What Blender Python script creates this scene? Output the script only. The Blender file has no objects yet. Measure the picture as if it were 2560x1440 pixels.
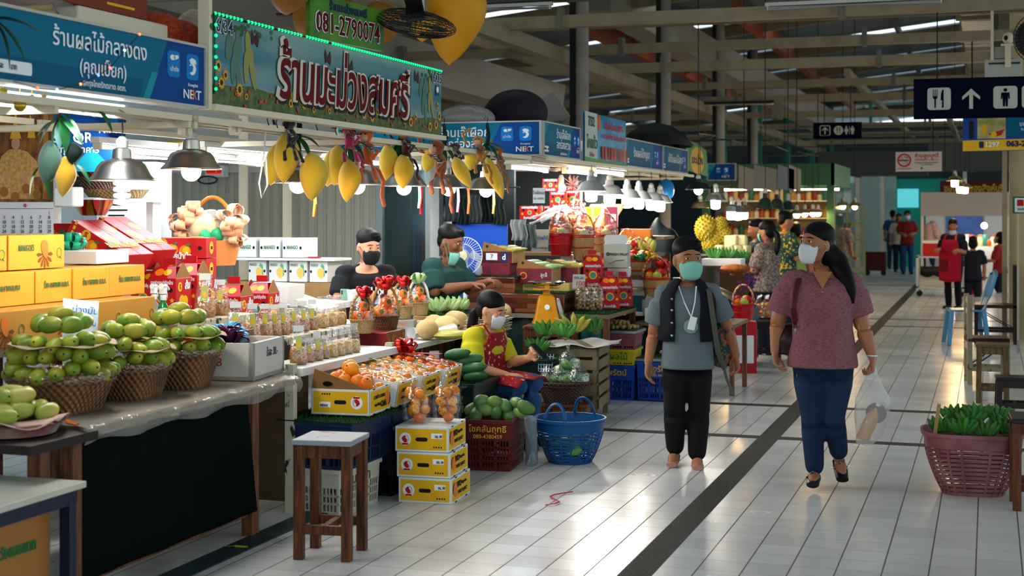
import bpy,bmesh,math,random
from mathutils import Vector,Matrix,Euler,noise
rnd=random.Random(11)
PI=math.pi
# ---------------------------------------------------------------- camera
TH=math.radians(18.32);F=3600.0;EYE=1.62
S_,C_=math.sin(TH),math.cos(TH)
sc=bpy.context.scene
COL=sc.collection
cd=bpy.data.cameras.new('camera');cam=bpy.data.objects.new('camera',cd);COL.objects.link(cam)
cam.location=(0,0,EYE);cam.rotation_euler=(PI/2,0,TH)
cd.sensor_width=36;cd.lens=F/2560*36;cd.shift_y=-190/2560
cd.clip_start=.1;cd.clip_end=400
cd.dof.use_dof=True;cd.dof.focus_distance=9.0;cd.dof.aperture_fstop=3.2
sc.camera=cam
# ---------------------------------------------------------------- daylight through the open sides, exposure
w=bpy.data.worlds.new('world');sc.world=w;w.use_nodes=True
bg=w.node_tree.nodes['Background'];bg.inputs[0].default_value=(.80,.93,1.0,1);bg.inputs[1].default_value=1.7
sc.view_settings.view_transform='Standard';sc.view_settings.look='None'
sc.view_settings.exposure=0.0;sc.view_settings.gamma=1.0;sc.view_settings.use_curve_mapping=False
sc.cycles.max_bounces=6;sc.cycles.diffuse_bounces=3;sc.cycles.glossy_bounces=3
sc.cycles.transmission_bounces=6;sc.cycles.transparent_max_bounces=12
sc.cycles.caustics_reflective=False;sc.cycles.caustics_refractive=False
sc.cycles.sample_clamp_indirect=4.0
sc.cycles.use_denoising=True
# ---------------------------------------------------------------- places: where a sight line meets a plane of the hall
def _ray(u,v):
 r=(u-1280)/F
 return r*C_-S_,r*S_+C_,(530-v)/F
def onX(u,v,x):
 a=_ray(u,v);d=x/a[0];return Vector((x,a[1]*d,EYE+a[2]*d))
def onY(u,v,y):
 a=_ray(u,v);d=y/a[1];return Vector((a[0]*d,y,EYE+a[2]*d))
def onZ(u,v,z=0.0):
 a=_ray(u,v);d=(z-EYE)/a[2];return Vector((a[0]*d,a[1]*d,z))
def onD(u,v,d):
 a=_ray(u,v);return Vector((a[0]*d,a[1]*d,EYE+a[2]*d))
# ---------------------------------------------------------------- objects
def tag(o,label=None,cat=None,group=None,kind=None):
 if label:o['label']=label
 if cat:o['category']=cat
 if group:o['group']=group
 if kind:o['kind']=kind
 return o
def thing(name,label,cat,loc=(0,0,0),rz=0,group=None):
 o=bpy.data.objects.new(name,None);o.empty_display_size=.05
 COL.objects.link(o);o.location=loc;o.rotation_euler=(0,0,rz)
 return tag(o,label,cat,group)
KIDS={}
def adopt(ch,par):
 ch.parent=par;KIDS.setdefault(par.name,[]).append(ch);return ch
def dup(o,loc=None,rot=None,label=None,group=None,scale=None,par=None):
 c=o.copy();COL.objects.link(c)
 if par:adopt(c,par)
 for ch in KIDS.get(o.name,[]):dup(ch,par=c)
 if loc is not None:c.location=loc
 if rot is not None:c.rotation_euler=rot if not isinstance(rot,(int,float))else(0,0,rot)
 if scale is not None:c.scale=scale if not isinstance(scale,(int,float))else(scale,)*3
 if label:c['label']=label
 if group:c['group']=group
 return c
def frame(d,up=Vector((0,0,1))):
 d=Vector(d).normalized()
 if abs(d.dot(up))>.98:up=Vector((0,1,0))
 x=d.cross(up).normalized();y=x.cross(d).normalized()
 return x,y,d
class MB:
 """collects shapes into one mesh"""
 def __init__(s):s.v=[];s.f=[];s.m=[];s.mi=0
 def add(s,vs,fs):
  n=len(s.v);s.v+=[tuple(p)for p in vs];s.f+=[tuple(i+n for i in f)for f in fs];s.m+=[s.mi]*len(fs);return s
 def box(s,c,size,rz=0,rot=None,taper=1.0):
  hx,hy,hz=size[0]/2,size[1]/2,size[2]/2
  M=rot if rot is not None else Matrix.Rotation(rz,3,'Z')
  c=Vector(c);vs=[]
  for z in(-1,1):
   t=taper if z>0 else 1.0
   for x,y in((-1,-1),(1,-1),(1,1),(-1,1)):vs.append(c+M@Vector((x*hx*t,y*hy*t,z*hz)))
  return s.add(vs,[(3,2,1,0),(4,5,6,7),(0,1,5,4),(1,2,6,5),(2,3,7,6),(3,0,4,7)])
 def b2(s,a,b):
  return s.box([(a[i]+b[i])/2 for i in range(3)],[abs(b[i]-a[i])for i in range(3)])
 def bar(s,p,q,w,h=None,up=Vector((0,0,1))):
  p,q=Vector(p),Vector(q);h=h or w;x,y,d=frame(q-p,up)
  vs=[]
  for e in(p,q):
   for i,j in((-1,-1),(1,-1),(1,1),(-1,1)):vs.append(e+x*i*w/2+y*j*h/2)
  return s.add(vs,[(3,2,1,0),(4,5,6,7),(0,1,5,4),(1,2,6,5),(2,3,7,6),(3,0,4,7)])
 def rings(s,R,cap=True,closed=False):
  n=len(R[0]);vs=[p for r in R for p in r];fs=[]
  k=len(R)
  for i in range(k if closed else k-1):
   a,b=i*n,((i+1)%k)*n
   for j in range(n):
    j2=(j+1)%n;fs.append((a+j,a+j2,b+j2,b+j))
  if cap and not closed:
   fs.append(tuple(reversed(range(n))));fs.append(tuple(range((k-1)*n,k*n)))
  return s.add(vs,fs)
 def tube(s,pts,r,n=8,closed=False,cap=True,flat=1.0,up=Vector((0,0,1))):
  pts=[Vector(p)for p in pts];R=[]
  px=None
  for i,p in enumerate(pts):
   a=pts[i-1]if(i>0 or closed)else p
   b=pts[(i+1)%len(pts)]if(i<len(pts)-1 or closed)else p
   d=(b-a)
   if d.length<1e-9:d=Vector((0,0,1))
   d.normalize()
   if px is None:x,y,d=frame(d,up)
   else:
    x=px-d*px.dot(d)
    if x.length<1e-6:x=frame(d,up)[0]
    x.normalize();y=d.cross(x)
   px=x
   rr=r[i]if isinstance(r,(list,tuple))else r
   R.append([p+x*math.cos(2*PI*k/n)*rr+y*math.sin(2*PI*k/n)*rr*flat for k in range(n)])
  return s.rings(R,cap,closed)
 def lathe(s,prof,n=24,c=(0,0,0),M=None,cap=True,sq=None,a0=0):
  """prof: (radius, z) list; sq=(p, ax, ay): superellipse section"""
  c=Vector(c);R=[]
  for r,z in prof:
   ring=[]
   for k in range(n):
    a=2*PI*k/n+a0;ca,sa=math.cos(a),math.sin(a)
    if sq:
     p=2/sq[0];x=math.copysign(abs(ca)**p,ca)*sq[1]*r;y=math.copysign(abs(sa)**p,sa)*sq[2]*r
    else:x,y=ca*r,sa*r
    q=Vector((x,y,z));ring.append(c+(M@q if M is not None else q))
   R.append(ring)
  return s.rings(R,cap)
 def ell(s,c,r,n=14,k=8,M=None):
  c=Vector(c)
  if isinstance(r,(int,float)):r=(r,r,r)
  vs=[];fs=[]
  for i in range(k+1):
   t=PI*i/k
   for j in range(n):
    a=2*PI*j/n;q=Vector((r[0]*math.sin(t)*math.cos(a),r[1]*math.sin(t)*math.sin(a),-r[2]*math.cos(t)))
    vs.append(c+(M@q if M is not None else q))
  for i in range(k):
   for j in range(n):
    j2=(j+1)%n
    if i==0:fs.append((j,n+j2,n+j))
    elif i==k-1:fs.append((i*n+j,i*n+j2,(i+1)*n+j))
    else:fs.append((i*n+j,i*n+j2,(i+1)*n+j2,(i+1)*n+j))
  return s.add(vs,fs)
 def prism(s,poly,o,x,y,t):
  """poly 2d list in frame (o, x, y), thickness t along x cross y (from -t to 0)"""
  o,x,y=Vector(o),Vector(x),Vector(y);nrm=x.cross(y).normalized()
  n=len(poly);top=[o+x*a+y*b for a,b in poly];bot=[p-nrm*t for p in top]
  return s.add(top+bot,[tuple(range(n)),tuple(reversed(range(n,2*n)))]+[(i,i+n,(i+1)%n+n,(i+1)%n)for i in range(n)])
 def grid(s,fn,nu,nv,thick=0):
  vs=[Vector(fn(i/nu,j/nv))for i in range(nu+1)for j in range(nv+1)];w_=nv+1
  fs=[(i*w_+j,(i+1)*w_+j,(i+1)*w_+j+1,i*w_+j+1)for i in range(nu)for j in range(nv)]
  return s.add(vs,fs)
 def quad(s,a,b,c,d):return s.add([a,b,c,d],[(0,1,2,3)])
 def mesh(s,name,mats,smooth=True,ang=40):
  me=bpy.data.meshes.new(name);me.from_pydata(s.v,[],s.f)
  for m_ in(mats if isinstance(mats,(list,tuple))else[mats]):me.materials.append(m_)
  if any(s.m):me.polygons.foreach_set('material_index',s.m)
  if smooth:
   me.polygons.foreach_set('use_smooth',[True]*len(me.polygons));me.set_sharp_from_angle(angle=math.radians(ang))
  me.update();return me
 def obj(s,name,mats,par=None,loc=None,rz=0,smooth=True,ang=40,recalc=False,bevel=0):
  me=s.mesh(name,mats,smooth,ang)
  if recalc:
   b=bmesh.new();b.from_mesh(me);bmesh.ops.recalc_face_normals(b,faces=b.faces);b.to_mesh(me);b.free()
  o=bpy.data.objects.new(name,me);COL.objects.link(o)
  if par:adopt(o,par)
  if loc is not None:o.location=loc
  if rz:o.rotation_euler=(0,0,rz)if isinstance(rz,(int,float))else rz
  if bevel:
   b=o.modifiers.new('bevel','BEVEL');b.width=bevel;b.segments=2;b.limit_method='ANGLE'
  return o
def solid(o,t,off=-1):
 m_=o.modifiers.new('solid','SOLIDIFY');m_.thickness=t;m_.offset=off;return o
def subsurf(o,n=1):
 m_=o.modifiers.new('sub','SUBSURF');m_.levels=n;m_.render_levels=n;return o
def remesh(mb,name,mats,vox,par=None,smooth=4,loc=None,rz=0):
 """melt the collected shapes into ONE continuous surface"""
 me=mb.mesh(name+'_shape',mats);o=bpy.data.objects.new(name+'_shape',me);COL.objects.link(o)
 b=o.modifiers.new('r','REMESH');b.mode='VOXEL';b.voxel_size=vox;b.use_smooth_shade=True
 if smooth:b=o.modifiers.new('s','SMOOTH');b.iterations=smooth;b.factor=.5
 dg=bpy.context.evaluated_depsgraph_get();m2=bpy.data.meshes.new_from_object(o.evaluated_get(dg));m2.name=name
 bpy.data.objects.remove(o);bpy.data.meshes.remove(me)
 m2.materials.clear()
 for q in(mats if isinstance(mats,(list,tuple))else[mats]):m2.materials.append(q)
 m2.polygons.foreach_set('use_smooth',[True]*len(m2.polygons))
 r=bpy.data.objects.new(name,m2);COL.objects.link(r)
 if par:adopt(r,par)
 if loc is not None:r.location=loc
 if rz:r.rotation_euler=(0,0,rz)
 return r
_TC={}
def text(s,size,mat,o,x,y,par=None,name='lettering',align='CENTER',ext=.0008,bold=0,w=None,italic=0,kind=None,line=None):
 """lettering standing on the plane (o, x, y); returns a mesh object"""
 key=(s,round(size,4),align,ext,bold,w,italic,mat.name,line)
 if key not in _TC:
  cu=bpy.data.curves.new('t','FONT');cu.body=s;cu.size=size;cu.align_x=align;cu.align_y='CENTER'
  cu.extrude=ext;cu.offset=bold*size;cu.resolution_u=2;cu.shear=italic
  if line:cu.space_line=line
  t=bpy.data.objects.new('t',cu);COL.objects.link(t)
  dg=bpy.context.evaluated_depsgraph_get();me=bpy.data.meshes.new_from_object(t.evaluated_get(dg));me.name=name
  bpy.data.objects.remove(t);bpy.data.curves.remove(cu)
  me.materials.clear();me.materials.append(mat)
  if w and me.vertices:
   xs=[q.co.x for q in me.vertices];k=w/max(1e-6,max(xs)-min(xs))
   for q in me.vertices:q.co.x*=k
  _TC[key]=me
 me=_TC[key]
 r=bpy.data.objects.new(name,me);COL.objects.link(r)
 x,y=Vector(x).normalized(),Vector(y).normalized();n=x.cross(y).normalized();y=n.cross(x)
 M=Matrix((x,y,n)).transposed().to_4x4();M.translation=Vector(o)+n*(ext+.0012)
 r.matrix_basis=M
 if par:adopt(r,par)
 return r
# ---------------------------------------------------------------- materials
_M={}
def lin(c):
 if isinstance(c,str):
  c=c.lstrip('#');c=[int(c[i:i+2],16)/255 for i in(0,2,4)]
  c=[(q/12.92 if q<=.04045 else((q+.055)/1.055)**2.4)for q in c]
 return(*c[:3],1)
def mat(name,col,rough=.5,metal=0,spec=.28,var=0,scale=8,col2=None,bump=0,bscale=40,rand=0,hrand=0,trans=0,ior=1.45,alpha=1,emit=0,ecol=None,coat=0,sheen=0,stretch=None,sss=0,thresh=None):
 if name in _M:return _M[name]
 m_=bpy.data.materials.new(name);m_.use_nodes=True;nt=m_.node_tree;N=nt.nodes;L=nt.links
 p=N['Principled BSDF'];I=p.inputs
 c=lin(col);I['Base Color'].default_value=c;I['Roughness'].default_value=rough;I['Metallic'].default_value=metal
 I['Specular IOR Level'].default_value=spec;I['IOR'].default_value=ior
 if trans:I['Transmission Weight'].default_value=trans
 if alpha<1:I['Alpha'].default_value=alpha
 if coat:I['Coat Weight'].default_value=coat;I['Coat Roughness'].default_value=.1
 if sheen:I['Sheen Weight'].default_value=sheen
 if sss:I['Subsurface Weight'].default_value=sss;I['Subsurface Radius'].default_value=(.02,.008,.004)
 if emit:I['Emission Color'].default_value=lin(ecol or col);I['Emission Strength'].default_value=emit
 src=None;tc=None
 if var or col2 or bump:
  tc=N.new('ShaderNodeTexCoord');mp=N.new('ShaderNodeMapping');L.new(tc.outputs['Object'],mp.inputs[0])
  if stretch:mp.inputs['Scale'].default_value=stretch
 if col2 or var:
  nz=N.new('ShaderNodeTexNoise');nz.inputs['Scale'].default_value=scale;nz.inputs['Detail'].default_value=4
  L.new(mp.outputs[0],nz.inputs['Vector']);cr=N.new('ShaderNodeValToRGB');L.new(nz.outputs[0],cr.inputs[0])
  lo,hi=thresh or(.35,.65)
  cr.color_ramp.elements[0].position=lo;cr.color_ramp.elements[1].position=hi
  cr.color_ramp.elements[0].color=c
  cr.color_ramp.elements[1].color=lin(col2)if col2 else tuple(min(1,q*(1+var))for q in c[:3])+(1,)
  src=cr.outputs[0]
 if rand or hrand:
  oi=N.new('ShaderNodeObjectInfo');hs=N.new('ShaderNodeHueSaturation')
  if src:L.new(src,hs.inputs['Color'])
  else:hs.inputs['Color'].default_value=c
  mr=N.new('ShaderNodeMapRange');L.new(oi.outputs['Random'],mr.inputs[0]);mr.inputs[3].default_value=1-rand;mr.inputs[4].default_value=1+rand;L.new(mr.outputs[0],hs.inputs['Value'])
  if hrand:
   mh=N.new('ShaderNodeMapRange');L.new(oi.outputs['Random'],mh.inputs[0]);mh.inputs[3].default_value=.5-hrand;mh.inputs[4].default_value=.5+hrand;L.new(mh.outputs[0],hs.inputs['Hue'])
  src=hs.outputs[0]
 if src:L.new(src,I['Base Color'])
 if bump:
  nb=N.new('ShaderNodeTexNoise');nb.inputs['Scale'].default_value=bscale;nb.inputs['Detail'].default_value=3;L.new(mp.outputs[0],nb.inputs['Vector'])
  bp=N.new('ShaderNodeBump');bp.inputs['Strength'].default_value=bump;bp.inputs['Distance'].default_value=.01;L.new(nb.outputs[0],bp.inputs['Height']);L.new(bp.outputs[0],I['Normal'])
 _M[name]=m_;return m_
def emat(name,col,strength):
 if name in _M:return _M[name]
 m_=bpy.data.materials.new(name);m_.use_nodes=True;nt=m_.node_tree
 p=nt.nodes['Principled BSDF'];p.inputs['Base Color'].default_value=lin(col);p.inputs['Emission Color'].default_value=lin(col);p.inputs['Emission Strength'].default_value=strength
 _M[name]=m_;return m_
def film(name,a=.25,col='#ffffff',rough=.08,bump=.4,bscale=25):
 """thin clear wrapping"""
 if name in _M:return _M[name]
 m_=bpy.data.materials.new(name);m_.use_nodes=True;nt=m_.node_tree;N=nt.nodes;L=nt.links
 p=N['Principled BSDF'];p.inputs['Base Color'].default_value=lin(col);p.inputs['Roughness'].default_value=rough;p.inputs['Specular IOR Level'].default_value=1.0
 tr=N.new('ShaderNodeBsdfTransparent');mx=N.new('ShaderNodeMixShader');out=N['Material Output']
 tc=N.new('ShaderNodeTexCoord');nz=N.new('ShaderNodeTexNoise');nz.inputs['Scale'].default_value=bscale;L.new(tc.outputs['Object'],nz.inputs['Vector'])
 bp=N.new('ShaderNodeBump');bp.inputs['Strength'].default_value=bump;bp.inputs['Distance'].default_value=.02;L.new(nz.outputs[0],bp.inputs['Height']);L.new(bp.outputs[0],p.inputs['Normal'])
 lw=N.new('ShaderNodeLayerWeight');lw.inputs['Blend'].default_value=.35;L.new(bp.outputs[0],lw.inputs['Normal'])
 if a<.2:
  p=N.new('ShaderNodeBsdfGlossy');p.inputs['Color'].default_value=lin(col);p.inputs['Roughness'].default_value=max(.12,rough);L.new(bp.outputs[0],p.inputs['Normal'])
 ma=N.new('ShaderNodeMath');ma.operation='MULTIPLY_ADD';ma.inputs[1].default_value=.22;ma.inputs[2].default_value=a;ma.use_clamp=True;L.new(lw.outputs['Facing'],ma.inputs[0])
 L.new(ma.outputs[0],mx.inputs[0]);L.new(tr.outputs[0],mx.inputs[1]);L.new(p.outputs[0],mx.inputs[2]);L.new(mx.outputs[0],out.inputs[0])
 _M[name]=m_;return m_
XA,YA,ZA=Vector((1,0,0)),Vector((0,1,0)),Vector((0,0,1))
# lettering on a wall whose outward side is +X (reads along +Y) or -Y (reads along +X)
def textX(s,size,m_,p,par=None,**k):return text(s,size,m_,p,(0,1,0),(0,0,1),par,**k)
def textY(s,size,m_,p,par=None,**k):return text(s,size,m_,p,(1,0,0),(0,0,1),par,**k)
# ================================================================ SETTING
def floor_mat():
 m_=bpy.data.materials.new('glazed white floor tile');m_.use_nodes=True;nt=m_.node_tree;N=nt.nodes;L=nt.links
 p=N['Principled BSDF']
 tc=N.new('ShaderNodeTexCoord');sx=N.new('ShaderNodeSeparateXYZ');L.new(tc.outputs['Object'],sx.inputs[0])
 def M(op,a,b=None,c=None):
  n=N.new('ShaderNodeMath');n.operation=op
  for i,q in enumerate((a,b,c)):
   if q is None:continue
   if isinstance(q,(int,float)):n.inputs[i].default_value=q
   else:L.new(q,n.inputs[i])
  return n.outputs[0]
 left=M('LESS_THAN',sx.outputs[0],-1.5)
 off=M('MULTIPLY_ADD',left,0.056,.056+40.0)
 xs=M('DIVIDE',M('ADD',sx.outputs[0],off),.2);ys=M('DIVIDE',M('ADD',sx.outputs[1],40.0-.06),.2)
 fx,fy=M('FRACT',xs),M('FRACT',ys)
 dx=M('ABSOLUTE',M('SUBTRACT',fx,.5));dy=M('ABSOLUTE',M('SUBTRACT',fy,.5))
 gx=M('GREATER_THAN',dx,.483);gy=M('GREATER_THAN',dy,.488)
 g=M('MAXIMUM',gx,M('MULTIPLY',gy,.75))
 cx=N.new('ShaderNodeCombineXYZ');L.new(M('FLOOR',xs),cx.inputs[0]);L.new(M('FLOOR',ys),cx.inputs[1])
 wn=N.new('ShaderNodeTexWhiteNoise');wn.noise_dimensions='2D';L.new(cx.outputs[0],wn.inputs['Vector'])
 n1=N.new('ShaderNodeTexNoise');n1.inputs['Scale'].default_value=1.3;n1.inputs['Detail'].default_value=5;L.new(tc.outputs['Object'],n1.inputs['Vector'])
 cr=N.new('ShaderNodeValToRGB');L.new(M('MULTIPLY_ADD',wn.outputs[0],.35,M('MULTIPLY',n1.outputs[0],.65)),cr.inputs[0])
 cr.color_ramp.elements[0].color=(.50,.50,.475,1);cr.color_ramp.elements[1].color=(.72,.73,.71,1)
 mx=N.new('ShaderNodeMix');mx.data_type='RGBA';L.new(g,mx.inputs['Factor']);L.new(cr.outputs[0],mx.inputs['A']);mx.inputs['B'].default_value=(.085,.062,.045,1)
 L.new(mx.outputs['Result'],p.inputs['Base Color'])
 L.new(M('MULTIPLY_ADD',g,.5,M('MULTIPLY_ADD',n1.outputs[0],.20,.14)),p.inputs['Roughness'])
 # each tile lies a hair out of true
 sub=N.new('ShaderNodeVectorMath');sub.operation='SUBTRACT';L.new(wn.outputs['Color'],sub.inputs[0]);sub.inputs[1].default_value=(.5,.5,.5)
 scl=N.new('ShaderNodeVectorMath');scl.operation='MULTIPLY';L.new(sub.outputs[0],scl.inputs[0]);scl.inputs[1].default_value=(.016,.024,0)
 ge=N.new('ShaderNodeNewGeometry');ad=N.new('ShaderNodeVectorMath');L.new(ge.outputs['Normal'],ad.inputs[0]);L.new(scl.outputs[0],ad.inputs[1])
 nm=N.new('ShaderNodeVectorMath');nm.operation='NORMALIZE';L.new(ad.outputs[0],nm.inputs[0]);L.new(nm.outputs[0],p.inputs['Normal'])
 return m_
m_stripe=mat('dark pebble strip','#2b2a25',.75,col2='#6b665a',scale=140,thresh=(.52,.75),bump=.5,bscale=150)
m_drain=mat('dark drain cover','#1b2b30',.45,var=.5,scale=6)
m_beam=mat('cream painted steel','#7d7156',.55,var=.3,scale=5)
m_beamd=mat('dull grey steel','#5b5a50',.6,var=.3,scale=4)  # darker, greyer steel for purlins, clamps and fascia backing
m_roof=mat('corrugated roof sheet','#6b7378',.5,var=.25,scale=2)
m_orange=mat('orange rust paint beam','#9c4a1f',.6)
m_conc=mat('painted concrete','#8a8378',.8,var=.15,scale=3)
m_green=mat('green painted steel','#0f6b52',.5)
m_white=mat('white paint','#d8d8d4',.5)
m_blk=mat('black plastic','#0c0d0e',.45)
m_dgrey=mat('dark grey metal','#26292b',.5)
m_steel=mat('brushed steel','#a9a9a6',.3,metal=1)
m_chrome=mat('chrome','#d9d9d6',.12,metal=1)
m_tube=emat('lit tube','#f1f8ff',14)
def st(mb,name,m_,**k):return tag(mb.obj(name,m_,**k),kind='structure')
mb=MB();mb.b2((-22,-8,-.12),(16,62,0));st(mb,'floor',floor_mat(),smooth=False)
for i,(a,b)in enumerate((((-1.572,-8),(-1.425,46)),)):
 mb=MB();mb.b2((*a,0),(*b,.0015));st(mb,'trim_1',m_stripe)
k=2
for y0,y1 in((10.33,10.46),(12.06,12.19),(21.0,21.13),(22.42,22.55),(31.2,31.33),(32.8,32.93)):
 for xa,xb in((-9,-1.572),(-1.425,9)):
  mb=MB();mb.b2((xa,y0,0),(xb,y1,.0014));st(mb,'trim_%d'%k,m_stripe);k+=1
mb=MB()
for j in range(14):mb.b2((-3.50,-1+j*.8,0),(-3.365,-.205+j*.8,.006))
st(mb,'trim_%d'%k,m_drain)
# roof: rises to the right, strips of sheet with open slots between that let the sky in
def roof_z(x):return 4.0+.11*(x+16)
mb=MB()
ys=-10.0
while ys<60:
 n=44
 for xa,xb in((-16,3.5),):
  def f(u,v,y=ys):
   x=xa+(xb-xa)*u;return(x,y+v*4.0,roof_z(x))
  mb.grid(f,4,58)
  for i in range(0,len(mb.v)):pass
 ys+=4.7
vv=[]
for(x,y,z)in mb.v:vv.append((x,y,z+.02*math.sin(y*2*PI/.3)))
mb.v=vv
st(solid(mb.obj('ceiling',m_roof,smooth=False),.03),'ceiling',m_roof)if False else tag(solid(mb.obj('ceiling',m_roof,smooth=False),.03),kind='structure')
mb=MB();mb.b2((3.5,-10,roof_z(3.5)),(9,60,roof_z(3.5)+.06));tag(mb.obj('ceiling_right',m_roof),kind='structure')
trim_n=[60]
def trim(mb,m_):
 trim_n[0]+=1;return st(mb,'trim_%d'%trim_n[0],m_)
for i in range(9):
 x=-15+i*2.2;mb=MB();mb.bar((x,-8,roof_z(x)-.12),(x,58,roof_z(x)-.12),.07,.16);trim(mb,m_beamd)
for i in range(11):
 y=3.0+i*4.7;mb=MB();mb.bar((-16,y,roof_z(-16)-.3),(3.5,y,roof_z(3.5)-.3),.12,.22);trim(mb,m_beam)
for x,y0,y1,z0,z1 in((-7.8,17,27,4.55,4.5),(-6.4,22,46,4.75,4.7),(-4.0,24,46,5.0,4.95)):
 mb=MB();mb.bar((x,y0,z0),(x,y1,z1),.16,.3);trim(mb,m_orange)
# steel grid above the stalls
for y,t in((11.6,.13),(14.5,.17),(17.15,.15),(19.5,.17),(22.6,.14),(25.6,.17),(29.8,.16),(34,.16),(38,.16),(42,.16)):
 mb=MB();mb.b2((-15.5,y,3.62-t*.38),(4.2,y+.1,3.62+t*.38));trim(mb,m_beam)
 if y>13:
  mb=MB()
  for i in range(6):mb.b2((-13+i*2.9,y-.02,3.62-t*.5),(-12.95+i*2.9,y+.12,3.62+t*.5+.06))
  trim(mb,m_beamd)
for y,z in((15.6,4.0),(18.2,4.02),(20.6,4.05),(24.0,4.0),(27.8,4.0),(32.2,3.5),(36,3.5),(40,3.4),(43.5,3.3),(45.0,3.0)):
 mb=MB();mb.tube([(-15.5,y,z),(4,y,z)],.035,8);trim(mb,m_beam)
for x,z,y0,y1,t in((-4.9,3.5,9.6,46,.13),(-8.2,3.5,4,46,.13),(-6.5,3.9,12,46,.1),(-2.2,3.9,24,46,.09),(-.75,3.5,24,46,.09)):
 mb=MB();mb.bar((x,y0,z),(x,y1,z),t,t*1.3);trim(mb,m_beam)
mb=MB();mb.bar((-5.6,21,4.9),(-3.6,34,3.7),.45,.5);trim(mb,m_conc)
mb=MB();mb.bar((-9.8,13,4.4),(-6.0,20,3.2),.45,.5);trim(mb,m_conc)
for u_,Y_ in((1454,16.5),(1663,21.2),(1800,25.8),(1884,30.4)):
 p=onY(u_,300,Y_);mb=MB();mb.lathe([(.085,0),(.085,5.2)],16,(p.x,p.y,0));tag(mb.obj('trim_col_%d'%u_,m_conc),kind='structure')
 mb=MB();mb.b2((p.x-.12,p.y-.1,1.9),(p.x-.06,p.y-.04,5.0));trim(mb,m_blk)
for u_,Y_ in((1806,34),(1895,37),(1967,40),(2028,43),(2075,45)):
 p=onY(u_,100,Y_);mb=MB();mb.lathe([(.11,0),(.11,5.2)],14,(p.x,p.y,0));trim(mb,m_green)
# far end: dark sheeting, louvred openings, masonry below
m_dark=mat('dark corrugated sheet','#191c20',.7)
mb=MB()
def f(u,v):return(-20+u*30,47+.03*math.sin(u*30*2*PI/.35),5.28+v*2.0)
mb.grid(f,340,1);st(mb,'wall_far',m_dark)
mb=MB();mb.b2((-20,47,0),(10,47.1,4.35));st(mb,'wall_end',mat('far wall','#2e3a3c',.8))
mb=MB()
for i in range(5):mb.b2((-20,46.9,4.42+i*.2),(10,47.0,4.46+i*.2))
for i in range(16):mb.b2((-18+i*1.8,46.85,4.3),(-17.9+i*1.8,46.95,5.4))
st(mb,'window_1',m_green)
mb=MB();mb.b2((-16.1,-8,0),(-16,47,5.2));st(mb,'wall_left',mat('left wall','#55554e',.8))
mb=MB();mb.b2((3.4,8,4.2),(3.5,47,6.1));st(mb,'wall_right',mat('right upper wall','#77736a',.8))
# right hand: upper fascia panels, air duct along the aisle, column
m_panel=mat('grey ceiling panel','#8a897c',.7)
mb=MB()
for i in range(5):
 for j in range(3):mb.b2((.12+i*.66,20.0,3.95+j*.75),(.70+i*.66,20.05,4.62+j*.75))
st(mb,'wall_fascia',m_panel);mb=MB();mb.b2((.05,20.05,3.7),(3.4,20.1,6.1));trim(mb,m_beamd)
mb=MB();mb.b2((-.36,13.4,4.22),(.03,44,4.6));dk=thing('air_duct','long galvanised square air duct running overhead beside the hanging signs','duct',(0,13.4,4.22))
for v in range(len(mb.v)):mb.v[v]=(mb.v[v][0],mb.v[v][1]-13.4,mb.v[v][2]-4.22)
mb.obj('duct_body',mat('galvanised sheet','#8d8672',.42,metal=.6),dk)
for i in range(9):
 mb=MB();mb.b2((-.42,i*2.6+1.5,-.04),(.09,i*2.6+1.62,.42));mb.obj('flange',m_beam,dk)
mb=MB();mb.b2((.25,19.35,0),(.8,19.8,5.7));tag(mb.obj('trim_column',mat('yellowish column paint','#a1906a',.6,var=.2,scale=3)),kind='structure')
mb=MB();mb.b2((.16,19.2,0),(.22,19.3,3.3));trim(mb,m_beam)
# ================================================================ STALL SIGNS, FRAMES, LAMPS
m_teal=mat('teal sign print','#0b6a86',.6,spec=.12);m_teal2=mat('lighter teal print','#17909c',.6,spec=.12);m_teal3=mat('deep teal print','#075a78',.6,spec=.12)
m_navy=mat('blue sign print','#0c4388',.6,spec=.12);m_sky=mat('app icon blue','#1479c4',.6,spec=.12)
m_let=mat('white lettering','#e9eef0',.5);m_letb=mat('dark blue lettering','#10244e',.5);m_letk=mat('black lettering','#14130f',.6)
m_ora=mat('orange lettering','#d9762a',.5);m_gold=mat('gold print','#d8a520',.5);m_redp=mat('red print','#b3121a',.5);m_grnp=mat('green print','#1d6b35',.6)
m_alu=mat('aluminium lamp shade','#b8b4ab',.32,metal=1,bump=.05,stretch=(1,1,30));m_grey=mat('light grey plastic','#b9b6ac',.5)
m_cream=mat('cream plastic','#d9cdb0',.5);m_wood=mat('stained wood','#4a2a15',.5,col2='#7a4a26',scale=5,stretch=(12,12,1.2));m_cord=mat('black cord','#101010',.6)
m_bulbw=emat('cold bulb','#fff6e8',165);m_bulby=emat('warm bulb','#ffd391',135);m_tubeL=emat('cold tube','#eef6ff',135)
m_inner=mat('shade inside','#e8c26a',.6)
def flat(par,name,poly,m_,y=-.001,t=.0012,**k):return MB().prism(poly,(0,y,0),XA,ZA,t).obj(name,m_,par,smooth=False)
def rrect(x0,z0,x1,z1,r,n=4):
 P=[]
 for cx,cz,a in((x1-r,z0+r,-PI/2),(x1-r,z1-r,0),(x0+r,z1-r,PI/2),(x0+r,z0+r,PI)):
  for i in range(n+1):P.append((cx+r*math.cos(a+i*PI/2/n),cz+r*math.sin(a+i*PI/2/n)))
 return P
def disc(cx,cz,r,n=20,k=1.0,a0=0):return[(cx+r*math.cos(2*PI*i/n+a0),cz+r*k*math.sin(2*PI*i/n+a0))for i in range(n)]
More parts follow.
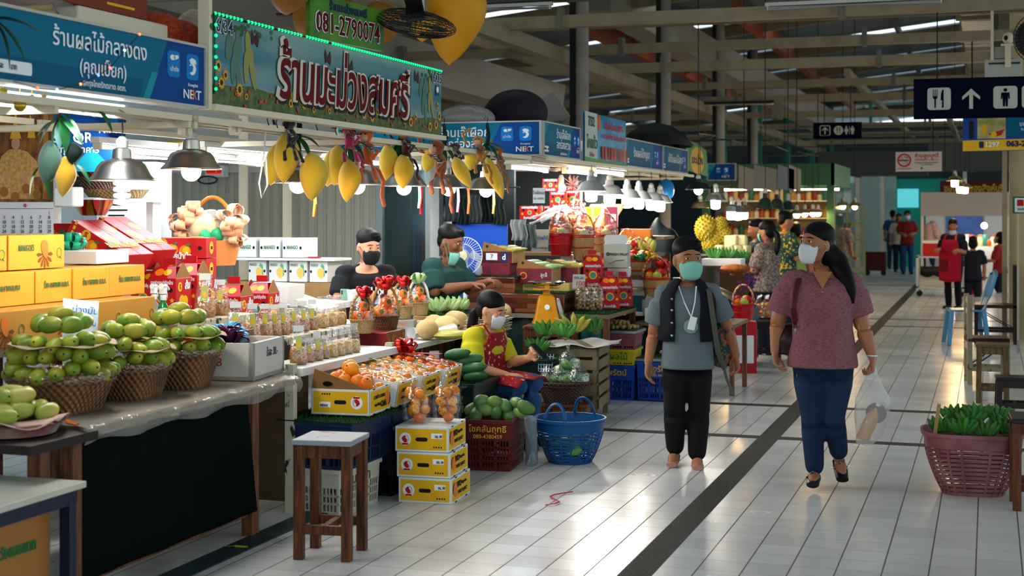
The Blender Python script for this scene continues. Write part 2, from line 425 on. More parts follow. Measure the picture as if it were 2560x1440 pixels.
def bank_marks(t,x,z,s,y=-.003):
 """two app tiles and the wordmark printed at the end of every blue stall sign"""
 at_=flat(t,'app_tile',rrect(x,z,x+.30*s,z+.34*s,.06*s),m_sky,y)
 MB().prism(disc(x+.12*s,z+.25*s,.06*s,10,.6),(0,y-.001,0),XA,ZA,.001).prism([(x+.16*s,z+.22*s),(x+.26*s,z+.25*s),(x+.26*s,z+.29*s),(x+.15*s,z+.28*s)],(0,y-.001,0),XA,ZA,.001).obj('hand_mark',m_let,at_)
 textY('เป๋าตัง',.085*s,m_let,(x+.15*s,y-.001,z+.10*s),t)
 x2=x+.46*s
 at_=flat(t,'app_tile',rrect(x2,z,x2+.30*s,z+.34*s,.06*s),m_sky,y)
 b=MB();cx,cz=x2+.15*s,z+.18*s
 sw=[(-.08,.08),(-.02,.11),(.07,.09),(.10,.03),(.05,.05),(.09,-.03),(.05,-.10),(-.02,-.12),(-.07,-.09),(0,-.07),(.02,-.01),(-.03,.03),(-.09,.01),(-.03,.0),(-.06,.05)]
 b.prism([(cx+a*s,cz+c*s)for a,c in sw],(0,y-.001,0),XA,ZA,.001).obj('bird_mark',m_let,at_,smooth=False)
 textY('Krungthai',.062*s,m_let,(x2+.15*s,y,z-.07*s),t)
 textY('NE T',.17*s,m_let,(x2+.13*s,y,z-.20*s),t,bold=.012,w=.44*s);textY('X',.17*s,m_ora,(x2+.178*s,y-.001,z-.20*s),t,bold=.012)
def bank_sign(name,label,loc,rz,L,Hh,lines,bx,s,group=None,T=.10,swoosh=True,small=True,lx=.02):
 t=thing(name,label,'sign',loc,rz,group)
 MB().b2((0,0,0),(L,T,Hh)).obj('panel',m_teal,t,smooth=False)
 b=MB()
 for a in((-.012,-.012,-.012,L+.012,T,0),(-.012,-.012,Hh,L+.012,T,Hh+.012),(L,-.012,0,L+.012,T,Hh),(-.012,-.012,0,0,T,Hh)):b.b2(a[:3],a[3:])
 b.obj('edge_frame',m_grey,t,smooth=False)
 if swoosh:
  flat(t,'print',[(bx-.42*Hh,0),(L,0),(L,Hh),(bx+.12*Hh,Hh)],m_navy,-.001)
  flat(t,'print',[(bx-.62*Hh,0),(bx-.42*Hh,0),(bx-.18*Hh,.45*Hh),(bx-.36*Hh,.45*Hh)],m_teal2,-.0015)
  flat(t,'print',[(0,.62*Hh),(.25*Hh,.62*Hh),(.55*Hh,Hh),(0,Hh)],m_teal2,-.0014)
  flat(t,'print',[(.3*Hh,0),(bx-.7*Hh,0),(bx-.6*Hh,.3*Hh),(.12*Hh,.42*Hh)],m_teal3,-.0012)
 for(tx,size,x,z,*k)in lines:textY(tx,size,m_let,(x,-.003,z),t,bold=.008,**(k[0]if k else{}))
 bank_marks(t,bx+.10*Hh,Hh*.42,s)
 if small:
  flat(t,'rent_label',rrect(lx,.1*Hh,lx-.02+.30*s*2.2+(.08 if lx>1 else 0),.28*Hh,.01),m_let,-.002)
  textY('ค่าเช่าวันละ      บาท',.06*s*1.6,m_letk,(lx-.02+.36*s,-.0032,.19*Hh),t,w=.5*s)
 return t
SX=-3.6
p0=onX(512,268,SX)
bank_sign('shop_sign','teal and blue fruit shop sign with white Thai lettering, left of the mango banner',(SX,3.1,2.13),PI/2,p0.y-3.1-.01,.28,
  [('ร้านผลไม้กลางดง',.10,2.19,.20),('(คุณเปี๊ยก)',.082,2.20,.098),('#กรุงไทยรักตลาด อตก.',.034,2.21,.03)],2.68,.36,lx=1.42)
# ---- the big mango banner with its rope of green lights
def sunflower(b,x,z,r,y):
 b.mi=0
 P=[]
 for i in range(24):a=2*PI*i/24;q=r*(1.0 if i%2 else .62);P.append((x+q*math.cos(a),z+q*math.sin(a)))
 b.prism(P,(0,y,0),XA,ZA,.0008);b.mi=1;b.prism(disc(x,z,r*.42,12),(0,y-.0006,0),XA,ZA,.0008);b.mi=0
def mango_poly(x,z,l,wd,a,n=20):
 P=[]
 for i in range(n):
  t=2*PI*i/n;px=wd*math.sin(t)*(1+.18*math.cos(t));pz=l*math.cos(t)
  P.append((x+px*math.cos(a)-pz*math.sin(a),z+px*math.sin(a)+pz*math.cos(a)))
 return P
m_sunf=mat('sunflower print','#d8a11c',.5);m_sunc=mat('sunflower heart print','#1e140a',.5)
m_bsky=mat('banner sky print','#246f80',.6,col2='#7f9a98',scale=1.2,stretch=(.6,1,5));m_bgrass=mat('banner meadow print','#33491c',.5,col2='#5c6d2a',scale=22)
m_leafp=mat('printed leaves','#1c3d1e',.5,col2='#3a6a34',scale=60);m_mgreyp=mat('printed blue green mango','#4c6f62',.45);m_myelp=mat('printed pale mango','#8d8a42',.45)
m_mar=mat('maroon lettering','#640810',.6,spec=.1);m_outl=mat('cream outline lettering','#cfc6b4',.6);m_led=emat('green rope light','#06c46a',3.2)
BL,BH=9.25-6.17,.435
t=thing('shop_banner','long mango shop banner with maroon Thai lettering, sunflowers and a rope of green lights','banner',(SX+.02,6.18,2.145),PI/2)
MB().b2((0,0,0),(BL,.05,BH)).obj('panel',m_bsky,t,smooth=False)
P=[(0,0),(BL,0),(BL,.10)]+[(BL*(1-i/16),.105+.012*math.sin(i*1.9))for i in range(17)]
flat(t,'meadow_print',P,m_bgrass,-.001)
b=MB()
for i in range(34):
 x,z=rnd.uniform(0,.62),rnd.uniform(.36,.43)
 b.prism(disc(x,z,rnd.uniform(.012,.028),7,.7,rnd.random()),(0,-.0012-.0001*i,0),XA,ZA,.0008)
 if i%2:b.prism(disc(BL-.05-x*.5,z,rnd.uniform(.012,.026),7,.7,rnd.random()),(0,-.0012-.0001*i,0),XA,ZA,.0008)
b.obj('leaf_print',m_leafp,t,smooth=False)
for x0,k in((.16,1),(2.70,.85)):
 b=MB()
 for dx,z,l,wd,a in((0,.30,.075,.034,-.3),(.07,.25,.09,.036,-.1),(.04,.18,.07,.026,0),(.10,.13,.07,.026,.1),(.10,.33,.06,.03,.2)):b.prism(mango_poly(x0+dx*k,z,l*k,wd*k,a),(0,-.0035-.0003*dx*9,0),XA,ZA,.0008)
 b.obj('green_mango_print',m_mgreyp,t,smooth=False);b=MB()
 for dx,z,l,wd,a in((.19,.32,.075,.028,.12),(.17,.21,.085,.026,-.05),(.24,.18,.085,.027,.3),(.22,.25,.06,.028,.1)):b.prism(mango_poly(x0+dx*k,z,l*k,wd*k,a),(0,-.0045-.0003*dx*9,0),XA,ZA,.0008)
 b.obj('ripe_mango_print',m_myelp,t,smooth=False)
b=MB()
for x,z,r in((.05,.19,.035),(.12,.15,.03),(.08,.11,.036),(.26,.09,.04),(.33,.06,.02),(.85,.10,.034),(.82,.06,.028),(.98,.07,.036),(1.10,.045,.022),(1.3,.05,.02),(1.78,.06,.03),(1.9,.055,.036),(1.98,.09,.026),(2.42,.06,.03),(2.52,.06,.038),(2.6,.1,.026),(2.86,.05,.038),(2.97,.07,.04),(3.03,.13,.036),(3.0,.2,.026)):
 sunflower(b,x,z,r,-.006)
o=b.obj('sunflower_print',[m_sunf,m_sunc],t,smooth=False)
b=MB()
for i in range(70):
 x,z=rnd.uniform(.1,BL-.05),rnd.uniform(.008,.09);b.prism(disc(x,z,rnd.uniform(.006,.013),6),(0,-.005-.00005*i,0),XA,ZA,.0006)
b.obj('flower_print',mat('pink flower print','#a8332e',.5,rand=.3),t,smooth=False)
for x,z in((.42,.36),(1.28,.35),(1.58,.33),(2.62,.36)):
 flat(t,'butterfly_print',[(x,z),(x-.03,z+.05),(x-.04,z+.02),(x-.03,z-.03),(x,z-.015),(x+.03,z-.04),(x+.045,z+.0),(x+.03,z+.045)],mat('butterfly print','#3a1212',.5),-.005)
textY('ร้านมะม่วงสมศรี',.37,m_letk,(1.58,-.0065,.185),t,bold=.055,w=1.86,name='letter_shadow',italic=.1)
textY('ร้านมะม่วงสมศรี',.37,m_outl,(1.565,-.0078,.198),t,bold=.048,w=1.86,name='letter_outline',italic=.1)
textY('ร้านมะม่วงสมศรี',.37,m_mar,(1.565,-.0096,.198),t,bold=.016,w=1.78,name='lettering',italic=.1)
for x,s_ in((.10,'6/34'),(2.975,'6/35')):
 textY(s_,.095,m_let,(x,-.008,.385),t,bold=.05);textY(s_,.095,m_letb,(x,-.0095,.385),t,bold=.01)
flat(t,'emblem_print',rrect(2.96,.27,3.03,.34,.006),m_teal3,-.006);flat(t,'emblem_print',disc(2.995,.31,.022),m_let,-.0075)
for i in range(84):
 if i%9==8 and i<40:continue
 b=MB();b.ell((.01+i*BL/84,-.012,BH+.006),.0085,8,5);o=b.obj('light',m_led,t)
for i in range(7):MB().ell((.012,-.014,BH-.05-i*.052),.0085,8,5).obj('light',m_led,t)
b=MB();b.tube([(0,-.008,BH+.004),(BL,-.008,BH+.004)],.006,6).tube([(.012,-.008,BH),(.012,-.008,.05)],.006,6);b.obj('light_rope',mat('rope light tube','#0d4a33',.3),t)
b=MB()
for a in((-.03,0,-.03,0,.06,BH+.2),(0,-.02,-.03,BL+.05,.06,0)):b.b2(a[:3],a[3:])
b.obj('frame',m_cream,t,smooth=False)
# ---- stall three and beyond
p=onX(1352,385,SX);Y3=p.y
q=onY(1095,300,Y3)
bank_sign('shop_sign','blue fruit shop sign facing the camera across the side passage, below the plastic sacks',(q.x-.95,Y3,2.11),0,SX-q.x+.95-.01,.275,[('ร้านเจ๊เผือก',.105,1.20,.19),('อกร่องสวน',.095,1.20,.095),('#กรุงไทยรักตลาด',.03,1.25,.03)],1.50,.36,small=False)
def ylen(u0,u1):a,b_=onX(u0,400,SX).y,onX(u1,400,SX).y;return a,b_-a
y0,L=ylen(1356,1449)
bank_sign('shop_sign','teal fruit shop sign facing the aisle, left of the tall juice banner',(SX,y0+.01,2.11),PI/2,L-.02,.275,[('ร้านเจ๊เผือก',.10,.62,.19),('อกร่องสวน',.10,.62,.10),('#กรุงไทยรักตลาด',.03,.62,.025)],.92,.26)
y0,L=ylen(1562,1655)
bank_sign('shop_sign','teal shop sign half hidden under the black umbrella, right of the juice banner',(SX,y0+.01,2.11),PI/2,L-.02,.275,[('ร้านผลไม้หนูนา',.12,.75,.14,{'w':.75})],1.35,.26)
y0,L=ylen(1656,1718)
bank_sign('shop_sign','small teal shop sign just left of the green and yellow board',(SX,y0+.01,2.11),PI/2,L-.02,.275,[('เจ๊ติ๋มผลไม้สด',.12,.7,.14,{'w':.8})],1.1,.24)
y0,L=ylen(1452,1560)
t=thing('juice_banner','tall pale blue juice banner numbered 7/32 rising above the teal signs','banner',(SX+.02,y0,2.06),PI/2)
b=MB();b.grid(lambda u,v:(u*L,.015*math.sin(u*9)*(1-v),v*.5),24,4);solid(b.obj('cloth',mat('banner blue cloth','#2f86b4',.5,col2='#63a9c9',scale=3),t),.004)
flat(t,'print',[(0,0),(.46,0),(.44,.50),(0,.5)],mat('pale banner print','#b9c2bd',.5),-.02);flat(t,'print',[(0,-.0),(L,0),(L,.05),(.7,.06),(0,.08)],mat('banner green','#4f9a3a',.5),-.021)
textY('7/32',.13,m_letk,(.22,-.022,.41),t,bold=.01);textY('ไกแก้ว',.15,m_grnp,(.25,-.022,.21),t,bold=.02);textY('น้ำผึ้งสด',.05,m_redp,(.24,-.022,.10),t)
MB().ell((.5,-.02,.42),(.06,.012,.075),14,8).obj('orange_print',mat('banner orange','#d0652a',.6),t)
textY('น้ำส้มคั้นสด 100%',.09,m_redp,(1.08,-.022,.40),t,bold=.02,w=.72);textY('หวานเย็น ชื่นใจ อร่อยดี',.07,m_redp,(1.12,-.022,.30),t,bold=.02,w=.9)
for i in range(9):
 x=.62+i*.12;c=['#a81e1e','#b7481f','#7a1414'][i%3]
 MB().prism(rrect(x,.07,x+.085,.20,.02),(0,-.021,0),XA,ZA,.001).obj('bottle_print',mat('bottle print '+c,c,.5),t)
y0,L=ylen(1720,1770)
t=thing('oval_board','green and yellow board with an oval mark, last of the row of shop signs','sign',(SX,y0,2.10),PI/2)
flat(t,'panel',[(-.1,.05),(L,0),(L-.1,.34),(L*.55,.40),(-.15,.44)],mat('board green','#3f7d33',.5),0,.02);flat(t,'oval_print',disc(L*.45,.19,.55*L*.6,24,.32/L/.6*1.0),m_sunf,-.001);textY('มะม่วง',.15,m_letb,(L*.45,-.003,.19),t,bold=.02,w=.75)
# frames: posts, header rails and roof lattice of the stall row
def stall_frame(name,label,y0,y1,xb,zt,pr=.03,nx=4,ny=4,post_front=True,xr=(-.10,-.22)):
 t=thing(name,label,'stall frame',(SX-.08,y0,0))
 L=y1-y0;W=xb-(SX-.08)
 for y in(0,L):
  for x in((0,W)if post_front else(W,)):MB().b2((x-pr,y-pr,0),(x+pr,y+pr,zt)).obj('post',m_cream,t)
 b=MB()
 for x in[W*i/(nx-1)for i in range(nx)]+list(xr):b.b2((x-.014,0,2.06),(x+.014,L,2.09))
 b.obj('long_rail',m_cream,t);b=MB()
 for j in range(ny):y=L*j/(ny-1);b.b2((W,y-.014,2.03),(0,y+.014,2.06))
 b.obj('cross_rail',m_cream,t)
 if zt<2.35:MB().b2((W,.05,2.30),(-.02,L*.6,2.32)).obj('top_board',m_white,t)
 return t
stall_frame('stall_frame','cream steel frame over the nearest fruit stall',3.0,6.14,-6.4,2.4,post_front=False)
stall_frame('stall_frame','cream steel frame behind the mango banner',6.2,11.6,-6.4,2.55,post_front=False)
stall_frame('stall_frame','cream steel frame over the stall of bananas and red gift boxes',Y3+.03,18.0,-6.0,2.3,post_front=False,xr=(.13,-.32))
# ---- lamps
def lamp_shade(b,r,h,n=28):
 return b.lathe([(r,0),(r*1.0,.006),(r*.86,.03),(r*.74,h*.42),(r*.62,h*.56),(r*.30,h*.66),(r*.27,h*.95),(r*.12,h),(.006,h+.01)],n,cap=False)
def pendant(u,v,X=None,Y=None,D=None,r=.155,h=.16,bulb='cfl',warm=False,label='',group=None,top=2.06,shade=m_alu,name='pendant_lamp',tilt=0):
 p=onX(u,v,X)if X is not None else onY(u,v,Y)if Y is not None else onD(u,v,D)
 t=thing(name,label,'lamp',p,0,group)
 o=solid(lamp_shade(MB(),r,h).obj('lamp_shade',shade,t),.003)
 MB().lathe([(.03,h*.5),(.03,h+.03),(.012,h+.05)],14).obj('socket',m_grey,t)
 bm=m_bulby if warm else m_bulbw;b=MB()
 if bulb=='cfl':
  for i in range(5):b.lathe([(.0,-.115+i*.03),(.036,-.108+i*.03),(.04,-.10+i*.03),(.036,-.092+i*.03),(0,-.087+i*.03)],16)
 elif bulb=='globe':b.ell((0,0,-.01),.05,16,10);b.lathe([(.02,.03),(.028,.10)],12)
 elif bulb=='jar':b.lathe([(0,-.10),(.035,-.098),(.052,-.085),(.056,-.06),(.056,.05)],18)
 if b.v:b.obj('bulb',bm,t)
 MB().tube([(0,0,h+.03),(.004,0,h+.03+(top-p.z-h-.03)*.5),(0,0,max(h+.05,top-p.z))],.004,6).obj('cord',m_cord,t)
 return t
pendant(305,452,X=-3.9,label='aluminium pendant lamp with a bare spiral bulb, hanging nearest above the yellow cartons',bulb='cfl')
pendant(478,424,X=-3.9,label='aluminium pendant lamp under the blue sign end, right of the bare spiral bulb',bulb='globe')
PL=[(745,458,'under the cluster of three plush mangoes nearest the camera'),(893,462,'under the orange and pink plush monkey'),(1010,466,'under the plush mangoes with the dark red monkey'),(1122,470,'under the shaggy brown plush ape'),(1215,474,'under the last plush mangoes of the row')]
for u,v,l in PL:pendant(u,v,X=-3.78,r=.16,h=.15,label='aluminium pendant lamp '+l,bulb='globe',group='lamps below the mango banner')
SL=[(1478,478),(1524,487),(1568,496),(1597,499),(1628,503),(1650,507)]
LL=['nearest of the six grey lamps above the gift baskets','second nearest of the six grey lamps above the gift baskets','third of the six grey lamps above the gift baskets','fourth of the six grey lamps above the gift baskets','fifth of the six grey lamps above the gift baskets','farthest of the six grey lamps above the gift baskets']
for(u,v),l in zip(SL,LL):pendant(u,v,X=-3.55,r=.145,h=.15,bulb='jar',label=l,group='grey lamps over the red gift stall',shade=mat('grey enamel shade','#8e8f8b',.4))
t=thing('bare_bulb','bare round bulb on a cord beside the red gift boxes','lamp',onX(1403,470,-4.0));MB().ell((0,0,0),.045,16,10).obj('bulb',m_bulby,t);MB().lathe([(.02,.04),(.028,.06),(.028,.10),(.015,.13)],14).obj('socket',m_grey,t);MB().tube([(0,0,.12),(0,0,.32)],.004,6).obj('cord',m_cord,t)
def tube_light(name,label,p,L,rz,group=None,r=.014,body=m_white,lit=m_tubeL,twin=False):
 t=thing(name,label,'lamp',p,rz,group)
 MB().b2((-L/2,-.03,.02),(L/2,.03,.055)).obj('batten',body,t)
 for k in((-.018,.018)if twin else(0,)):MB().tube([(-L/2+.03,k,0),(L/2-.03,k,0)],r,10).obj('tube',lit,t)
 b=MB()
 for s in(-1,1):b.b2((s*(L/2-.03)-.012,-.025,-.018),(s*(L/2-.03)+.012,.025,.03))
 b.obj('tube_holder',m_cream,t);return t
a=onX(105,252,-3.85)
tube_light('tube_lamp','lit fluorescent tube along the underside of the nearest blue sign, behind the garland',(-3.85,a.y,a.z),1.25,PI/2)
TL=[(380,322,-4.9,1.2,'lit tube between the hanging aluminium lamps, high over the red cartons'),(620,340,-4.6,1.2,'lit tube behind the first plush mangoes'),(760,352,-4.8,1.2,'lit tube behind the orange plush monkey'),(560,372,-5.5,1.2,'lit tube deep in the mango stall over the metal wall'),(430,398,-5.4,1.2,'lit tube deepest in the nearest stall'),(980,372,-4.6,1.2,'lit tube over the two seated men')]
for u,v,x,L,l in TL:
 a=onX(u,v,x);tube_light('tube_lamp',l,(a.x,a.y,min(a.z,2.0)),L,PI/2,'tubes inside the front stalls')
for u,v,x,l in((1320,405,-4.1,'lit tube under the camera-facing blue sign'),(1450,420,-4.0,'lit tube under the teal signs beside the bare bulb'),(1520,422,-3.75,'lit tube just behind the row of six grey lamps')):
 a=onX(u,v,x);tube_light('tube_lamp',l,(a.x,a.y,min(a.z,2.02)),1.2,PI/2,'tubes inside the gift stall')
for u,l in((467,'left'),(592,'right')):
 a=onX(u,312,-3.72);t=thing('double_lamp_clip','cream double tube clip hanging from the rail, %s of the pair by the banner corner'%l,'bracket',a,PI/2)
 flat(t,'clip_plate',rrect(-.055,-.01,.055,.035,.01),m_cream,0,.02)
 for s in(-1,1):flat(t,'clip_finger',rrect(s*.032-.02,-.055,s*.032+.02,.0,.018),m_cream,0,.02)
# ================================================================ KINDS OF GOODS
def fruit_mat(name,c1,c2,c3=None,rough=.35,scale=5,rand=.12,hr=.012,lo=.38,hi=.66):
 m_=mat(name,c1,rough,col2=c2,scale=scale,thresh=(lo,hi),rand=rand,hrand=hr)
 # offset the blotches from fruit to fruit
 nt=m_.node_tree;mp=[n for n in nt.nodes if n.type=='MAPPING'][0];oi=[n for n in nt.nodes if n.type=='OBJECT_INFO'][0]
 ml=nt.nodes.new('ShaderNodeMath');ml.operation='MULTIPLY';ml.inputs[1].default_value=40;nt.links.new(oi.outputs['Random'],ml.inputs[0])
 cb=nt.nodes.new('ShaderNodeCombineXYZ');nt.links.new(ml.outputs[0],cb.inputs[0]);nt.links.new(ml.outputs[0],cb.inputs[2]);nt.links.new(cb.outputs[0],mp.inputs['Location'])
 return m_
m_mango=fruit_mat('green yellow mango skin','#627f24','#b5a636',scale=7,lo=.42,hi=.68);m_scar=mat('stem scar','#2a2210',.7)
m_mangog=fruit_mat('dark green mango skin','#4f7d42','#8fae5c',scale=5,lo=.45,hi=.75);m_mangol=fruit_mat('light green mango skin','#8f9a3a','#c2b55a',scale=5)
m_tang=fruit_mat('tangerine peel','#e2740f','#ee9224',scale=6,rough=.3);m_tangb=fruit_mat('yellowish tangerine peel','#d68c1e','#e07a16',scale=4,rough=.3)
m_ban=fruit_mat('green banana peel','#2f6a2a','#4d8a35',scale=6,rand=.2);m_banp=fruit_mat('pale green banana peel','#83a866','#a9c184',scale=6);m_bany=fruit_mat('yellow banana peel','#cfb64a','#a9b456',scale=4)
m_bankt=mat('banana tip','#2c2a18',.7);m_persim=fruit_mat('persimmon skin','#e0600e','#f08418',scale=4,rough=.2)
m_longan=fruit_mat('longan shell','#8a6a3c','#a98a55',scale=20,rough=.7);m_guava=fruit_mat('green fruit skin','#4c7a3a','#7a9c58',scale=5)
m_mprang=fruit_mat('small yellow fruit skin','#c9992c','#b5a53a',scale=6)
m_papaya=fruit_mat('dark papaya skin','#1d4a2a','#3a6a3a',scale=4);m_melon=fruit_mat('cream melon skin','#c9a86a','#dcc490',scale=5,rough=.6)
def fruit_mesh(name,m_,r,l,beak=.12,dent=0,n=14,k=9,scar=True):
 b=MB();R=[]
 for i in range(k+1):
  t=PI*i/k;z=-math.cos(t)*l/2;q=math.sin(t)**.86*r if 0<i<k else .0005
  q*=1+.10*math.cos(t)
  R.append([Vector((q*math.cos(2*PI*j/n)+beak*r*(z/l*2)**2*(1 if z<0 else .4),q*math.sin(2*PI*j/n)*.88,z-(dent*l*math.exp(-(q/r*3)**2)if z>0 else-dent*l*math.exp(-(q/r*3)**2))))for j in range(n)])
 b.rings(R)
 if scar:b.mi=1;b.lathe([(0,l/2-dent*l-.001),(r*(.4 if 'persim' in name else .13),l/2-dent*l+(.004 if 'persim' in name else 0)),(r*.10,l/2-dent*l+r*.07),(0,l/2-dent*l+r*.08)],7)
 return b.mesh(name,[m_,mat('green calyx','#3a5a1c',.6)if 'persim' in name else m_scar]if scar else[m_])
ME={'mango':fruit_mesh('mango',m_mango,.038,.108),'mangog':fruit_mesh('mango',m_mangog,.043,.125,.2),'mangol':fruit_mesh('mango',m_mangol,.036,.12,.15),
 'tang':fruit_mesh('tangerine',m_tang,.040,.070,0,.05),'tangb':fruit_mesh('tangerine',m_tangb,.034,.058,0,.05),'persim':fruit_mesh('persimmon',m_persim,.044,.074,0,.06),
 'longan':fruit_mesh('longan',m_longan,.0145,.028,0,0,8,6,False),'guava':fruit_mesh('guava',m_guava,.045,.085),'papaya':fruit_mesh('papaya',m_papaya,.05,.22,.1),'mprang':fruit_mesh('marian_plum',m_mprang,.02,.052,.1,0,9,6,False),
 'melon':fruit_mesh('melon',m_melon,.085,.20,0),'lychee':fruit_mesh('tangerine',m_tangb,.03,.054,0,.05)}
def fruit(kind,name,loc,rot,label,cat,group,s=1.0):
 o=bpy.data.objects.new(name,ME[kind]);COL.objects.link(o);o.location=loc;o.rotation_euler=rot;o.scale=(s,s,s)
 return tag(o,label,cat,group)
def aim(d,roll=0):
 """euler that turns local +z along d"""
 return(Vector(d).to_track_quat('Z','Y').to_matrix()@Matrix.Rotation(roll,3,'Z')).to_euler()
def cam_side(c,a):
 d=Vector((-c[0],-c[1])).normalized();return d.x*math.cos(a)+d.y*math.sin(a)
def weave_mat(name,c1,c2,sx=60,sz=60,rough=.6):
 m_=bpy.data.materials.new(name);m_.use_nodes=True;nt=m_.node_tree;N=nt.nodes;L=nt.links;p=N['Principled BSDF'];p.inputs['Roughness'].default_value=rough
 tc=N.new('ShaderNodeTexCoord');sx_=N.new('ShaderNodeSeparateXYZ');L.new(tc.outputs['Object'],sx_.inputs[0])
 at=N.new('ShaderNodeMath');at.operation='ARCTAN2';L.new(sx_.outputs[0],at.inputs[0]);L.new(sx_.outputs[1],at.inputs[1])
 def M(op,a,b=None):
  n=N.new('ShaderNodeMath');n.operation=op
  for i,q in enumerate((a,b)):
   if q is None:continue
   if isinstance(q,(int,float)):n.inputs[i].default_value=q
   else:L.new(q,n.inputs[i])
  return n.outputs[0]
 A=M('SINE',M('MULTIPLY',at.outputs[0],sx));B=M('SINE',M('MULTIPLY',sx_.outputs[2],sz*6.28));h=M('MULTIPLY',A,B)
 nz=N.new('ShaderNodeTexNoise');nz.inputs['Scale'].default_value=9;L.new(tc.outputs['Object'],nz.inputs[0])
 cr=N.new('ShaderNodeValToRGB');L.new(M('ADD',M('MULTIPLY',h,.25),nz.outputs[0]),cr.inputs[0]);cr.color_ramp.elements[0].position=.3;cr.color_ramp.elements[1].position=.7
 cr.color_ramp.elements[0].color=lin(c1);cr.color_ramp.elements[1].color=lin(c2);L.new(cr.outputs[0],p.inputs['Base Color'])
 bp=N.new('ShaderNodeBump');bp.inputs['Strength'].default_value=.9;bp.inputs['Distance'].default_value=.008;L.new(h,bp.inputs['Height']);L.new(bp.outputs[0],p.inputs['Normal'])
 return m_
m_wick=weave_mat('brown wicker','#4a2a10','#8a5a28',40,26);m_wickl=weave_mat('pale wicker','#a9834c','#d0b078',40,40);m_wickd=weave_mat('dark wicker','#2a150c','#4e2c1a',40,40)
m_film=film('clear wrap',.06,rough=.1);m_film2=film('milky plastic film',.34,'#e8ecea',.3);m_bagf=film('clear bag film',.15,'#ffffff',.1,.6,40)
def sq_basket(name,label,loc,rz,rb,rt,h,m_,cat='basket',group=None,wrap=True,fold=True):
 """woven basket, square foot widening to a round rim"""
 t=thing(name,label,cat,loc,rz,group);n=32;R=[]
 def ring(r,p,z):
  out=[]
  for k in range(n):
   a=2*PI*k/n+PI/4;ca,sa=math.cos(a),math.sin(a);e=2/p
   out.append(Vector((math.copysign(abs(ca)**e,ca)*r,math.copysign(abs(sa)**e,sa)*r,z)))
  return out
 for i in range(9):
  f=i/8;R.append(ring(rb+(rt-rb)*f**1.15,5-3*f,h*f))
 for i in range(8):
  f=1-i/8;R.append(ring((rb+(rt-rb)*f**1.15)-.012,5-3*f,max(.012,h*f)))
 MB().rings(R).obj('basket_body',m_,t)
 b=MB();b.tube([v*1.0 for v in ring(rt,2,h-.006)],.011,8,closed=True);b.tube([v for v in ring(rt+.004,2,h-.028)],.007,6,closed=True);b.obj('rim',m_,t)
 if wrap:
  b=MB();R=[]
  for r,z in((rt+.002,h-.035),(rt+.014,h-.02),(rt+.016,h+.002),(rt+.002,h+.014),(rt-.03,h+.006)):
   R.append([Vector((v.x*(1+.012*math.sin(k*3.1+z*90)),v.y*(1+.012*math.sin(k*2.3)),v.z+.006*math.sin(k*2.2+r*30)))for k,v in enumerate(ring(r,2,z))])
  b.rings(R,cap=False).obj('plastic_wrap',film('rim wrap film',.16,'#e6d8c0',.15,.8,60),t)
 return t
def grass(name,label,a,b_,n=None,group=None):
 """short green plastic turf"""
 x0,y0,x1,y1,z=min(a[0],b_[0]),min(a[1],b_[1]),max(a[0],b_[0]),max(a[1],b_[1]),a[2]
 t=thing(name,label,'turf mat',((x0+x1)/2,(y0+y1)/2,z),0,group);w_,l_=(x1-x0)/2,(y1-y0)/2
 MB().b2((-w_,-l_,0),(w_,l_,.006)).obj('backing',mat('turf backing','#0d2a14',.9),t)
 b=MB();N_=n or int(w_*l_*4*5200);r=random.Random(3)
 for i in range(min(N_,6000)):
  x,y=r.uniform(-w_,w_),r.uniform(-l_,l_);a_=r.uniform(0,PI);h=r.uniform(.012,.022);dx,dy=.0035*math.cos(a_),.0035*math.sin(a_);ox,oy=r.uniform(-.009,.009),r.uniform(-.009,.009)
  b.add([(x-dx,y-dy,.005),(x+dx,y+dy,.005),(x+ox,y+oy,h)],[(0,1,2)])
 o=b.obj('turf',mat('plastic turf','#1d5a26',.6,col2='#0f3a18',scale=30),t,smooth=False);o['kind']='stuff';return t
def carton(name,label,loc,rz,L,D,Hh,m_,group=None,cat='box',deco=None,seam=True,top=None):
 t=thing(name,label,cat,loc,rz,group)
 MB().box((0,0,Hh/2),(L,D,Hh)).obj('carton_body',m_,t,bevel=.003,smooth=False)
 if seam:
  b=MB();b.b2((-L/2+.002,-.0012,Hh-.0004),(L/2-.002,.0012,Hh+.0008));b.obj('flap_seam',m_letk,t)
 if deco:deco(t,L,D,Hh)
 return t
def sideX(t,Hh,L,D):
 """frame of the box's +x side"""
 return Vector((L/2,0,0)),YA,ZA
m_kraft=mat('plain cardboard','#8a6238',.75,var=.12,scale=3);m_ycart=mat('golden yellow carton','#d99a2e',.6,var=.08,scale=3);m_wcart=mat('white carton','#d6d9d6',.6)
m_rcart=mat('red gift carton','#b0141a',.4);m_rdark=mat('dark red print','#7d0d14',.4);m_ylw=mat('yellow print','#e0b010',.45);m_orp=mat('orange print','#e07a18',.45);m_wo=mat('tangerine carton yellow','#dba90f',.5)
m_green2=mat('faded green print','#3c6b3c',.6)
def fruit_print(t,x,z,r,y,leaf=True,m_=None,parts=True,P=None):
 flat(t,'fruit_print',disc(x,z,r,18),m_ or m_orp,y);flat(t,'fruit_print',disc(x+r*.2,z+r*.2,r*.55,12),m_ylw,y-.0006)
 if leaf:flat(t,'leaf_print',[(x,z+r*.9),(x+r*.5,z+r*1.3),(x+r*1.1,z+r*1.1),(x+r*.5,z+r*.8)],m_grnp,y-.0012)
